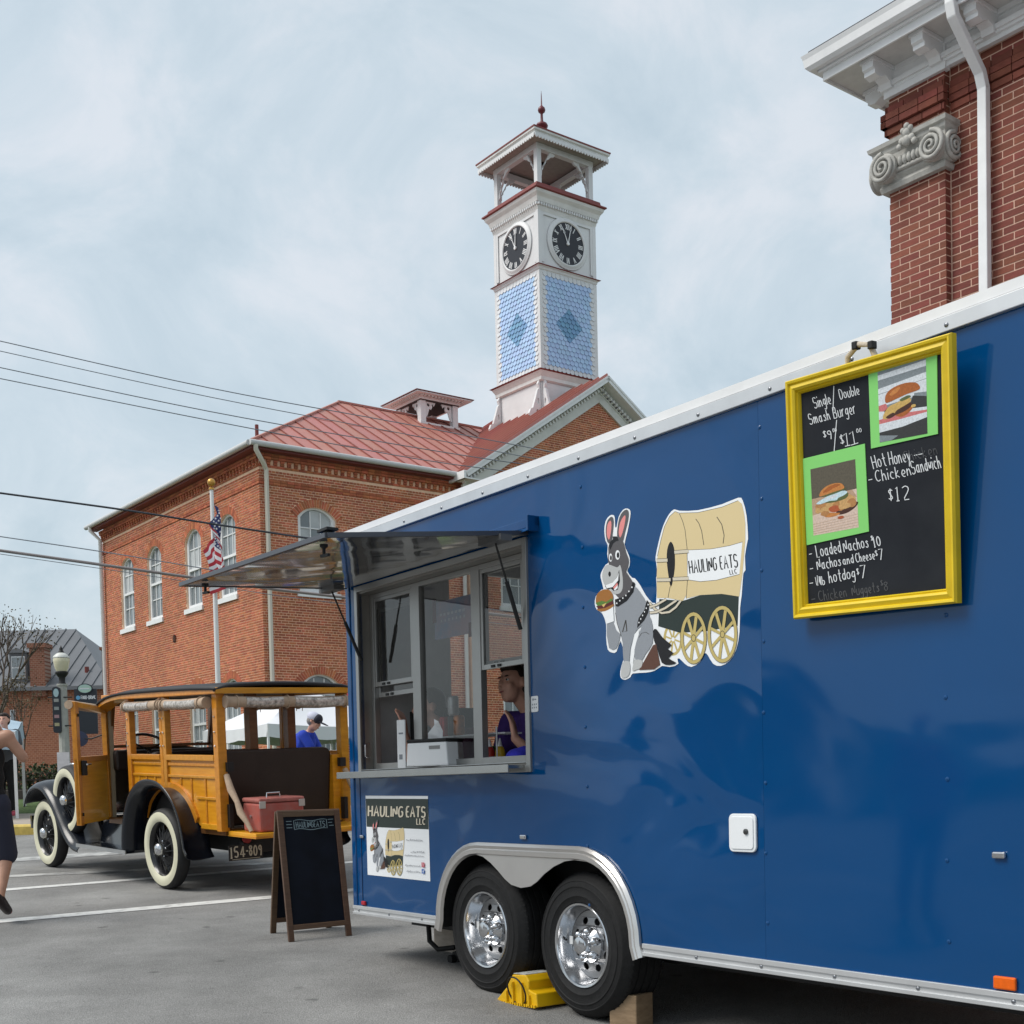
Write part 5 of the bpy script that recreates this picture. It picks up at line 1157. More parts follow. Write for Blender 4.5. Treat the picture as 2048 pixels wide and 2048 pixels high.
def map_big(x, y, d): u, v = TP(*zl(x, y)); return (u, -.0012 - d, v)
bkm = Print(map_big, 0, .0002); bkm.p('white', S2(WAGON_OUT, 2)); bkm.p('white', S2(DONKEY_OUT, 2)); dec = bkm.build('emblem_backing', PM, tr)
P = Print(map_big, .0006, .00003); wagon(P); ropes(P); donkey(P); P.build('emblem_print', PM, dec)
# --- small printed sign low on the left end
zs = lambda x, y: (700 + x / 8.05, 1560 + y / 8.05)
def map_sm(x, y, d): u, v = TP(*zs(x, y)); return (u, -.0012 - d, v)
SW = [(253, 252), (1258, 257), (1296, 1632), (288, 1525)]
P = Print(map_sm, .0, .0003); P.p('white', SW); so = P.build('sign_board', PM, tr)
P = Print(map_sm, .0005, .00003)
P.p('green', [(256, 300), (1260, 304), (1270, 795), (660, 770), (272, 752)])
for txt, a, b, h, w in (('HAULING', (300, 580), (850, 592), 165, 24), ('EATS', (912, 592), (1212, 600), 165, 24), ('LLC', (1080, 715), (1215, 716), 95, 16)): P.text('black', txt, a[0] + 8, a[1] + 8, b[0] + 8, b[1] + 8, h, w + 10, slant=0); P.text('cream', txt, *a, *b, h, w, slant=0)
fmw = lambda x, y, d: map_sm(575 + (x - 800) * .376, 730 + (y - 165) * .52 + (x - 800) * .03, d); fmd = lambda x, y, d: map_sm(335 + (x - 240) * .41, 640 + (y - 262) * .533, d)
P.fm = fmw; wagon(P, True); P.fm = fmd; donkey(P); P.fm = map_sm
random.seed(3)
for (x0, x1, y, h) in ((918, 1190, 975, 42), (990, 1200, 1165, 46), (895, 1205, 1222, 30), (905, 1150, 1385, 40), (930, 1150, 1480, 40)):
    x = x0
    while x < x1:   # contact lines, too small to read in the picture
        w = random.uniform(10, 24); P.l('ink', [(x, y - h * random.uniform(.1, .5) + (x - 900) * .06), (x + w, y - h * random.uniform(.1, .9) + (x - 900) * .06), (x + w * 1.1, y + (x - 900) * .06)], 7); x += w + random.uniform(8, 16)
P.p('red', [(1168, 1325), (1215, 1332), (1217, 1405), (1170, 1398)]); P.l('white', [(1180, 1345), (1205, 1348), (1206, 1388), (1181, 1384), (1180, 1345)], 5)
P.p('blue', [(1172, 1430), (1215, 1436), (1217, 1510), (1174, 1503)]); P.l('white', [(1206, 1450), (1196, 1452), (1196, 1502)], 8); P.l('white', [(1185, 1472), (1208, 1475)], 7)
P.build('sign_print', PM, so)

# ------------------------------------------------------------------ yellow framed menu board
bw, bh = .726, .8895
_bx = Vector((math.cos(-.017), -math.sin(-.017), 0)); _bn = Vector((-math.sin(-.017), -math.cos(-.017), 0)); _bu = Vector((0, 0, math.cos(.08))) + _bn * math.sin(.08)   # hung by its top: leans out a little
BX = _bx * math.cos(-.042) + _bu * math.sin(-.042); BU = -_bx * math.sin(-.042) + _bu * math.cos(-.042); BY_ = -(BX.cross(BU))
bo_ = Vector((4.159, -.075, Q(1.0523))) - BX * bw / 2 - BU * bh / 2
bm_ = TRM @ Matrix(((BX.x, BY_.x, BU.x, bo_.x), (BX.y, BY_.y, BU.y, bo_.y), (BX.z, BY_.z, BU.z, bo_.z), (0, 0, 0, 1)))
bd = thing('menu_board', 'black chalk menu board in chipped yellow frame hung on blue trailer side', 'menu board', mw=bm_); BI = bm_.inverted(); BN = bm_.to_3x3() @ Vector((0, -1, 0)); BP = bm_ @ Vector((0, .0105, 0))
def bmap(px, py, d=0):
    q = BI @ onplane(px, py, BP, BN); return q.x, q.z
YEL = mat('chipped_yellow_paint', (.70, .50, .012), .42, var=.08, vscale=9, bump=.08, bscale=30)
BOARD = mat('chalkboard', (.011, .013, .018), .7, vscale=5, col2=(.020, .023, .029), spec=.2)
fw = .055
def mould(x0, x1, z0, z1):
    """picture-frame moulding, mitred, one side after another"""
    prof = [(0, .014), (0, -.012), (.006, -.022), (.014, -.020), (.018, -.012), (.034, -.018), (.042, -.012), (.045, -.002), (.049, -.004), (.053, .004), (fw, .016)]
    C4 = [((x0, z0), (1, 1)), ((x1, z0), (-1, 1)), ((x1, z1), (-1, -1)), ((x0, z1), (1, -1))]
    for i in range(4):
        (a, da), (b, db) = C4[i], C4[(i + 1) % 4]; mm = M(); k = len(prof)
        vs = [(a[0] + da[0] * p, y, a[1] + da[1] * p) for p, y in prof] + [(b[0] + db[0] * p, y, b[1] + db[1] * p) for p, y in prof]
        mm.add(vs, [(j, j + 1, k + j + 1, k + j) for j in range(k - 1)]); mm.build('frame_side', YEL, bd, smooth=25)
mould(0, bw, 0, bh)
m = M(); m.box(.05, bw - .05, .011, .02, .05, bh - .05); m.build('board_panel', BOARD, bd)
bz = .0105
cd_ = lambda p: bmap(1560 + p[0] / 3.168, 650 + p[1] / 3.168)     # big zoom of the board
CARD = mat('green_card', (.22, .62, .16), .6)
def card(corners, ins_, label, paint):
    q = [cd_(p) for p in corners]; mm = M(); mm.prism(q, lambda u, v, d: (u, d, v), bz - .003, bz); c_ = mm.build('photo_card', CARD, bd, label=label)
    r_ = [cd_(p) for p in ins_]
    def f(x, y, d):   # unit square -> photo
        a = (r_[0][0] * (1 - x) + r_[1][0] * x, r_[0][1] * (1 - x) + r_[1][1] * x); b = (r_[3][0] * (1 - x) + r_[2][0] * x, r_[3][1] * (1 - x) + r_[2][1] * x)
        return (a[0] * (1 - y) + b[0] * y, bz - .0032 - d, a[1] * (1 - y) + b[1] * y)
    paint(f, c_)
FD = dict(w=(.62, .66, .70), g=(.20, .23, .25), dk=(.035, .035, .035), bun=(.36, .105, .02), bun2=(.52, .20, .05), ch=(.55, .36, .11), meat=(.06, .02, .012), pk=(.55, .16, .16), lt=(.45, .30, .20), br=(.10, .085, .06), blu=(.50, .66, .72), fr=(.42, .20, .07), fr2=(.55, .33, .13), rd=(.40, .09, .03), gr=(.10, .12, .04), wd=(.62, .48, .40))
FN = list(FD); FM = [mat('photo_' + k, v, .3, var=.2, vscale=130, detail=8) for k, v in FD.items()]
class Photo(Print):
    def p(s, col, pts): s.cur = FN.index(col); s.d += s.st; s.poly([s.fm(x, y, s.d) for x, y in pts]); return s
def paint1(f, c_):
    P = Photo(f, 0, .00004); p = P.p; p('g', [(0, 0), (1, 0), (1, 1), (0, 1)])
    p('w', [(0, .05), (1, -.0 + .02), (1, .10), (0, .15)]); p('g', [(0, .12), (1, .10), (1, .17), (0, .24)]); p('w', [(0, .24), (1, .18), (1, .46), (0, .50)]); p('g', [(0, .315), (1, .265), (1, .272), (0, .322)]); p('g', [(.75, .42), (1, .44), (1, .62), (.72, .62)]); p('dk', [(.72, .45), (1, .50), (1, .66), (.62, .66)])
    p('pk', [(0, .48), (.16, .47), (.2, .56), (0, .58)]); p('w', [(0, .56), (.3, .6), (.7, .62), (1, .64), (1, .78), (.5, .84), (0, .86)]); p('pk', [(0, .68), (.25, .66), (.6, .66), (1, .68), (1, .71), (.45, .73), (0, .74)]); p('dk', [(0, .86), (.5, .84), (1, .78), (1, 1), (0, 1)]); p('g', [(0, .9), (.4, .95), (.25, 1), (0, 1)])
    p('bun', S2([(.28, .62), (.45, .70), (.6, .68), (.72, .60), (.5, .58)])); p('meat', S2([(.12, .58), (.25, .53), (.62, .52), (.70, .58), (.5, .645), (.2, .66)])); p('ch', S2([(.08, .65), (.2, .53), (.35, .50), (.62, .46), (.68, .52), (.5, .57), (.38, .60), (.3, .66), (.15, .69)])); p('meat', S2([(.15, .66), (.3, .62), (.35, .66), (.22, .69)])); p('ch', ell2(.73, .59, .05, .022)); p('gr', S2([(.45, .46), (.62, .43), (.68, .46), (.5, .49)]))
    p('bun', S2([(.14, .42), (.18, .33), (.34, .27), (.58, .255), (.78, .285), (.86, .34), (.85, .39), (.6, .41), (.35, .445), (.18, .465)])); p('bun2', S2([(.24, .36), (.32, .31), (.46, .29), (.42, .34), (.3, .38)]))
    P.build('printed_photo', FM, c_)
def paint2(f, c_):
    P = Photo(f, 0, .00004); p = P.p; p('br', [(0, 0), (1, 0), (1, .5), (0, .5)]); p('wd', [(0, .45), (1, .43), (1, 1), (0, 1)]); p('lt', [(0, .45), (.9, .43), (1, .55), (0, .7)])
    for k in range(5): p('lt', [(0, .83 + k * .035), (1, .80 + k * .04), (1, .805 + k * .04), (0, .838 + k * .035)])
    p('meat', S2([(.55, .70), (.98, .62), (.98, .68), (.8, .75), (.6, .76)])); p('bun2', S2([(.2, .68), (.5, .72), (.62, .74), (.5, .77), (.3, .76)]))
    for (x, y, rx, ry, c) in ((.22, .60, .15, .085, 'fr'), (.3, .66, .12, .06, 'fr2'), (.45, .60, .16, .07, 'fr2'), (.62, .62, .18, .085, 'fr'), (.78, .57, .18, .10, 'fr2'), (.88, .62, .11, .07, 'fr'), (.5, .66, .14, .05, 'rd'), (.72, .65, .16, .05, 'fr2'), (.28, .70, .10, .04, 'fr'), (.13, .64, .06, .05, 'fr2')): p(c, S2([(x + rx * math.cos(a) * random.uniform(.8, 1.1), y + ry * math.sin(a) * random.uniform(.8, 1.1)) for a in [2 * math.pi * i / 9 for i in range(9)]], 2))
    p('gr', S2([(.22, .50), (.5, .49), (.8, .46), (.76, .54), (.4, .56)])); p('blu', S2([(.10, .53), (.25, .48), (.45, .44), (.7, .42), (.80, .45), (.72, .49), (.6, .51), (.55, .54), (.4, .53), (.2, .55)])); p('w', S2([(.28, .50), (.45, .46), (.6, .46), (.5, .50)]))
    p('gr', S2([(.2, .44), (.4, .41), (.72, .385), (.74, .41), (.4, .45)])); p('bun2', S2([(.18, .43), (.22, .36), (.36, .30), (.54, .285), (.68, .31), (.74, .37), (.7, .395), (.5, .41), (.3, .43)])); p('bun', S2([(.26, .385), (.38, .325), (.54, .30), (.66, .325), (.5, .355), (.36, .39)])); p('rd', ell2(.63, .805, .07, .022))
    P.build('printed_photo', FM, c_)
card([(563, 295), (997, 180), (1003, 690), (580, 783)], [(622, 300), (928, 210), (938, 688), (636, 745)], 'green card with photo of a double burger', paint1)
card([(148, 848), (540, 752), (566, 1308), (172, 1395)], [(196, 915), (480, 850), (502, 1282), (216, 1335)], 'green card with photo of a chicken sandwich', paint2)
CHALK = mat('chalk_white', (.66, .68, .70), .8); CHALKF = mat('chalk_faint', (.10, .105, .115), .8, col2=(.035, .037, .042), vscale=30)
random.seed(11)
fchalk = lambda x, y, d: (*[bmap(1560 + x / 3.168, 650 + y / 3.168)[0]], bz - .0004 - d, bmap(1560 + x / 3.168, 650 + y / 3.168)[1])
class Chalk(Print):
    def l(s, col, pts, w): s.d += s.st; s.ribbon(pts, w, s.fm, s.d)
def chalk(lines, mt, nm):
    P = Chalk(fchalk, .0, .00002)
    for (txt, x0, y0, x1, y1, h, w) in lines: P.text('white', txt, x0, y0, x1, y1, h, w, jit=.18, slant=.06)
    return P.build(nm, mt, bd, kind='stuff')
chalk([('Single', 222, 528, 325, 498, 68, 5), ('/', 333, 530, 378, 515, 118, 5), ('Double', 383, 470, 505, 440, 62, 5), ('Smash', 193, 632, 320, 598, 66, 5), ('Burger', 345, 592, 482, 560, 72, 5),
       ('$', 277, 712, 296, 708, 36, 4.5), ('9', 306, 728, 332, 722, 58, 5.5), ('00', 338, 680, 360, 675, 24, 3.5), ('/', 340, 780, 396, 765, 150, 5), ('$', 386, 752, 410, 746, 50, 5), ('1', 414, 770, 448, 762, 82, 5), ('1', 452, 763, 498, 748, 82, 5), ('00', 488, 684, 518, 678, 26, 3.5)], CHALK, 'chalk_lettering')
chalk([('Hot', 594, 912, 676, 890, 82, 5.5), ('Honey', 698, 888, 828, 862, 84, 5.5), ('-', 848, 842, 905, 830, 30, 5), ('-', 563, 1002, 588, 996, 40, 5), ('Chicken', 612, 995, 832, 950, 72, 5.5), ('Sandwich', 842, 945, 1022, 905, 82, 5.5), ('$', 692, 1108, 718, 1104, 62, 6), ('12', 740, 1114, 820, 1102, 88, 6)], CHALK, 'chalk_lettering')
chalk([('-', 186, 1468, 204, 1464, 30, 5), ('Loaded', 236, 1472, 388, 1442, 76, 5.5), ('Nachos', 408, 1438, 562, 1408, 72, 5.5), ('$', 578, 1365, 592, 1362, 26, 4), ('10', 598, 1408, 640, 1398, 64, 6), ('-', 192, 1560, 212, 1556, 30, 5), ('Nachos', 240, 1552, 388, 1524, 66, 5.5), ('and', 402, 1520, 468, 1508, 56, 5), ('Cheese', 486, 1505, 602, 1482, 58, 5), ('$', 606, 1462, 622, 1458, 30, 4), ('7', 634, 1490, 658, 1485, 68, 5.5), ('-', 190, 1652, 212, 1648, 30, 5), ('1/4', 232, 1648, 262, 1642, 52, 4), ('lb', 264, 1648, 286, 1644, 56, 5), ('hot', 316, 1634, 392, 1622, 74, 5.5), ('dog', 400, 1616, 478, 1602, 70, 5.5), ('$', 490, 1580, 504, 1577, 34, 4.5), ('7', 518, 1606, 550, 1600, 80, 6)], CHALK, 'chalk_lettering')
chalk([('-', 200, 1755, 225, 1750, 30, 5), ('Chicken', 250, 1752, 425, 1722, 66, 5.5), ('Nuggets', 460, 1715, 630, 1690, 62, 5.5), ('$', 640, 1650, 655, 1647, 30, 4), ('8', 662, 1690, 688, 1686, 60, 5.5), ('Chicken', 790, 868, 1000, 818, 66, 5)], CHALKF, 'faded_lettering')
m = M(); hx = bw * .44
m.tube([(hx - .06, .03, bh - .03), (hx - .05, .02, bh + .03), (hx, .018, bh + .062), (hx + .05, .02, bh + .05), (hx + .075, .03, bh - .02)], .011, 8); hk = m.build('rope_hanger', mat('rope_cream', (.52, .45, .36), .9, bump=.5, bscale=80), bd, smooth=50)
for x, z in ((-.01, .06), (.06, .045)): m = M(); m.cbox((hx + x, .018, bh + z), (.022, .03, .028)); m.build('tape_band', BLACK, hk, bevel=.004)
# ------------------------------------------------------------------ vintage wooden station wagon
hF, hL, hU = Vector((-.65976, .75038, .04052)), Vector((-.75148, -.65880, -.03558)), Vector((0, -.05392, .99855))
C0 = Vector((-2.71645, 12.06775, .65166))
WM = Matrix(((hF.x, hL.x, hU.x, C0.x), (hF.y, hL.y, hU.y, C0.y), (hF.z, hL.z, hU.z, C0.z), (0, 0, 0, 1)))
wg = thing('wooden_station_wagon', 'vintage wood-bodied station wagon with black fenders, whitewall tyres and open front door', 'station wagon', mw=WM)
WOODP = wood('honey_wood_panel', (.66, .275, .010), (.78, .36, .018), (1.5, 1.5, 14), .3, .25)
WOODF = wood('honey_wood_frame', (.52, .21, .010), (.66, .29, .02), (8, 2, 8), .32, .25)
WOODD = wood('dark_wood', (.12, .05, .012), (.18, .075, .02), (8, 2, 8), .4, .3)
FEND = mat('fender_black', (.006, .008, .013), .24, spec=.55)
STONEB = mat('cowl_stone_beige', (.34, .29, .20), .35, coat=.3)
SEAT = mat('brown_leatherette', (.022, .014, .011), .42, var=.2, vscale=6, bump=.15, bscale=50)
CANV = mat('canvas_tan', (.42, .31, .22), .85, var=.15, vscale=8, bump=.4, bscale=40)
WWALL = mat('whitewall_cream', (.62, .60, .45), .6, var=.05, vscale=6)
TYRE = mat('old_tyre', (.018, .018, .019), .65, var=.2, vscale=20, bump=.2, bscale=90)
WIREB = mat('wire_wheel_black', (.01, .01, .012), .3, coat=.4)
def wg_wheel(x, y, z, side_, spare=False, r=.37):
    c = Vector((x, y, z)); ax = Vector((0, side_, 0))
    k = r / .37
    t = M(); t.lathe([(p * k, q) for p, q in ((.245, -.045), (.25, -.055), (.30, -.07), (.34, -.062), (.358, -.048), (.366, -.03), (.37, -.01), (.37, .01), (.366, .03), (.358, .048), (.342, .060), (.336, .063))], c, ax, 56); w = t.build('wheel', TYRE, wg, smooth=40)
    s_ = M(); s_.lathe([(p * k, q) for p, q in ((.336, .063), (.30, .071), (.265, .066), (.248, .054))], c, ax, 56); s_.build('whitewall', WWALL, w, smooth=50)
    rm = M(); rm.lathe([(p * k, q) for p, q in ((.248, .056), (.243, .05), (.228, .03), (.222, -.03), (.243, -.05), (.247, -.05))], c, ax, 48); rm.build('rim', WIREB, w, smooth=40)
    sp = M(); X = Vector((1, 0, 0)); Zv = Vector((0, 0, 1))
    for i in range(30):
        a = 2 * math.pi * i / 30; d = X * math.cos(a) + Zv * math.sin(a); b = a + (.35 if i % 2 else -.35); d2 = X * math.cos(b) + Zv * math.sin(b)
        sp.tube([c + d * .224 * k + ax * (.01 if i % 2 else -.01), c + d2 * .062 + ax * (.055 if i % 2 else -.02)], .0035, 5)
    sp.build('spokes', WIREB, w, kind='stuff')
    hb = M(); hb.lathe([(.085, -.03), (.08, .02), (.062, .06), (.058, .07)], c, ax, 24); hb.build('hub', WIREB, w, smooth=40)
    cp = M(); cp.lathe([(.058, .068), (.056, .092), (.045, .106), (.02, .114), (.001, .115)], c, ax, 24); cp.build('hub_cap', CHROME, w, smooth=40)
    if not spare:
        dr = M(); dr.lathe([(.001, -.05), (.15, -.05), (.16, -.02), (.15, -.005), (.08, .0)], c, ax, 28); dr.build('brake_drum', BLACK, w, smooth=40)
        for i in range(5): a = 2 * math.pi * i / 5 + .5; lg = M(); p = c + (X * math.cos(a) + Zv * math.sin(a)) * .072 + ax * .03; lg.lathe([(.011, 0), (.011, .02), (.001, .026)], p, ax, 8); lg.build('lug_nut', CHROME, w)
for x in (0, 2.757):
    for s_ in (1, -1): wg_wheel(x, .71 * s_, .37, s_)
wg_wheel(2.12, .725, .74, 1, True, .36); wg_wheel(2.12, -.725, .74, -1, True, .36)
def fender(path, y0, y1, s_, nm='fender', lip=.07):
    """crowned mudguard lofted along a side-view path"""
    m = M(); n = len(path); sec = []
    for i, (x, z) in enumerate(path):
        a = path[max(0, i - 1)]; b = path[min(n - 1, i + 1)]; dx, dz = b[0] - a[0], b[1] - a[1]; l_ = math.hypot(dx, dz); nx, nz = -dz / l_, dx / l_
        if nz < 0 and abs(nz) > .3: nx, nz = -nx, -nz
        if i and (nx * pn[0] + nz * pn[1]) < 0: nx, nz = -nx, -nz
        pn = (nx, nz); row = []
        for t, hgt in ((0, -.015), (.2, .0), (.45, .012), (.7, .008), (.88, -.012), (.97, -.04), (1.0, -lip), (.985, -lip - .012)):
            row.append((x + nx * hgt, s_ * (y0 + (y1 - y0) * t), z + nz * hgt))
        sec += row
    k = 8; m.add(sec, [(i * k + j, i * k + j + 1, (i + 1) * k + j + 1, (i + 1) * k + j) for i in range(n - 1) for j in range(k - 1)])
    o = m.build(nm, FEND, wg, smooth=60); so = o.modifiers.new('t', 'SOLIDIFY'); so.thickness = .004; return o
def spl(pts, n=5):
    o = []
    for i in range(len(pts) - 1):
        p0, p1, p2, p3 = pts[max(0, i - 1)], pts[i], pts[i + 1], pts[min(len(pts) - 1, i + 2)]
        for q in range(n):
            t = q / n; o.append(tuple(.5 * (2 * p1[a] + (p2[a] - p0[a]) * t + (2 * p0[a] - 5 * p1[a] + 4 * p2[a] - p3[a]) * t * t + (3 * p1[a] - p0[a] - 3 * p2[a] + p3[a]) * t ** 3) for a in (0, 1)))
    return o + [pts[-1]]
RP = spl([(.60, .30), (.585, .45), (.53, .63), (.42, .79), (.24, .895), (.04, .925), (-.16, .895), (-.33, .80), (-.45, .66), (-.51, .50), (-.54, .38), (-.60, .31)])
FP = spl([(1.70, .315), (1.86, .34), (2.02, .44), (2.18, .60), (2.36, .78), (2.56, .895), (2.76, .925), (2.95, .885), (3.09, .79), (3.17, .68)])
for s_ in (1, -1):
    fender(RP, .56, .85, s_); fender(FP, .40, .86, s_)
    m = M(); m.box(.58, 1.74, *sorted((s_ * .60, s_ * .845)), .295, .318); rb = m.build('running_board', BLACKG, wg)
    m = M(); m.box(.58, 1.74, *sorted((s_ * .846, s_ * .856)), .288, .325); m.build('edge_strip', ALU, rb)
    m = M(); m.add([(.58, s_ * .60, .318), (1.74, s_ * .60, .318), (1.74, s_ * .55, .56), (.58, s_ * .55, .56)], [(0, 1, 2, 3)]); m.build('splash_apron', BLACKG, wg)
    m = M(); hs_ = [(.60, .34)] + [(x, z - .02) for x, z in RP if z > .36] + [(-.58, .34)]; m.poly([(x, s_ * .575, z) for x, z in hs_]); m.build('inner_wheelhouse', BLACK, wg)
# chassis, tank, bumper
m = M(); m.box(-.93, 2.9, -.40, .40, .36, .50); m.build('chassis', BLACK, wg)
m = M(); m.lathe([(.001, -.34), (.12, -.34), (.12, .34), (.001, .34)], (-.72, 0, .40), (0, 1, 0), 18); m.build('rear_axle_tank', BLACKG, wg, smooth=40)
for z in (.50, .42):
    m = M(); m.tube([(3.30, y, z) for y in (-.70, -.4, 0, .4, .70)], .024, 8); m.build('front_bumper', CHROME, wg, smooth=50)
for s_ in (1, -1):
    m = M(); m.bar((3.30, s_ * .42, .46), (2.95, s_ * .38, .46), .05, .04); m.cbox((3.30, s_ * .70, .46), (.05, .03, .14)); m.build('bumper_bracket', BLACKG, wg)
# floor pan and body
m = M(); m.box(-.94, 1.45, -.62, .62, .53, .585); m.build('floor_pan', WOODD, wg)
yb0, yo = .615, .655
def on_side(s_):
    S_ = lambda y: s_ * y
    def bx(nm, x0, x1, z0, z1, y0=yb0, y1=yo, mt=WOODF, bev=.006):
        m = M(); m.box(x0, x1, *sorted((S_(y0), S_(y1))), z0, z1); return m.build(nm, mt, wg, bevel=bev)
    # panels first, then frame members proud of them
    wheel_cut = [(x, z + .07) for x, z in RP if z > .55]
    pan = [(-.90, .60), (-.56, .60)] + [(x, z) for x, z in wheel_cut if x < .60][::-1] + [(.60, .60), (.80, .60), (.80, 1.19), (-.90, 1.19)]
    pan = [(-.90, .60)] + [(-.52, .60)] + [(x * 1.04, z) for x, z in RP[::-1] if z > .61] + [(.62, .60), (.80, .60), (.80, 1.19), (-.90, 1.19)]
    vs, fs = curve_fill([pan], .016); m = M(); m.add([(x, S_(yb0 + .014) + z, y) for x, y, z in vs], fs); m.build('body_panel', WOODP, wg)
    bx('rear_post', -.955, -.87, .565, 1.745, .58, .662); bx('post', .035, .10, .93, 1.745, .60, .660); bx('post', .108, .165, .93, 1.745, .60, .6585); bx('door_post', .78, .86, .565, 1.745, .60, .662)
    for x0, x1 in ((-.87, .035), (.165, .78)):
        bx('belt_rail', x0, x1, 1.17, 1.222, .60, .666); bx('rail', x0, x1, 1.12, 1.15, yb0 + .02, .650); bx('rail', x0, x1, 1.015, 1.043, yb0 + .02, .652)
    bx('rail', -.87, -.50, .83, .858, yb0 + .02, .650); bx('rail', .54, .78, .80, .828, yb0 + .02, .650)
    bx('sill_rail', -.87, -.57, .575, .625, yb0 + .02, .657); bx('sill_rail', .60, .78, .575, .62, yb0 + .02, .6565)
    for x, z0 in ((-.66, .625), (-.40, .80), (-.20, .95), (.32, .95), (.50, .85), (.66, .62)): bx('batten', x - .014, x + .014, z0, 1.015, yb0 + .02, .647)
    ao = [(x * 1.10 if x < 0 else x * 1.07, z + .045) for x, z in RP if z > .60]; ai = [(x * 1.0, z - .01) for x, z in RP if z > .60]
    vs, fs = curve_fill([ao + ai[::-1]], .03); m = M(); m.add([(x, S_(.643) + z, y) for x, y, z in vs], fs); m.build('wheel_arch_frame', WOODF, wg, bevel=.004)
    bx('drip_rail', -1.02, 1.30, 1.742, 1.792, .56, .705, WOODF)
    m = M(); m.tube([(-.84, S_(.690), 1.672), (-.4, S_(.692), 1.664), (.0, S_(.690), 1.672)], .047, 12); m.tube([(-.845, S_(.690), 1.672), (-.83, S_(.690), 1.672)], .052, 12); r1_ = m.build('curtain_roll', CANV, wg, smooth=50)
    m = M(); m.tube([(.03, S_(.690), 1.672), (.4, S_(.692), 1.666), (.82, S_(.685), 1.668)], .045, 12); m.build('curtain_roll', CANV, wg, smooth=50)
    CLR = mat('curtain_window_clear', (.46, .42, .38), .2, .2, var=.6, vscale=30)
    for a, b in ((-.70, -.12), (.22, .72)): m = M(); m.tube([(a, S_(.698), 1.668), ((a + b) / 2, S_(.701), 1.662), (b, S_(.698), 1.668)], .044, 12); m.build('clear_window_roll', CLR, wg, smooth=50)
    for x in (-.75, -.05, .06, .76):
        m = M(); m.tube([(x, S_(.690) + .052 * math.cos(t), 1.672 + .052 * math.sin(t)) for t in [2 * math.pi * i / 14 for i in range(14)]], .006, 5, closed=True); m.tube([(x, S_(.742), 1.66), (x + .02, S_(.75), 1.61), (x + .01, S_(.745), 1.60)], .004, 5); m.build('curtain_strap', CANV, wg)
    for z in (1.30, 1.42, 1.55):
        for x in (-.91, .07, .13, .82): m = M(); m.lathe([(.008, 0), (.008, .008), (.001, .014)], (x, S_(.662), z), (0, s_, 0), 8); m.build('snap_stud', CHROME, wg)
on_side(1); on_side(-1)
# A pillars, cowl, hood, windscreen
for s_ in (1, -1):
    m = M(); m.prism([(1.46, .58), (1.62, .60), (1.52, 1.20), (1.50, 1.735), (1.44, 1.735), (1.44, 1.2)], lambda u, v, d: (u, s_ * d, v), .535, .575); m.build('front_pillar', STONEB if s_ > 0 else WOODD, wg)
m = M()
cw = [(-.57, .60), (-.575, 1.10), (-.50, 1.235), (-.25, 1.275), (0, 1.285), (.25, 1.275), (.50, 1.235), (.575, 1.10), (.57, .60)]; hd_ = [(-.36, .60), (-.37, 1.02), (-.30, 1.12), (-.15, 1.16), (0, 1.17), (.15, 1.16), (.30, 1.12), (.37, 1.02), (.36, .60)]; rd = [(-.28, .60), (-.28, .98), (-.23, 1.05), (-.12, 1.08), (0, 1.085), (.12, 1.08), (.23, 1.05), (.28, .98), (.28, .60)]
for A, xa, Bq, xb in ((cw, 1.50, hd_, 1.95), (hd_, 1.95, rd, 2.86)): m.add([(xa, y, z) for y, z in A] + [(xb, y, z) for y, z in Bq], [(i, i + 1, 9 + i + 1, 9 + i) for i in range(8)])
m.build('hood', STONEB, wg, smooth=40)
m = M(); m.box(2.86, 2.93, -.29, .29, .52, 1.10); m.build('radiator_shell', CHROME, wg, bevel=.02)
for s_ in (1, -1):
    m = M(); m.lathe([(.001, -.06), (.06, -.05), (.10, 0), (.115, .05), (.10, .06), (.001, .075)], (2.98, s_ * .36, .90), (1, 0, 0), 24); m.build('headlamp', CHROME, wg, smooth=40)
m = M()
for a, b in (((1.51, -.54, 1.28), (1.40, -.54, 1.70)), ((1.51, .54, 1.28), (1.40, .54, 1.70)), ((1.51, -.54, 1.285), (1.51, .54, 1.285)), ((1.40, -.54, 1.70), (1.40, .54, 1.70))): m.bar(a, b, .03, .03)
ws = m.build('windscreen', WOODD, wg); m = M(); m.poly([(1.51, -.53, 1.29), (1.51, .53, 1.29), (1.40, .53, 1.69), (1.40, -.53, 1.69)]); m.build('pane', PANE, ws)
m = M(); m.box(1.38, 1.50, -.55, .55, 1.04, 1.25); m.build('dashboard', SEAT, wg, bevel=.03)
m = M(); cst = Vector((1.08, .33, 1.27)); axs = Vector((-.62, 0, .78)).normalized(); xs_ = axs.orthogonal().normalized(); ys_ = axs.cross(xs_)
m.tube([cst + (xs_ * math.cos(t) + ys_ * math.sin(t)) * .215 for t in [2 * math.pi * i / 28 for i in range(28)]], .014, 8, closed=True)
for a in (.3, .3 + 2.09, .3 + 4.19): m.tube([cst - axs * .03, cst + (xs_ * math.cos(a) + ys_ * math.sin(a)) * .21], .009, 6)
m.tube([cst - axs * .03, cst - axs * .6], .018, 8); m.build('steering_wheel', BLACKG, wg, smooth=50)
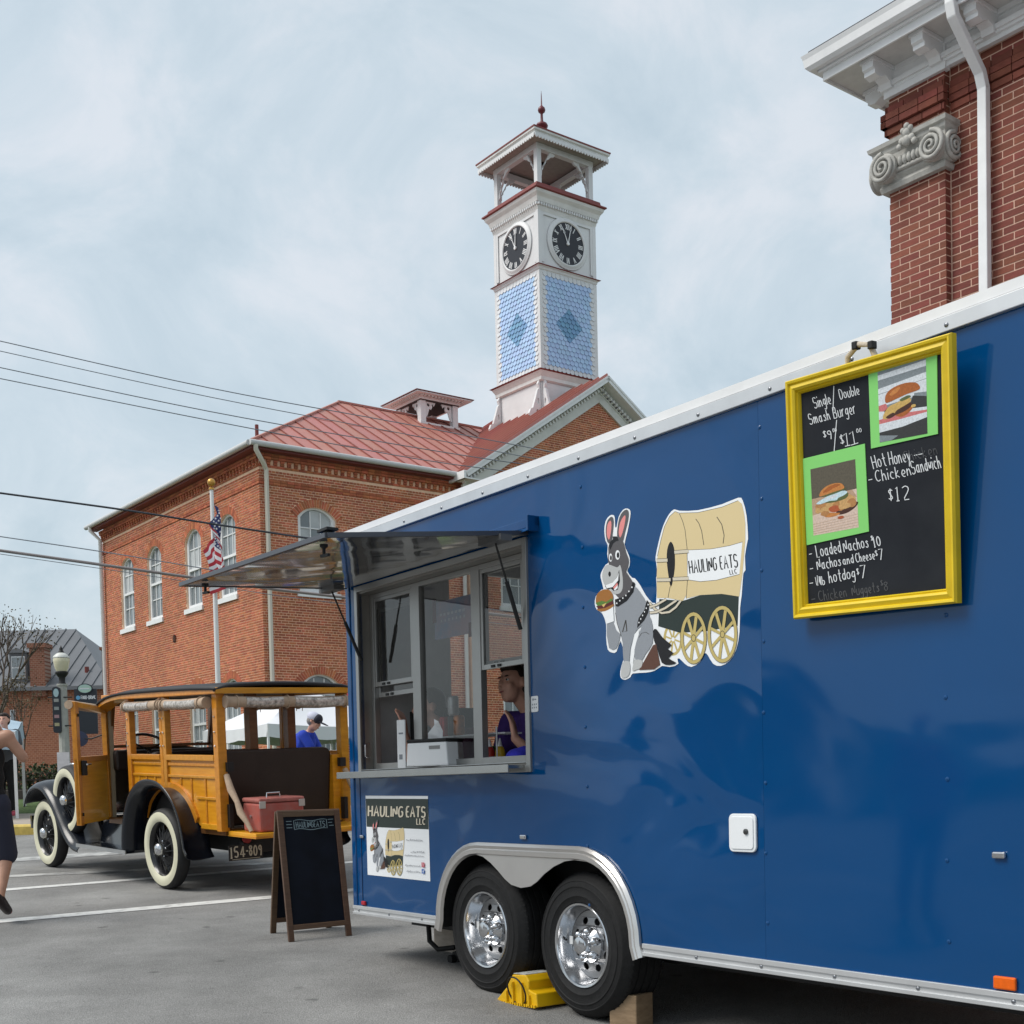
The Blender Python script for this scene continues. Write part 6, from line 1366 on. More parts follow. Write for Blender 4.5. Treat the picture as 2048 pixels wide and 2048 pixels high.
# roof
m = M(); rows_ = []
xs2 = [-1.03, -1.0, -.6, 0, .5, .85, 1.05, 1.2, 1.32, 1.42, 1.47]; top = [1.80, 1.815, 1.825, 1.83, 1.828, 1.822, 1.810, 1.79, 1.762, 1.728, 1.70]
for x, z in zip(xs2, top):
    for t in [i / 10 for i in range(11)]: y = -.72 + 1.44 * t; rows_.append((x, y, z + .035 * (1 - (2 * t - 1) ** 2) - (.02 if t in (0, 1) else 0)))
m.add(rows_, [(i * 11 + j, i * 11 + j + 1, (i + 1) * 11 + j + 1, (i + 1) * 11 + j) for i in range(len(xs2) - 1) for j in range(10)]); rf = m.build('roof', mat('roof_cloth_black', (.014, .015, .018), .6, bump=.1, bscale=90), wg, smooth=40); so = rf.modifiers.new('t', 'SOLIDIFY'); so.thickness = .024; so.offset = -1
for s_ in (1, -1):
    m = M(); vs = []
    for x, z in zip(xs2[5:], top[5:]): vs += [(x, s_ * .55, z - .075), (x, s_ * .706, z - .075), (x, s_ * .706, z - .022), (x, s_ * .55, z - .022)]
    n_ = len(xs2[5:]); m.add(vs, [(i * 4 + j, i * 4 + (j + 1) % 4, (i + 1) * 4 + (j + 1) % 4, (i + 1) * 4 + j) for i in range(n_ - 1) for j in range(4)] + [(0, 1, 2, 3), tuple(range(4 * n_ - 4, 4 * n_))]); m.build('roof_side_curve', WOODF, wg)
m = M(); m.box(-1.025, -.98, -.70, .70, 1.742, 1.795); m.build('roof_end_rail', WOODF, wg, bevel=.006)
m = M(); m.box(-.97, 1.25, -.55, .55, 1.755, 1.775); m.build('headliner', mat('headliner_tan', (.16, .12, .085), .8), wg)
# back end: posts between the openings, rolled curtain, seat back
for y in (.17, -.22):
    m = M(); m.box(-.70, -.62, y - .04, y + .04, .60, 1.745); m.build('inner_post', WOODD, wg)
m = M(); m.tube([(-1.0, .60, 1.675), (-1.005, .3, 1.668), (-1.005, 0, 1.672), (-1.005, -.3, 1.668), (-1.0, -.66, 1.675)], .048, 12); m.tube([(-1.0, .605, 1.675), (-1.0, .585, 1.675)], .054, 12); m.build('curtain_roll', CANV, wg, smooth=50)
for a, b in ((.42, .06), (-.06, -.56)): m = M(); m.tube([(-1.012, a, 1.672), (-1.016, (a + b) / 2, 1.664), (-1.012, b, 1.672)], .046, 12); m.build('clear_window_roll', _mats['curtain_window_clear'], wg, smooth=50)
for y in (.50, .0, -.60):
    m = M(); m.tube([(-1.0 + .055 * math.cos(t), y, 1.672 + .055 * math.sin(t)) for t in [2 * math.pi * i / 14 for i in range(14)]], .007, 5, closed=True); m.build('curtain_strap', CANV, wg)
m = M(); m.prism(rrect(-.50, .615, .60, 1.26, .07), lambda u, v, d: (d - (v - .6) * .10, u, v), -.84, -.70); m.build('rear_seat_back', SEAT, wg, bevel=.02)
m = M(); m.prism(rrect(-.60, .60, .70, 1.24, .08), lambda u, v, d: (d - (v - .6) * .12, u, v), .52, .64); m.build('front_seat_back', SEAT, wg, bevel=.03)
m = M(); m.box(.60, 1.05, -.58, .58, .70, .88); m.build('front_seat_cushion', SEAT, wg, bevel=.04)
m = M(); m.box(-.92, -.55, -.61, -.50, .585, 1.19); m.build('inner_side_panel', WOODP, wg)
# tailgate let down, with canvas-wrapped chains
m = M(); m.box(-1.43, -.955, -.61, .60, .535, .572); tg = m.build('tailgate', WOODP, wg, bevel=.006)
m = M(); m.box(-1.436, -1.39, -.615, .605, .528, .545); m.box(-1.39, -.955, .57, .605, .528, .536); m.build('tailgate_frame', WOODF, tg)
for s_ in (1, -1):
    m = M(); pts = [(-.965, .60 * s_, 1.05), (-1.05, .61 * s_, .93), (-1.13, .60 * s_, .83), (-1.20, .61 * s_, .74), (-1.27, .595 * s_, .665), (-1.33, .585 * s_, .585)]
    pts = [p for p in pts]; m.tube(pts, [.026, .033, .024, .032, .022, .018], 8); m.build('canvas_wrapped_chain', CANV, tg, smooth=50)
    m = M(); m.box(-1.0, -.935, *sorted((.565 * s_, .60 * s_)), .60, .80); m.build('tailgate_hinge', BLACK, wg)
    m = M(); m.box(-.99, -.94, *sorted((.54 * s_, .60 * s_)), 1.08, 1.16); m.build('latch_plate', BLACK, wg)
# licence plate and tail lamp
PLB = mat('plate_black', (.012, .010, .010), .5); PLT = mat('plate_cream', (.50, .44, .34), .55)
lp0, lp1, lz0, lz1 = .63, .30, .315, .448
m = M(); m.box(-1.005, -1.0, lp1, lp0, lz0, lz1); pl_ = m.build('licence_plate', PLB, wg)
m = M(); k = 0
for txt, a, b in (('154', .615, .475), ('-', .465, .445), ('809', .435, .315)):
    for st in strokes(txt, 0, 0, .092 if txt != '-' else .05, a - b, slant=0):
        k += 1; m.ribbon(st, .013, lambda u, v, d: (-1.0056 - d, a - u, lz0 + (.026 if txt != '-' else .05) + v), k * .00005)
m.box(-1.0062, -1.0055, .33, .60, lz0 + .008, lz0 + .012); m.build('plate_number', PLT, pl_)
m = M(); m.lathe([(.001, 0), (.036, 0), (.04, .02), (.03, .05), (.001, .06)], (-1.0, .44, .49), (1, 0, 0), 16); m.build('tail_lamp', mat('tail_red', (.25, .01, .01), .3), wg, smooth=40)
m = M(); m.bar((-1.0, .46, .44), (-.8, .40, .46), .03, .03); m.build('plate_bracket', BLACK, wg)
# open front door on the left side
hx_, hy_ = 1.49, .585; ox, oy = 1.02, 1.10; dl = math.hypot(ox - hx_, oy - hy_); dd = Vector(((ox - hx_) / dl, (oy - hy_) / dl, 0)); dn = Vector((-dd.y, dd.x, 0)) * -1
def fdoor(u, v, d): p = Vector((hx_, hy_, 0)) + dd * u + dn * d; return (p.x, p.y, v)
dW = dl; DZ0, DZ1, DB = .565, 1.735, 1.185
dtop = lambda u: 1.655 + .075 * (u / dW) ** .8
m = M(); m.prism([(0.03, DZ0), (dW, DZ0), (dW, DB), (0.03, DB)], fdoor, -.012, .012); do = m.build('front_door', WOODP, wg)
for nm, poly in (('door_stile', [(dW - .065, DZ0 - .01), (dW, DZ0 - .01), (dW, dtop(dW)), (dW - .065, dtop(dW - .065))]), ('door_stile', [(0, DZ0 + .02), (.05, DZ0 + .02), (.05, dtop(.05)), (0, dtop(0))]), ('door_belt', [(.05, DB - .03), (dW - .065, DB - .03), (dW - .065, DB + .022), (.05, DB + .022)]), ('door_top_rail', [(.05, dtop(.05) - .05)] + [(u, dtop(u) - .05) for u in (.2, .4, dW - .065)] + [(u, dtop(u)) for u in (dW - .065, .4, .2, .05)])):
    m = M(); m.prism(poly, fdoor, -.024, .026); m.build(nm, WOODF, do, bevel=.004)
m = M(); m.cbox(fdoor(dW - .07, 1.10, -.04), (.07, .05, .14)); m.build('lock_case', BLACK, do, bevel=.006)
m = M(); m.tube([fdoor(dW - .07, 1.13, -.05), fdoor(dW - .12, 1.135, -.09), fdoor(dW - .02, 1.135, -.10)], .009, 8); m.build('inside_handle', CHROME, do, smooth=50)
m = M(); m.tube([fdoor(dW - .03, 1.14, .02), fdoor(dW - .03, 1.14, .07), fdoor(dW - .10, 1.14, .075)], .010, 8); m.build('outside_handle', CHROME, do, smooth=50)
m = M(); m.tube([fdoor(.02, 1.66, .035), fdoor(dW + .01, 1.70, .04)], .042, 12); m.build('curtain_roll', CANV, do, smooth=50)
for v in (.66, 1.60): m = M(); m.cbox(fdoor(dW - .035, v, -.027), (.035, .012, .03)); m.build('striker', BLACK, do)
m = M(); pm = Vector((1.70, .772, 1.37)); m.lathe([(.001, 0), (.075, 0), (.078, .008), (.001, .014)], pm, Vector((-.9, .35, .1)), 24); mi = m.build('round_mirror', mat('mirror_back_blue', (.03, .045, .10), .35), wg, smooth=40)
m = M(); m.tube([pm, pm + Vector((-.05, -.10, .0)), (1.50, .58, 1.42)], .008, 6); m.build('mirror_arm', BLACK, mi, smooth=50)
for z in (.80, 1.35): m = M(); m.cbox((hx_ - .01, hy_ + .01, z), (.03, .05, .05)); m.build('door_hinge', BLACK, wg)
# picnic cooler on the tailgate
CRED = mat('cooler_red', (.40, .075, .055), .5, vscale=14, col2=(.36, .12, .10), bump=.15, bscale=30)
cl_ = thing('drinks_cooler', 'scuffed red metal drinks cooler with carry handle standing on wagon tailgate', 'cooler', mw=WM @ Matrix.Translation((-1.24, .315, .5735)))
m = M(); m.box(-.145, .145, -.215, .215, 0, .245); m.build('body', CRED, cl_, bevel=.02)
m = M(); m.box(-.150, .150, -.22, .22, .247, .285); m.build('lid', mat('cooler_lid', (.36, .12, .10), .5, var=.3, vscale=10), cl_, bevel=.014)
m = M(); m.tube([(0, .065, .285), (0, .062, .318), (0, -.062, .318), (0, -.065, .285)], .008, 8); m.build('carry_handle', CHROME, cl_, smooth=40)
for y in (.19, -.19): m = M(); m.box(-.153, -.143, y - .03, y + .03, .20, .262); m.build('corner_cap', mat('cap_worn', (.55, .53, .50), .4, .6), cl_, bevel=.01)
m = M(); m.lathe([(.012, 0), (.012, .01), (.001, .014)], (-.0, .216, .13), (0, 1, 0), 10); m.build('bottle_opener', ALU, cl_)
P_ = M(); ck_ = 0
for st in strokes('Coca Cola', 0, 0, .055, .25, slant=.35): ck_ += 1; P_.ribbon([(x, z + .006 * math.sin(x * 40)) for x, z in st], .007, lambda u, v, d: (-.1462 - d, .12 - u, .11 + v), ck_ * .00003)
P_.build('faded_lettering', mat('cooler_script', (.40, .13, .11), .6, col2=(.30, .06, .05), vscale=30), cl_, kind='stuff')
# ------------------------------------------------------------------ small things around the trailer
# chalk A-board
fa = onground(577, 1884); fb = onground(692, 1872); ba = onground(540, 1868)
ax_ = Vector((fb.x - fa.x, fb.y - fa.y, 0)).normalized(); an = Vector((-ax_.y, ax_.x, 0))     # along the front, towards the back
aw_ = (fb - fa).length + .04; ah = at(555, 1622, 8.75).z - gz(8.7); dep = .42
ab = thing('chalk_a_board', 'dark wooden A-board with black chalk panels standing on the road beside trailer', 'sandwich board', mw=Matrix(((ax_.x, an.x, 0, fa.x), (ax_.y, an.y, 0, fa.y), (0, 0, 1, gz(fa.y)), (0, 0, 0, 1))))
AW = wood('a_board_wood', (.075, .038, .02), (.11, .06, .032), (3, 3, 25), .5, .1)
AP = mat('a_board_panel', (.004, .006, .012), .5, var=.4, vscale=6, spec=.15)
slx = lambda x, y: (fa.x, 0)
def zoff(x, y): return gz(fa.y + ax_.y * x + an.y * y) - gz(fa.y)
for nm, y0, yt_, sgn in (('front_leaf', 0, dep * .46, 1), ('back_leaf', dep, dep * .54, -1)):
    def L3(u, v, d):   # u across, v up the leaf 0..1
        y = y0 + (yt_ - y0) * v; return (u, y - sgn * d, ah * v + zoff(u, y0) * (1 - v))
    leaf = M(); leaf.prism([(.03, .115), (aw_ - .03, .115), (aw_ - .03, .955), (.03, .955)], L3, -.006, .004); lo = leaf.build(nm, AP, ab)
    for nm2, q in (('stile', [(0, 0), (.04, 0), (.04, 1), (0, 1)]), ('stile', [(aw_ - .04, 0), (aw_, 0), (aw_, 1), (aw_ - .04, 1)]), ('top_rail', [(.04, .955), (aw_ - .04, .955), (aw_ - .04, 1), (.04, 1)]), ('bottom_rail', [(.04, .085), (aw_ - .04, .085), (aw_ - .04, .125), (.04, .125)])):
        m = M(); m.prism(q, L3, -.012, .016); m.build(nm2, AW, lo, bevel=.003)
    if sgn == 1:
        m = M(); k = 0; CH2 = mat('chalk_teal', (.22, .30, .33), .8)
        bx0, bx1, bz0, bz1 = .115, aw_ - .10, .855, .925
        wv = lambda t, z: z + .006 * math.sin(t * 9)
        loop_ = [(bx0 + (bx1 - bx0) * t / 12, wv(t / 12, bz0)) for t in range(13)] + [(bx0 + (bx1 - bx0) * t / 12, wv(t / 12, bz1)) for t in range(12, -1, -1)]; loop_.append(loop_[0])
        rib = [loop_] + [[(x, y) for x, y in st] for st in strokes('HAULINGEATS', bx0 + .015, bz0 + .014, .045, bx1 - bx0 - .03, slant=0)] + [[(.06, .92), (.10, .92)], [(.06, .895), (.10, .895)], [(.06, .87), (.10, .87)], [(aw_ - .09, .925), (aw_ - .05, .927)], [(aw_ - .09, .90), (aw_ - .06, .902)], [(aw_ - .085, .877), (aw_ - .05, .878)]]
        for st in rib:
            k += 1; m.ribbon(st, .0042, L3, .0045 + k * .00003)
        m.build('chalk_lettering', CH2, lo, kind='stuff')
m = M(); m.tube([(.0, dep * .5 - .02, ah), (aw_, dep * .5 - .02, ah)], .008, 6); m.build('hinge', AW, ab)
# wheel chock between the wheels
ck_p = TRM @ Vector((1.82, .05, 0)); cgz = gz(ck_p.y)
CY = mat('chock_yellow', (.72, .42, .005), .4, var=.06)
ck = thing('wheel_chock', 'yellow plastic wheel chock wedged between the trailer tyres', 'wheel chock', mw=Matrix.Translation((ck_p.x, ck_p.y, cgz)) @ Matrix.Rotation(TRZ, 4, 'Z') @ Matrix.Rotation(-.045, 4, 'Y'))
prof = [(-.24, 0), (.20, 0), (.20, .05), (.10, .07), (.06, .15), (.02, .175), (-.05, .16), (-.13, .06), (-.24, .015)]
prof = [(-.20, 0), (.17, 0), (.165, .07), (.10, .085), (.105, .13), (.08, .16), (-.04, .155), (-.10, .085), (-.20, .012)]
m = M(); m.prism(prof, lambda u, v, d: (u, d, v), -.08, .11); ckb = m.build('chock_body', CY, ck, bevel=.006)
for x, z1 in ((-.09, .07), (-.03, .12), (.05, .12), (.11, .06)): m = M(); m.box(x - .006, x + .006, -.094, -.079, .005, z1); m.build('rib', CY, ck)
for x in range(-9, 8): m = M(); m.box(x * .021, x * .021 + .012, -.09, -.078, -.003, .012); m.build('foot_tooth', CY, ck)
m = M(); m.box(-.035, .075, -.075, .10, .160, .163); m.build('warning_label', mat('label_grey', (.45, .46, .44), .5, var=.5, vscale=40), ck)
m = M(); m.tube([(.02 + .075 * math.cos(t), -.10 - .02 * math.sin(t), .075 + .075 * math.sin(t)) for t in [2 * math.pi * i / 22 for i in range(22)]], .0045, 6, closed=True); m.build('cord_loop', BLACK, ck, smooth=60)
# timber blocks
OLDW = wood('weathered_timber', (.22, .155, .085), (.33, .24, .14), (4, 4, 16), .8, 0)
def block(nm, label, loc, rz, d, m_=OLDW):
    m = M(); m.box(-d[0] / 2, d[0] / 2, -d[1] / 2, d[1] / 2, 0, d[2]); o = m.build(nm, m_, bevel=.006); o.location = loc; o.rotation_euler = (0, -.0, rz); return tag(o, label, 'timber block')
p = onground(1240, 2056); block('timber_block', 'short square timber block in front of the rear trailer tyre', (p.x + .06, p.y + .06, gz(p.y) - .01), TRZ + .25, (.16, .14, .17))
p = TRM @ Vector((.42, .62, 0)); block('timber_block', 'pale timber block under the left end of the trailer', (p.x, p.y, gz(p.y) - .015), TRZ + .05, (.62, .2, .20), wood('pale_timber', (.34, .30, .25), (.44, .39, .33), (4, 4, 16), .8, 0))
# trolley jack with hose
jp = TRM @ Vector((.86, .42, 0))
jk = thing('trolley_jack', 'black trolley jack under the trailer behind the front tyre', 'jack', (jp.x, jp.y, gz(jp.y)), TRZ)
m = M(); m.prism([(-.30, .02), (.25, .02), (.25, .09), (-.05, .12), (-.30, .07)], lambda u, v, d: (u, d, v), -.06, .06); m.build('frame', BLACK, jk, bevel=.01)
m = M(); m.bar((-.28, 0, .10), (.10, 0, .34), .07, .05, (0, 1, 0)); m.build('lift_arm', BLACK, jk)
m = M(); m.lathe([(.05, 0), (.05, .03), (.03, .05)], (.10, 0, .34), n=14); m.build('saddle', BLACK, jk)
for x in (-.27, .21):
    for y in (-.075, .075): m = M(); m.lathe([(.001, -.018), (.028, -.018), (.028, .018), (.001, .018)], (x, y, .028), (0, 1, 0), 14); m.build('caster', RUBBER, jk, smooth=40)
m = M(); m.tube([(-.46, -.10, .40), (-.47, -.12, .26), (-.44, -.13, .13), (-.36, -.12, .085), (-.26, -.06, .10)], .016, 8); m.build('black_hose', RUBBER, jk, smooth=50)
# things on the serving counter
def tl(nm, label, cat, x, y, z, rz=0, group=None): return thing(nm, label, cat, mw=TRM @ Matrix.Translation((x, y, z)) @ Matrix.Rotation(rz, 4, 'Z'), group=group)
nd = tl('napkin_dispenser', 'white napkin dispenser with black top on the serving shelf', 'napkin dispenser', .97, .025, Q(.129), .32)
PW = mat('plastic_white', (.82, .83, .84), .35)
m = M(); m.prism([(-.155, 0), (.155, 0), (.145, .135), (-.145, .135)], lambda u, v, d: (u, d, v), -.075, .075); m.build('casing', PW, nd, bevel=.008)
m = M(); m.box(-.15, .15, -.08, .08, .1355, .155); m.build('top', BLACK, nd, bevel=.01)
m = M(); m.prism([(-.055, .02), (.055, .02), (.05, .115), (-.05, .115)], lambda u, v, d: (-.156 + .004 - d, u, v), .0, .004); m.build('side_advert', mat('advert_print', (.10, .16, .16), .3, col2=(.35, .40, .38), vscale=30), nd)
m = M(); m.box(.02, .10, -.0775, -.0755, .095, .115); m.build('name_plate', mat('name_plate', (.25, .25, .25), .3, .6), nd)
m = M(); m.add([(-.05, 0, .155), (.05, .01, .155), (.045, .02, .20), (.03, .0, .255), (-.01, .01, .27), (.0, .0, .235), (-.04, -.01, .19)], [(0, 1, 2, 5, 6), (2, 3, 5), (3, 4, 5)]); m.build('napkin', WHITE, nd)
ms = tl('menu_card', 'tall white card standing at the left of the serving window', 'card', .585, .03, Q(.129), .2)
m = M(); m.box(-.035, .035, -.004, .004, 0, .285); m.build('card', PW, ms); m = M(); m.box(-.02, .02, -.0046, -.0041, .20, .21); m.box(-.02, .01, -.0046, -.0041, .05, .08); m.build('card_print', mat('print_grey', (.25, .27, .3), .6), ms)
def can(x, y, z, body, label, top=None):
    c = tl('drink_can', label, 'can', x, y, z, 0, 'drink cans in the trailer'); m = M(); m.lathe([(.024, 0), (.031, .008), (.033, .015), (.033, .105), (.030, .113), (.026, .118)], n=20); m.build('can_body', body, c, smooth=40)
    m = M(); m.lathe([(.026, .118), (.024, .115), (.001, .115)], n=20); m.build('can_lid', ALU, c)
rk_ = tl('wire_rack', 'white wire counter rack holding drink cans inside the trailer window', 'rack', 1.0, .30, Q(.087))
for z in (.08, .215): 
    m = M(); m.tube([(-.32, -.1, z), (.32, -.1, z), (.36, -.06, z), (.36, .1, z), (-.32, .1, z)], .005, 6, closed=True); m.build('rail', PW, rk_)
    m = M()
    for i in range(16): m.tube([(-.31 + .04 * i, -.1, z), (-.31 + .04 * i, .1, z)], .003, 5)
    m.build('wire_shelf', PW, rk_, kind='stuff')
for x in (-.32, .34):
    for y in (-.1, .1): m = M(); m.tube([(x, y, 0), (x, y, .25)], .005, 6); m.build('upright', PW, rk_)
zc = Q(.087) + .221
can(.74, .24, zc, mat('can_red', (.42, .02, .03), .3, .4, var=.4, vscale=30), 'red drink can on the rack left of the dark can'); can(.815, .25, zc, mat('can_dark', (.03, .028, .03), .3, .4, var=.6, vscale=30), 'dark drink can between the red and the orange can')
can(.895, .24, zc, mat('can_orange', (.55, .17, .03), .3, .4, var=.3, vscale=30), 'orange drink can on the rack right of the dark can'); can(.82, .25, zc + .119, mat('can_silver', (.50, .51, .52), .35, .5, var=.3, vscale=25), 'silver white drink can stacked on the dark can')

# poster on the glass and clutter behind the window
po = tl('window_poster', 'pale blue and pink printed poster taped inside the middle pane', 'poster', .86, .112, Q(.86), 0)
PB = mat('poster_print', (.22, .30, .46), .5, col2=(.46, .34, .40), vscale=5, thr=(.42, .62)); m = M(); m.box(0, .42, -.001, .001, 0, .215); m.build('sheet', PB, po)
m = M(); m.box(-.02, .02, -.0018, -.0011, .10, .235); m.box(.36, .44, -.0018, -.0011, -.02, .06); m.build('corner_tape', mat('tape_maroon', (.12, .02, .03), .6), po)
P3 = M(); k = 0
for q in range(2):
    for i in range(7): P3.box(.06 + .04 * i + .01 * q, .085 + .04 * i, -.0017, -.0011, .13 - .035 * q, .145 - .035 * q)
P3.build('sheet_lettering', mat('poster_ink', (.55, .57, .62), .6), po, kind='stuff')
def bottle(x, y, z, col, label, h=.19):
    b = tl('sauce_bottle', label, 'bottle', x, y, z, 0, 'sauce bottles on the trailer counter'); m = M(); m.lathe([(.001, 0), (.027, 0), (.029, .01), (.029, h * .6), (.022, h * .72), (.013, h * .76)], n=16); m.build('bottle_body', mat('sauce_' + label[:4], col, .35), b, smooth=40); m = M(); m.lathe([(.015, h * .76), (.012, h * .82), (.004, h)], n=12); m.build('nozzle', PW, b, smooth=40)
bottle(1.18, .26, Q(.087), (.45, .03, .02), 'red sauce bottle on the counter behind the middle pane'); bottle(1.255, .28, Q(.087), (.60, .38, .02), 'mustard yellow sauce bottle on the counter behind the middle pane')
for i, (x, y, d, c, lab) in enumerate(((1.10, .34, (.12, .09, .15), (.06, .17, .04), 'green carton on the counter behind the middle pane'), (1.30, .42, (.10, .10, .11), (.45, .33, .10), 'tan box on the counter behind the middle pane'), (.62, .42, (.16, .12, .20), (.03, .03, .035), 'black box on the counter behind the tall card'))):
    m = M(); m.box(-d[0] / 2, d[0] / 2, -d[1] / 2, d[1] / 2, 0, d[2]); o = m.build('carton', mat('carton%d' % i, c, .6, var=.4, vscale=25), bevel=.004); o.matrix_world = TRM @ Matrix.Translation((x, y, Q(.087))) @ Matrix.Rotation(.3 * i, 4, 'Z'); tag(o, lab, 'box')
# ------------------------------------------------------------------ people
SKIN = mat('skin', (.58, .31, .225), .5, var=.1, vscale=14); SKIN2 = mat('skin_tan', (.44, .235, .155), .5, var=.12, vscale=14)
def vv(*a): return Vector(a)
def hand_items(w, f, up, s=1.0, curl=.1, thumb=1):
    """palm and five jointed fingers: w wrist, f finger direction, up = palm normal"""
    f = Vector(f).normalized(); up = Vector(up).normalized(); sd = f.cross(up).normalized(); w = Vector(w); it = []
    for t in (-.026, -.009, .009, .026): it.append((w + f * .015 * s + sd * t * .6 * s, w + f * .085 * s + sd * t * s, .016 * s, .0125 * s))
    for t, ln in ((-.032, .062), (-.011, .078), (.011, .082), (.032, .072)):
        b = w + f * .088 * s + sd * t * s; d1 = (f + up * curl + sd * t * 3.2).normalized(); m_ = b + d1 * ln * .55 * s; d2 = (f + up * (curl * 2.5) + sd * t * 2).normalized()
        it += [(b, m_, .0098 * s, .0088 * s), (m_, m_ + d2 * ln * .5 * s, .0086 * s, .0068 * s)]
    b = w + f * .025 * s + sd * .024 * thumb * s; m_ = b + (f * .7 + sd * .8 * thumb + up * .2).normalized() * .04 * s; it += [(b, m_, .0135 * s, .011 * s), (m_, m_ + (f + sd * .35 * thumb).normalized() * .034 * s, .0105 * s, .008 * s)]
    return it
def head_items(c, f, up=(0, 0, 1), s=1.0):
    c = Vector(c); f = Vector(f).normalized(); up = Vector(up); up = (up - f * up.dot(f)).normalized(); sd = f.cross(up).normalized(); Rm = Matrix((sd, f, up)).transposed()
    P_ = lambda a, b, e: c + sd * a * s + f * b * s + up * e * s
    it = [('e', P_(0, -.01, .03), (.074 * s, .092 * s, .088 * s), Rm), ('e', P_(0, .028, -.035), (.056 * s, .06 * s, .072 * s), Rm), ('e', P_(0, .05, -.085), (.03 * s, .028 * s, .024 * s), Rm), ('e', P_(0, .098, -.012), (.012 * s, .017 * s, .018 * s), Rm), (P_(0, .088, .025), P_(0, .1, -.01), .008 * s, .011 * s), ('e', P_(.036, .06, -.02), (.022 * s, .022 * s, .02 * s), Rm), ('e', P_(-.036, .06, -.02), (.022 * s, .022 * s, .02 * s), Rm), ('e', P_(0, .082, -.055), (.022 * s, .012 * s, .010 * s), Rm), ('e', P_(.078, -.01, .0), (.008 * s, .02 * s, .03 * s), Rm), ('e', P_(-.078, -.01, .0), (.008 * s, .02 * s, .03 * s), Rm)]
    return it, P_, Rm
def face(P_, Rm, parent, s=1.0):
    EW = mat('eye_white', (.55, .53, .50), .3); EB = mat('eye_dark', (.02, .012, .01), .2); BR = mat('brow_brown', (.05, .028, .018), .8); LP = mat('lips', (.30, .09, .08), .5)
    for a in (-.03, .03):
        m = M(); m.ell(P_(a, .072, .012), (.013 * s, .009 * s, .007 * s), 10, 6, Rm); m.build('eye', EW, parent, smooth=60); m = M(); m.ell(P_(a, .079, .012), .0055 * s, 8, 6); m.build('pupil', EB, parent, smooth=60)
        m = M(); m.ell(P_(a, .08, .032), (.018 * s, .006 * s, .004 * s), 8, 6, Rm); m.build('eyebrow', BR, parent, smooth=60)
    m = M(); m.ell(P_(0, .093, -.055), (.022 * s, .006 * s, .005 * s), 10, 6, Rm); m.build('mouth', LP, parent, smooth=60)
def person(label, cat, mw, J, skin, top_m, leg_m, shoe_m, hair=None, face_f=(0, -1, 0), head_up=(0, 0, 1), short_legs=False, sleeves=True, hands=None, vox=.011, group=None, hs=1.0, tank=False):
    r = thing('person', label, cat, mw=mw, group=group)
    g = {k: Vector(v) for k, v in J.items()}
    hd, P_, Rm = head_items(g['head'], face_f, head_up, hs)
    it = hd + [(g['neck'], g['head'] - Vector(head_up).normalized() * .03, .052, .050), (g['pelvis'], g['chest'], .12, .13), (g['chest'], g['neck'], .12, .055)]
    for s_ in 'LR':
        it += [(g['chest'] + Vector((0, 0, .08)), g['sh' + s_], .09, .06), (g['sh' + s_], g['el' + s_], .05, .040), (g['el' + s_], g['wr' + s_], .040, .026), (g['pelvis'], g['hip' + s_], .11, .095), (g['hip' + s_], g['kn' + s_], .088, .058), (g['kn' + s_], g['an' + s_], .058, .036), (g['an' + s_], g['toe' + s_], .036, .028)]
        f_, u_, th_ = (hands or {}).get(s_, ((g['wr' + s_] - g['el' + s_]).normalized(), Vector((1 if s_ == 'L' else -1, 0, 0)), 1)); it += hand_items(g['wr' + s_], f_, u_, 1.0, .25, th_)
    body = blob('body', it, skin, r, vox, 3)
    face(P_, Rm, r, hs)
    tp = [('e', g['pelvis'] + Vector((0, 0, .02)), (.175, .13, .12)), (g['pelvis'], g['chest'], .145, .152), ('e', (g['chest'] + g['pelvis']) / 2, (.17, .125, .18)), ('e', g['chest'], (.18, .13, .15)), (g['chest'], g['neck'] - Vector((0, 0, .05)), .12, .07)]
    for s_ in 'LR':
        tp.append((g['chest'] + Vector((0, 0, .09)), g['sh' + s_], .085, .07 if not tank else .045))
        if sleeves: tp.append((g['sh' + s_], g['sh' + s_].lerp(g['el' + s_], .62), .072, .064))
    blob('shirt', tp, top_m, r, .014, 4)
    lg = [('e', g['pelvis'] - Vector((0, 0, .05)), (.178, .132, .13))]
    for s_ in 'LR':
        e_ = g['an' + s_] + Vector((0, 0, .05)) if not short_legs else g['kn' + s_]
        lg += [(g['pelvis'], g['hip' + s_], .12, .11), (g['hip' + s_], g['kn' + s_] if not short_legs else g['hip' + s_].lerp(g['kn' + s_], .95), .106, .078 if not short_legs else .092)]
        if not short_legs: lg.append((g['kn' + s_], e_, .078, .062))
    blob('trousers' if not short_legs else 'shorts', lg, leg_m, r, .014, 4)
    for s_ in 'LR':
        d = (g['toe' + s_] - g['an' + s_]); blob('shoe', [(g['an' + s_] - Vector((0, 0, .02)), g['toe' + s_], .046, .036), (g['an' + s_] - d * .3 - Vector((0, 0, .03)), g['toe' + s_], .036, .034)], shoe_m, r, .009, 3)
    if hair: hair(r, P_, Rm)
    return r
def short_hair(m_, s=1.0, fringe=.0, back=.0):
    def f(r, P_, Rm):
        items = [('e', P_(0, -.025, .045), (.082 * s, .088 * s, .086 * s), Rm), ('e', P_(0, -.05, .0), (.078 * s, .062 * s, .085 * s), Rm), ('e', P_(0, .03, .088), (.062 * s, .055 * s, .035 * s), Rm)]
        if back: items.append((P_(0, -.075, .0), P_(0, -.085, -.12), .065, .04))
        blob('hair', items, m_, r, .008, 3)
    return f
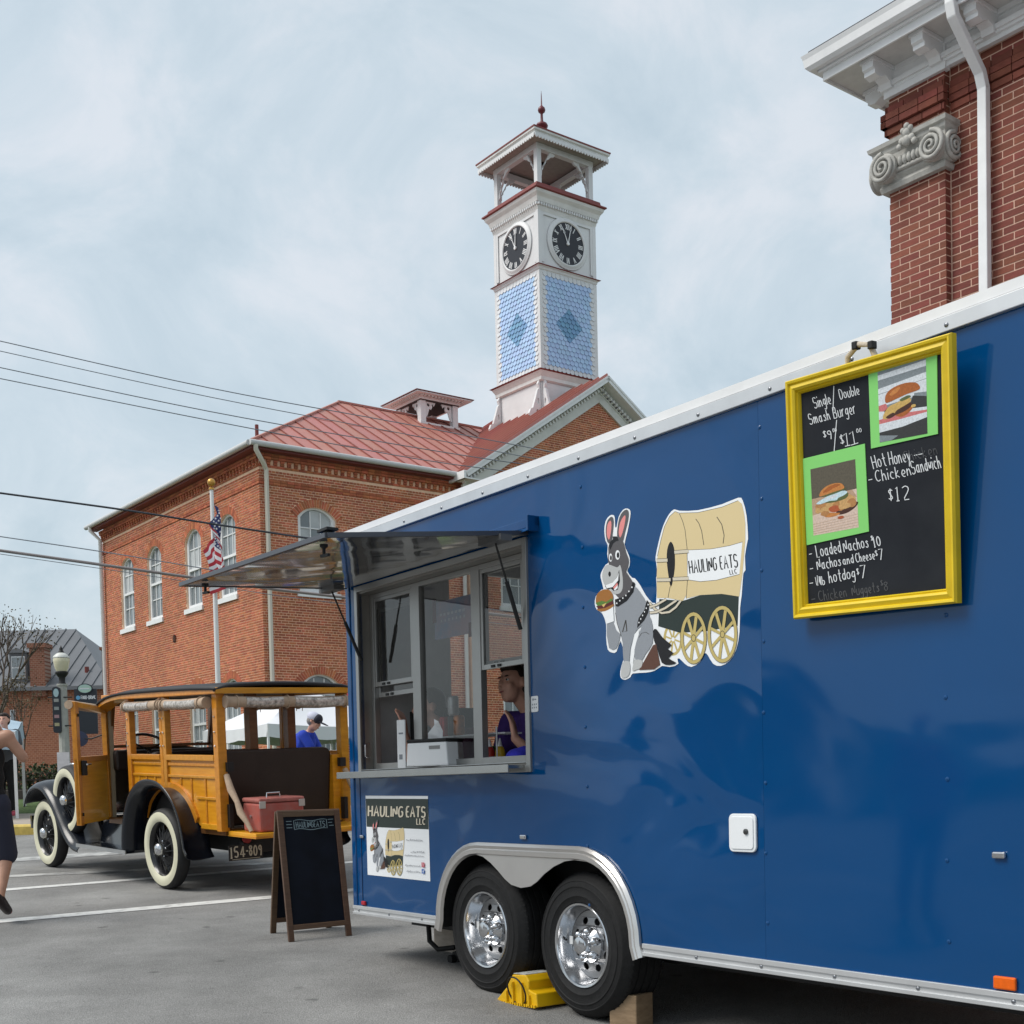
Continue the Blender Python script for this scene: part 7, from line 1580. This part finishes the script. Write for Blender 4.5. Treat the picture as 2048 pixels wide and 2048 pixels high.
def stand(h=1.72, w=1.0, arms=None):
    k = h / 1.72
    J = dict(head=(0, -.02, 1.60), neck=(0, 0, 1.44), chest=(0, .0, 1.25), pelvis=(0, 0, .95), shL=(.18, 0, 1.39), shR=(-.18, 0, 1.39), elL=(.25, .03, 1.12), elR=(-.25, .03, 1.12), wrL=(.25, -.06, .88), wrR=(-.25, -.06, .88), hipL=(.09, 0, .90), hipR=(-.09, 0, .90), knL=(.10, -.02, .50), knR=(-.10, -.02, .50), anL=(.10, .02, .085), anR=(-.10, .02, .085), toeL=(.12, -.14, .04), toeR=(-.12, -.14, .04))
    if arms: J.update(arms)
    return {a: tuple(c * k for c in b) for a, b in J.items()}
PURP = mat('shirt_purple', (.045, .016, .14), .85, var=.15, vscale=10); MAROON = mat('shirt_plum', (.075, .018, .05), .85, var=.15, vscale=10); JEAN = mat('dark_trousers', (.02, .022, .03), .9); SHOEB = mat('shoe_black', (.015, .015, .016), .6); HAIRB = mat('hair_brown', (.022, .011, .007), .6, var=.4, vscale=50)
# woman at the right sash, waving; coordinates in the trailer's frame
fz0 = fl
zq = lambda z: Q(z) - fz0
J = dict(head=(1.335, .33, zq(.575)), neck=(1.36, .42, zq(.425)), chest=(1.34, .50, zq(.27)), pelvis=(1.36, .72, zq(.06)), shL=(1.17, .42, zq(.37)), shR=(1.53, .46, zq(.36)), elL=(1.12, .36, zq(.13)), elR=(1.55, .36, zq(.12)), wrL=(1.20, .22, zq(.105)), wrR=(1.485, .225, zq(.265)), hipL=(1.27, .74, zq(.0)), hipR=(1.45, .74, zq(.0)), knL=(1.26, .62, .40), knR=(1.46, .62, .40), anL=(1.26, .78, .085), anR=(1.46, .78, .085), toeL=(1.25, .64, .04), toeR=(1.47, .64, .04))
person('person in purple shirt leaning at the right sash of the trailer window, one hand raised', 'person', TRM @ Matrix.Translation((0, 0, fz0)), J, SKIN, PURP, JEAN, SHOEB, short_hair(HAIRB, 1.0), face_f=(.08, -.97, .10), head_up=(-.10, 0, 1), hands=dict(R=((-.12, -.10, 1), (-.75, -.6, 0), -1), L=((.3, -.9, 0), (0, 0, -1), 1)), vox=.008)
J = dict(head=(.40, .34, zq(.50)), neck=(.46, .40, zq(.36)), chest=(.56, .42, zq(.20)), pelvis=(.66, .56, zq(-.05)), shL=(.42, .36, zq(.28)), shR=(.72, .46, zq(.30)), elL=(.42, .20, zq(.15)), elR=(.85, .36, zq(.10)), wrL=(.395, .165, zq(.335)), wrR=(.78, .30, zq(.10)), hipL=(.57, .58, zq(-.1)), hipR=(.75, .60, zq(-.1)), knL=(.56, .50, .42), knR=(.76, .52, .42), anL=(.56, .62, .085), anR=(.76, .62, .085), toeL=(.55, .48, .04), toeR=(.77, .48, .04))
person('person in plum shirt half hidden behind the left window post, hand lifted', 'person', TRM @ Matrix.Translation((0, 0, fz0)), J, SKIN, MAROON, JEAN, SHOEB, short_hair(HAIRB, 1.0), face_f=(-.3, -.92, -.05), hands=dict(L=((-.05, -.1, 1), (-.8, -.5, 0), 1), R=((-.5, -.6, -.1), (0, 0, -1), 1)), vox=.009)
# blue cap lying on the counter
cp = tl('blue_cap', 'bright blue cloth bundle on the sill at right end of window', 'cloth', 1.60, .16, Q(.13)); blob('cloth', [('e', (0, 0, .03), (.085, .06, .05)), ('e', (.03, .02, .05), (.05, .05, .04))], mat('cloth_blue', (.03, .03, .42), .9, var=.3, vscale=20), cp, .01, 3)
# man with a cap by the white tent, bending forward
mp = at(610, 1500, 17.3); mz = gz(17.3)
BLUE_T = mat('shirt_royal_blue', (.018, .05, .40), .85, var=.12, vscale=9)
J = stand(1.74, arms=dict(head=(.15, -.10, 1.47), neck=(.08, -.03, 1.34), chest=(-.02, .0, 1.20), pelvis=(-.15, .03, .93), shL=(.06, .17, 1.30), shR=(.02, -.20, 1.29), elL=(.18, .20, 1.06), elR=(.16, -.22, 1.05), wrL=(.38, .12, .99), wrR=(.36, -.12, .98)))
def cap_on(r, P_, Rm):
    blob('hair', [('e', P_(0, -.04, .0), (.078, .07, .07), Rm)], mat('hair_grey', (.25, .23, .22), .8), r, .01, 3)
    m = M(); m.ell(P_(0, -.03, .055), (.09, .098, .075), 18, 12, Rm); c = m.build('cap_mesh', mat('cap_white', (.55, .56, .66), .8), r, smooth=60); m = M(); m.ell(P_(0, .035, .05), (.083, .062, .075), 18, 12, Rm); m.ell(P_(0, .125, .03), (.07, .085, .012), 16, 6, Rm); m.build('cap_front', mat('cap_navy', (.018, .018, .03), .7), r, smooth=60)
    m = M(); m.tube([P_(.078, .06, .01), P_(.085, -.02, .015), P_(-.085, -.02, .015), P_(-.078, .06, .01)], .004, 5); m.build('glasses', BLACK, r)
person('person in royal blue shirt and white and navy cap bending down beside white tent', 'person', Matrix.Translation((mp.x, mp.y, mz)), J, SKIN, BLUE_T, JEAN, SHOEB, cap_on, face_f=(.86, -.25, -.42), head_up=(.4, 0, 1), vox=.012)
# man in black tank top at the left edge, walking away
wp_ = onground(-25, 1846)
J = stand(1.74, arms=dict(head=(-.02, .06, 1.60), elR=(.30, .05, 1.25), shR=(.20, 0, 1.41), wrR=(.10, .15, 1.45), shL=(-.20, 0, 1.41), elL=(-.30, .02, 1.14), wrL=(-.28, .16, .98), hipR=(.10, 0, .90), hipL=(-.10, 0, .90), knR=(.12, .10, .50), anR=(.14, -.10, .20), toeR=(.15, .02, .09), knL=(-.11, .12, .50), anL=(-.12, .10, .085), toeL=(-.13, .28, .04)))
person('person in black tank top and dark shorts walking away at the left edge', 'person', Matrix.Translation((wp_.x, wp_.y, gz(wp_.y))), J, SKIN2, mat('tank_black', (.008, .008, .009), .9), mat('shorts_navy', (.025, .027, .045), .9), mat('shoe_black_red', (.02, .012, .013), .6, col2=(.35, .02, .03), vscale=9, thr=(.6, .66)), short_hair(HAIRB), face_f=(-.3, 1, 0), short_legs=True, sleeves=False, hands=dict(R=((-.4, .5, .6), (-1, 0, 0), 1), L=((0, .5, -.8), (1, 0, 0), 1)), vox=.012, tank=True)
# far pedestrian on the pavement
fp_ = at(15, 1600, 20.5)
person('distant person in grey shirt and black trousers on the pavement by the fence', 'person', Matrix.Translation((fp_.x, 20.5, gz(20.5) + .13)), stand(1.66, arms=dict(elR=(.25, -.02, 1.12), wrR=(.33, -.18, 1.02), elL=(-.24, .03, 1.12), wrL=(-.24, -.05, .9), shR=(.18, 0, 1.39), shL=(-.18, 0, 1.39))), SKIN, mat('shirt_grey', (.09, .10, .115), .9), mat('trousers_black', (.012, .012, .014), .9), mat('shoe_pink', (.50, .06, .10), .6), short_hair(HAIRB), vox=.016)
# person in red off to the left, mirrored in the trailer's paint
person('person in red shirt standing left of the view, mirrored in the blue trailer side', 'person', Matrix.Translation((-4.1, 4.7, gz(4.7))) @ Matrix.Rotation(1.5, 4, 'Z'), stand(1.78), SKIN, mat('shirt_red', (.42, .02, .03), .85), mat('trousers_red', (.30, .02, .03), .9), SHOEB, short_hair(mat('cap_red', (.45, .03, .03), .8)), vox=.016)
# ------------------------------------------------------------------ street furniture and background on the left
lx_, ly_ = at(129, 1500, 24).x, 24.0; lz = gz(24) + .14
lp_ = thing('street_lamp', 'concrete lamp post with cream acorn globe and two dark hanging signs', 'street lamp', (lx_, ly_, lz))
zz_ = lambda py: at(129, py, 24).z - lz
CONCP = mat('lamp_concrete', (.36, .36, .33), .85, var=.12, vscale=10, bump=.3, bscale=60)
m = M(); zt3 = zz_(1368); m.lathe([(.14, 0), (.14, .25), (.105, .32), (.085, zt3 - .05), (.10, zt3 - .03), (.10, zt3)], n=10); m.build('post', CONCP, lp_, smooth=25)
m = M(); z = zt3; m.lathe([(.07, z), (.055, z + .05), (.06, z + .12), (.10, z + .17), (.12, z + .2), (.12, z + .22), (.085, z + .245), (.001, z + .25)], n=20); m.build('collar', BLACK, lp_, smooth=40)
z0g, z1g = zz_(1344), zz_(1316)
m = M(); m.lathe([(.09, z0g), (.125, z0g + .08), (.145, z0g + .18), (.15, z1g - .02), (.135, z1g)], n=24); m.build('globe', mat('globe_cream', (.60, .56, .40), .3, var=.06), lp_, smooth=60)
m = M(); m.lathe([(.15, z1g), (.145, z1g + .03), (.09, z1g + .08), (.05, z1g + .10)], n=24); m.build('globe_cap', mat('cap_offwhite', (.62, .62, .58), .4), lp_, smooth=60)
m = M(); zf = z1g + .09; m.lathe([(.06, zf), (.045, zf + .04), (.03, zf + .06), (.035, zf + .08), (.012, zf + .12), (.001, zf + .15)], n=14); m.build('finial', BLACK, lp_, smooth=50)
SGN = mat('sign_dark', (.013, .017, .026), .5); SG2 = mat('sign_ink', (.55, .57, .60), .5); SGB = mat('sign_blue', (.10, .30, .50), .5)
def quad_sign(px0, px1, py0, py1, dy, nm, lab):
    a = at(px0, (py0 + py1) / 2, 24 + dy); b = at(px1, (py0 + py1) / 2, 24 + dy); z1 = at((px0 + px1) / 2, py0, 24 + dy).z; z0 = at((px0 + px1) / 2, py1, 24 + dy).z
    return a.x, b.x, z0, z1
x0, x1, z0, z1 = quad_sign(150, 195, 1378, 1468, -.05, '', '')
m = M(); m.box(x0 - lx_, x1 - lx_, -.07, -.04, z0 - lz, z1 - lz); sg = m.build('hanging_sign', SGN, lp_, label='dark hanging sign reading FOOD DRINK')
cxs, czs = (x0 + x1) / 2 - lx_, z1 - lz + .005
m = M(); m.prism(ell2(cxs, czs, .145, .095, 24), lambda u, v, d: (u, d, v), -.085, -.071); m.build('oval_badge', SGN, sg)
m = M(); m.prism([p for p in ell2(cxs, czs, .125, .078, 24)], lambda u, v, d: (u, d, v), -.088, -.0851); m.build('oval_print', mat('oval_bands', (.35, .42, .62), .4, col2=(.30, .50, .22), vscale=3, stretch=(.1, .1, 3)), sg)
m = M(); m.prism([(cxs - .09, czs - .008), (cxs + .09, czs - .008), (cxs + .09, czs + .012), (cxs - .09, czs + .012)], lambda u, v, d: (u, d, v), -.0895, -.0885); m.build('badge_lettering', SG2, sg)
m = M(); k = 0; zt2 = z1 - lz - .19
for st in strokes('FOOD-DRINK', x0 - lx_ + .13, zt2, .065, .27, slant=0): k += 1; m.ribbon(st, .012, lambda u, v, d: (u, -.0712 - d, v), k * .0001)
m.build('sign_lettering', SG2, sg, kind='stuff')
m = M(); m.prism(ell2(x0 - lx_ + .075, zt2 + .03, .04, .04, 18), lambda u, v, d: (u, d, v), -.073, -.0705); m.build('arrow_disc', SGB, sg)
x0, x1, z0, z1 = quad_sign(106, 122, 1374, 1466, -.1, '', '')
m = M(); m.prism(rrect(x0 - lx_, x1 - lx_, z0 - lz, z1 - lz, .05), lambda u, v, d: (u, d, v), -.12, -.09); s2 = m.build('hanging_sign', SGN, lp_)
m = M(); m.prism(ell2((x0 + x1) / 2 - lx_, z1 - lz - .11, .05, .08, 18), lambda u, v, d: (u, d, v), -.125, -.1201); m.build('oval_print', mat('oval_pale', (.30, .42, .45), .5), s2)
for i, c in enumerate(((.25, .26, .25), (.22, .24, .24), (.30, .18, .20), (.32, .30, .18))): m = M(); m.box(x0 - lx_ + .03, x1 - lx_ - .03, -.124, -.1201, z1 - lz - .28 - .15 * i, z1 - lz - .22 - .15 * i); m.build('plate', mat('plate%d' % i, c, .6), s2)
for zz2 in (zz_(1395), zz_(1452)): m = M(); m.tube([(-.25, -.09, zz2), (.2, -.055, zz2)], .012, 6); m.build('sign_bracket', BLACK, lp_)
m = M(); m.box(-.10, .13, -.125, -.12, zz_(1545), zz_(1505)); m.build('paper_notice', mat('paper_notice', (.62, .58, .62), .7, var=.15, vscale=9), lp_)
# iron fence with hooped tops
f0 = Vector((at(-60, 1560, 31).x, 31.0, gz(31) + .3)); f1 = Vector((at(330, 1560, 33).x, 33.0, gz(33) + .3)); fd = (f1 - f0); fL = fd.length; fd.normalize()
fe = thing('iron_fence', 'dark iron fence with hooped pickets below the brick house', 'fence', f0, math.atan2(fd.y, fd.x)); IRON = mat('iron_brown', (.035, .022, .02), .7)
ftop = at(60, 1546, 31).z - f0.z
nP = int(fL / .16); pm_ = M(); pm_.tube([(0, 0, 0), (0, 0, ftop - .04)] + [(.075 - .075 * math.cos(t), 0, ftop - .04 + .05 * math.sin(t)) for t in (.6, 1.2, 1.9, 2.5)] + [(.15, 0, ftop - .04)], .011, 5); pme = pm_.mesh('picket', IRON, True)
for i in range(nP): inst('picket', pme, fe, (i * .16, 0, 0))
for z in (.12, ftop - .16): m = M(); m.bar((0, 0, z), (fL, 0, z), .03, .04); m.build('rail', IRON, fe)
# low hedge/shrubs behind the fence (dense and dark)
def leaf_cloud(m, c, r, n, s, seed):
    rnd = random.Random(seed); c = Vector(c)
    for _ in range(n):
        while True:
            v = Vector((rnd.uniform(-1, 1), rnd.uniform(-1, 1), rnd.uniform(-1, 1)))
            if .35 < v.length < 1: break
        p = c + Vector((v.x * r[0], v.y * r[1], v.z * r[2])); a = Vector((rnd.uniform(-1, 1), rnd.uniform(-1, 1), rnd.uniform(-1, 1))).normalized(); b = a.orthogonal().normalized(); q = s * rnd.uniform(.6, 1.3)
        m.add([p - a * q, p + b * q * .5, p + a * q, p - b * q * .5], [(0, 1, 2, 3)])
HEDGE = mat('hedge_leaf', (.045, .06, .025), .8, island=.35, obj=True)
for i in range(3):
    o = Vector((at(20 + i * 50, 1580, 32.3).x, 32.6 + .2 * (i % 2), gz(32) + .3)); t = thing('hedge_shrub', ('leftmost of the three dark shrubs behind the iron fence', 'middle one of the three dark shrubs behind the iron fence', 'rightmost dark shrub behind the iron fence, next to lamp post')[i], 'shrub', o, group='shrubs behind the iron fence'); m = M(); leaf_cloud(m, (0, 0, .38), (.5, .4, .42), 420, .06, i); m.build('foliage', HEDGE, t); m = M(); m.tube([(0, 0, 0), (.03, 0, .5)], .03, 6); m.build('stem', IRON, t)
# distant brick house with standing-seam roof
ZH = 70.0; X_ = lambda px, Z=ZH: at(px, 1400, Z).x; Zp = lambda py, px=100, Z=ZH: at(px, py, Z).z
hz0 = gz(70)
ho = thing('brick_house', 'distant brick house with grey standing-seam metal roof, dormer and chimney', 'house', (X_(100), ZH, hz0)); hx = lambda px: X_(px) - X_(100); hh = lambda py: Zp(py) - hz0
def brick_tex(name, c1, c2, mortar, scale):
    if name in _mats: return _mats[name]
    m = mat(name, c1, .9, bump=.2, bscale=20); t = m.node_tree; l = t.links.new; tcn = N(t, 'ShaderNodeTexCoord'); mpn = N(t, 'ShaderNodeMapping'); mpn.inputs['Rotation'].default_value = (math.pi / 2, 0, 0)
    b = N(t, 'ShaderNodeTexBrick'); b.inputs['Color1'].default_value = (*c1, 1); b.inputs['Color2'].default_value = (*c2, 1); b.inputs['Mortar'].default_value = (*mortar, 1); b.inputs['Scale'].default_value = scale; b.inputs['Mortar Size'].default_value = .02; l(tcn.outputs['Object'], mpn.inputs[0]); l(mpn.outputs[0], b.inputs[0]); l(b.outputs[0], t.nodes['Principled BSDF'].inputs['Base Color']); return m
HBR = brick_tex('far_brick', (.30, .115, .06), (.24, .085, .045), (.40, .24, .16), 2.2)
m = M(); m.box(hx(-200), hx(235), 0, 12, -1, hh(1377)); m.build('wall', HBR, ho)
SEAM = mat('grey_seam_roof', (.14, .145, .155), .5, .2, var=.08, vscale=.8)
ez_, rz_ = hh(1375), hh(1375) + 4.0
ry = 6.5; rxe = hx(52) + .6
m = M(); m.add([(hx(-200), -.4, ez_), (hx(228), -.4, ez_), (rxe, ry, rz_), (hx(-200), ry, rz_)], [(0, 1, 2, 3)]); m.add([(hx(228), -.4, ez_), (hx(228), 12.4, ez_), (rxe, ry, rz_)], [(0, 1, 2)]); m.box(hx(-200), hx(228), -.45, -.38, ez_ - .18, ez_ + .02); m.build('roof', SEAM, ho)
wr = hx(228) - hx(-200)
for i in range(26):
    x = hx(-60) + i * .62
    if x > hx(226): break
    tmax = 1 if x < rxe else (hx(228) - x) / (hx(228) - rxe)
    m = M(); m.bar((x, -.4, ez_ + .03), (x, -.4 + (ry + .4) * tmax, ez_ + .03 + 4.0 * tmax), .05, .07); m.build('roof_seam', SEAM, ho)
m = M(); cx0, cx1 = hx(66), hx(96); m.box(cx0, cx1, -.3, .6, ez_ - .5, hh(1296)); m.box(cx0 - .1, cx1 + .1, -.4, .7, hh(1296), hh(1287)); m.build('chimney', brick_tex('chimney_brick', (.22, .085, .05), (.17, .06, .035), (.30, .2, .15), 2.4), ho)
m = M(); dx0, dx1 = hx(19), hx(54); m.box(dx0, dx1, 0.2, 4, ez_, hh(1304)); dm = m.build('dormer', SEAM, ho)
m = M(); mid = (dx0 + dx1) / 2; m.prism([(dx0 - .25, hh(1304)), (dx1 + .25, hh(1304)), (mid, hh(1294))], lambda u, v, d: (u, d, v), -.0, 4); m.build('dormer_gable', SEAM, dm)
m = M(); m.box(hx(24), hx(51), .1, .2, hh(1356), hh(1311)); m.build('window_frame', WHITE, dm)
for a, b in ((25.5, 37), (38.5, 49.5)):
    for c, d in ((1354, 1335), (1332, 1313)): m = M(); m.box(hx(a), hx(b), .05, .098, hh(c), hh(d)); m.build('pane', DARKGLASS, dm)
m = M(); m.lathe([(.12, 0), (.12, .8)], (hx(161), 1.2, hh(1360)), n=10); m.build('vent_pipe', DKRED, ho)
m = M(); m.box(hx(20), hx(30), -.06, .02, hh(1450), hh(1418)); wn = m.build('window', WHITE, ho); m = M(); m.box(hx(21.5), hx(28.5), -.08, -.061, hh(1448), hh(1420)); m.build('pane', DARKGLASS, wn)
h2 = thing('roof_house', 'farther grey roof peeping out above the brick house roof', 'house', (X_(170, 90), 90, hz0)); f2x = lambda px: X_(px, 90) - X_(170, 90); f2z = lambda py: Zp(py, 170, 90) - hz0
m = M(); m.box(f2x(150), f2x(204), 0, 5, 0, f2z(1326)); m.build('wall', brick_tex('far_brick_dark', (.09, .04, .03), (.07, .03, .025), (.15, .1, .08), 2.2), h2)
m = M(); m.prism([(f2x(138), f2z(1327)), (f2x(208), f2z(1327)), (f2x(196), f2z(1313)), (f2x(145), f2z(1311))], lambda u, v, d: (u, d, v), -.4, 5); m.build('roof', SEAM, h2)
h3 = thing('chimney_stack', 'tall brick chimney stack between grey roof and town hall', 'chimney', (X_(214, 60), 60, hz0)); c3 = lambda py: Zp(py, 214, 60) - hz0
m = M(); m.box(-.17, .2, 0, .5, -1, c3(1300)); m.box(-.25, .28, -.1, .6, c3(1300), c3(1294)); m.build('stack', _mats['chimney_brick'], h3); m = M(); m.lathe([(.12, 0), (.09, .3)], (0, .2, c3(1294)), n=10); m.build('chimney_pot', mat('pot_dark', (.05, .03, .03), .8), h3)
# sparse trees at the far left
BARK = mat('bark', (.10, .075, .06), .9, var=.2, vscale=10); LEAFB = mat('leaf_brown_green', (.085, .065, .03), .8, island=.4, obj=True)
def tree(nm, label, loc, hgt, seed, spread, leaves, lsz=.05):
    t = thing(nm, label, 'tree', loc); rnd = random.Random(seed); tr_ = M(); lf_ = M(); tips = []
    def grow(p, d, ln, r, lev):
        q = p + d * ln; mid = p.lerp(q, .5) + Vector((rnd.uniform(-1, 1), rnd.uniform(-1, 1), 0)) * ln * .04; tr_.tube([p, mid, q], [r, r * .85, r * .68], 6)
        if lev == 0: tips.append((q, d)); return
        tips.append((q, d))
        for _ in range(rnd.choice((2, 3))):
            nd_ = (d + Vector((rnd.uniform(-1, 1), rnd.uniform(-1, 1), rnd.uniform(-.2, .6))) * spread).normalized(); grow(q, nd_, ln * rnd.uniform(.62, .82), r * .62, lev - 1)
    grow(Vector((0, 0, 0)), Vector((0, 0, 1)), hgt * .30, hgt * .014, 5)
    for q, d in tips:
        for _ in range(leaves):
            p = q + Vector((rnd.gauss(0, .10), rnd.gauss(0, .10), rnd.gauss(0, .12))) * (hgt / 4); a = Vector((rnd.uniform(-1, 1), rnd.uniform(-1, 1), rnd.uniform(-1, .3))).normalized(); b = a.orthogonal().normalized(); s = lsz * rnd.uniform(.6, 1.2)
            lf_.add([p, p + a * s * .5 + b * s * .3, p + a * s, p + a * s * .5 - b * s * .3], [(0, 1, 2, 3)])
    tr_.build('trunk', BARK, t, smooth=60); lf_.build('crown', LEAFB, t)
tp_ = at(-12, 1500, 27); tree('bare_tree', 'taller sparse leafless tree at the far left edge', (tp_.x, 27, gz(27) + .2), 4.6, 5, .42, 3, .06)
tp_ = at(47, 1500, 26); tree('bare_tree', 'small sparse young tree in front of the brick house', (tp_.x, 26, gz(26) + .2), 2.6, 9, .45, 5, .05)
# pop-up tents
def tent(label, corner, rz, size, eave, peak, top_m, leg_m, lean=0, nm='canopy_tent'):
    t = thing(nm, label, 'tent', corner, rz); s = size
    m = M(); c = [(0, 0), (s, 0), (s, s), (0, s)]; n = 8
    for k in range(4):
        a, b = Vector((*c[k], eave)), Vector((*c[(k + 1) % 4], eave)); pk = Vector((s / 2, s / 2, peak)); rows = []
        for i in range(n + 1):
            for j in range(n + 1):
                e = a.lerp(b, j / n); p = e.lerp(pk, i / n); p.z -= .10 * math.sin(math.pi * i / n) * math.sin(math.pi * j / n) + .05 * math.sin(math.pi * j / n) * (1 - i / n); rows.append(p)
        m.add(rows, [(i * (n + 1) + j, i * (n + 1) + j + 1, (i + 1) * (n + 1) + j + 1, (i + 1) * (n + 1) + j) for i in range(n) for j in range(n)])
    m.build('canopy', top_m, t, smooth=50)
    for k in range(4):
        m = M(); a, b = Vector((*c[k], eave)), Vector((*c[(k + 1) % 4], eave)); nn_ = (b - a).normalized().cross(Vector((0, 0, 1))); vs = []
        for i in range(25):
            p = a.lerp(b, i / 24); p.z -= .05 * math.sin(math.pi * i / 24); w = .02 * math.sin(i * 1.9) ; vs += [p + nn_ * .012, p + nn_ * (.02 + w) - Vector((0, 0, .28 + .02 * math.sin(i * .8)))]
        m.add(vs, [(2 * i, 2 * i + 1, 2 * i + 3, 2 * i + 2) for i in range(24)]); m.build('valance', top_m, t, smooth=50)
    for x, y in c: m = M(); m.bar((x, y, -.1), (x + lean * 0, y, eave), .045, .045); m.build('leg', leg_m, t)
    return t
TWHT = mat('tent_white', (.70, .71, .74), .8); TRED = mat('tent_red', (.45, .03, .05), .8); TBLU = mat('tent_pale_blue', (.36, .47, .56), .8)
tc_ = at(537, 1490, 27.5); ev = at(537, 1447, 27.5).z - gz(27.5) - .15
tent('white pop-up canopy tent seen through the wagon windows', (tc_.x, 27.5, gz(27.5) + .15), .65, 3.4, ev, ev + .95, TWHT, WHITE)
tc_ = at(668, 1500, 31.5); ev = 2.35
tent('red pop-up canopy tent behind the wagon beside trailer corner', (tc_.x, 31.5, gz(31.5) + .15), .2, 1.3, ev, ev + .5, TRED, WHITE)
tc_ = at(66, 1640, 19.6)
tt = tent('pale blue pop-up canopy at the left edge with white leg', (tc_.x - .24, 19.6, gz(19.6) + .12), 1.9, 2.6, at(48, 1462, 19.6).z - gz(19.6) - .12, at(48, 1462, 19.6).z - gz(19.6) + .22, TBLU, WHITE)
tt.rotation_euler = (0, -.11, 1.9)
# planter box and bench by the pavement
pb = at(40, 1625, 24); m = M(); m.box(-1.6, 1.6, -.3, .3, 0, .35); o = m.build('planter_box', mat('planter_dark', (.05, .04, .035), .8), bevel=.02); o.location = (pb.x, 24.6, gz(24.6) + .15); tag(o, 'long dark planter box on the pavement near lamp post', 'planter')
# buildings across the street, out of the picture, that the glossy trailer side mirrors
for i, (y0, y1, hgt, c) in enumerate(((-22, -6, 4.6, (.24, .10, .06)), (-5, 9, 3.4, (.40, .36, .30)), (10.5, 15.5, 5.2, (.20, .075, .05)))):
    sf = thing('shop_front', ('brick shop across the street left of the view, nearest the viewer', 'low pale shop across the street left of the view', 'taller dark brick shop across the street left of the view')[i], 'building', (-44, (y0 + y1) / 2, gz((y0 + y1) / 2) - .2)); w_ = (y1 - y0) / 2
    m = M(); m.box(-8, 0, -w_, w_, 0, hgt); m.box(0, .12, -w_, w_, hgt - .3, hgt + .15); m.build('wall', mat('shop_wall%d' % i, c, .9, var=.2, vscale=1), sf)
    for k in range(4):
        yy = -w_ + (k + .5) * w_ / 2; m = M(); m.box(.02, .08, yy - w_ * .17, yy + w_ * .17, .7, 2.3); m.build('window', DARKGLASS, sf)
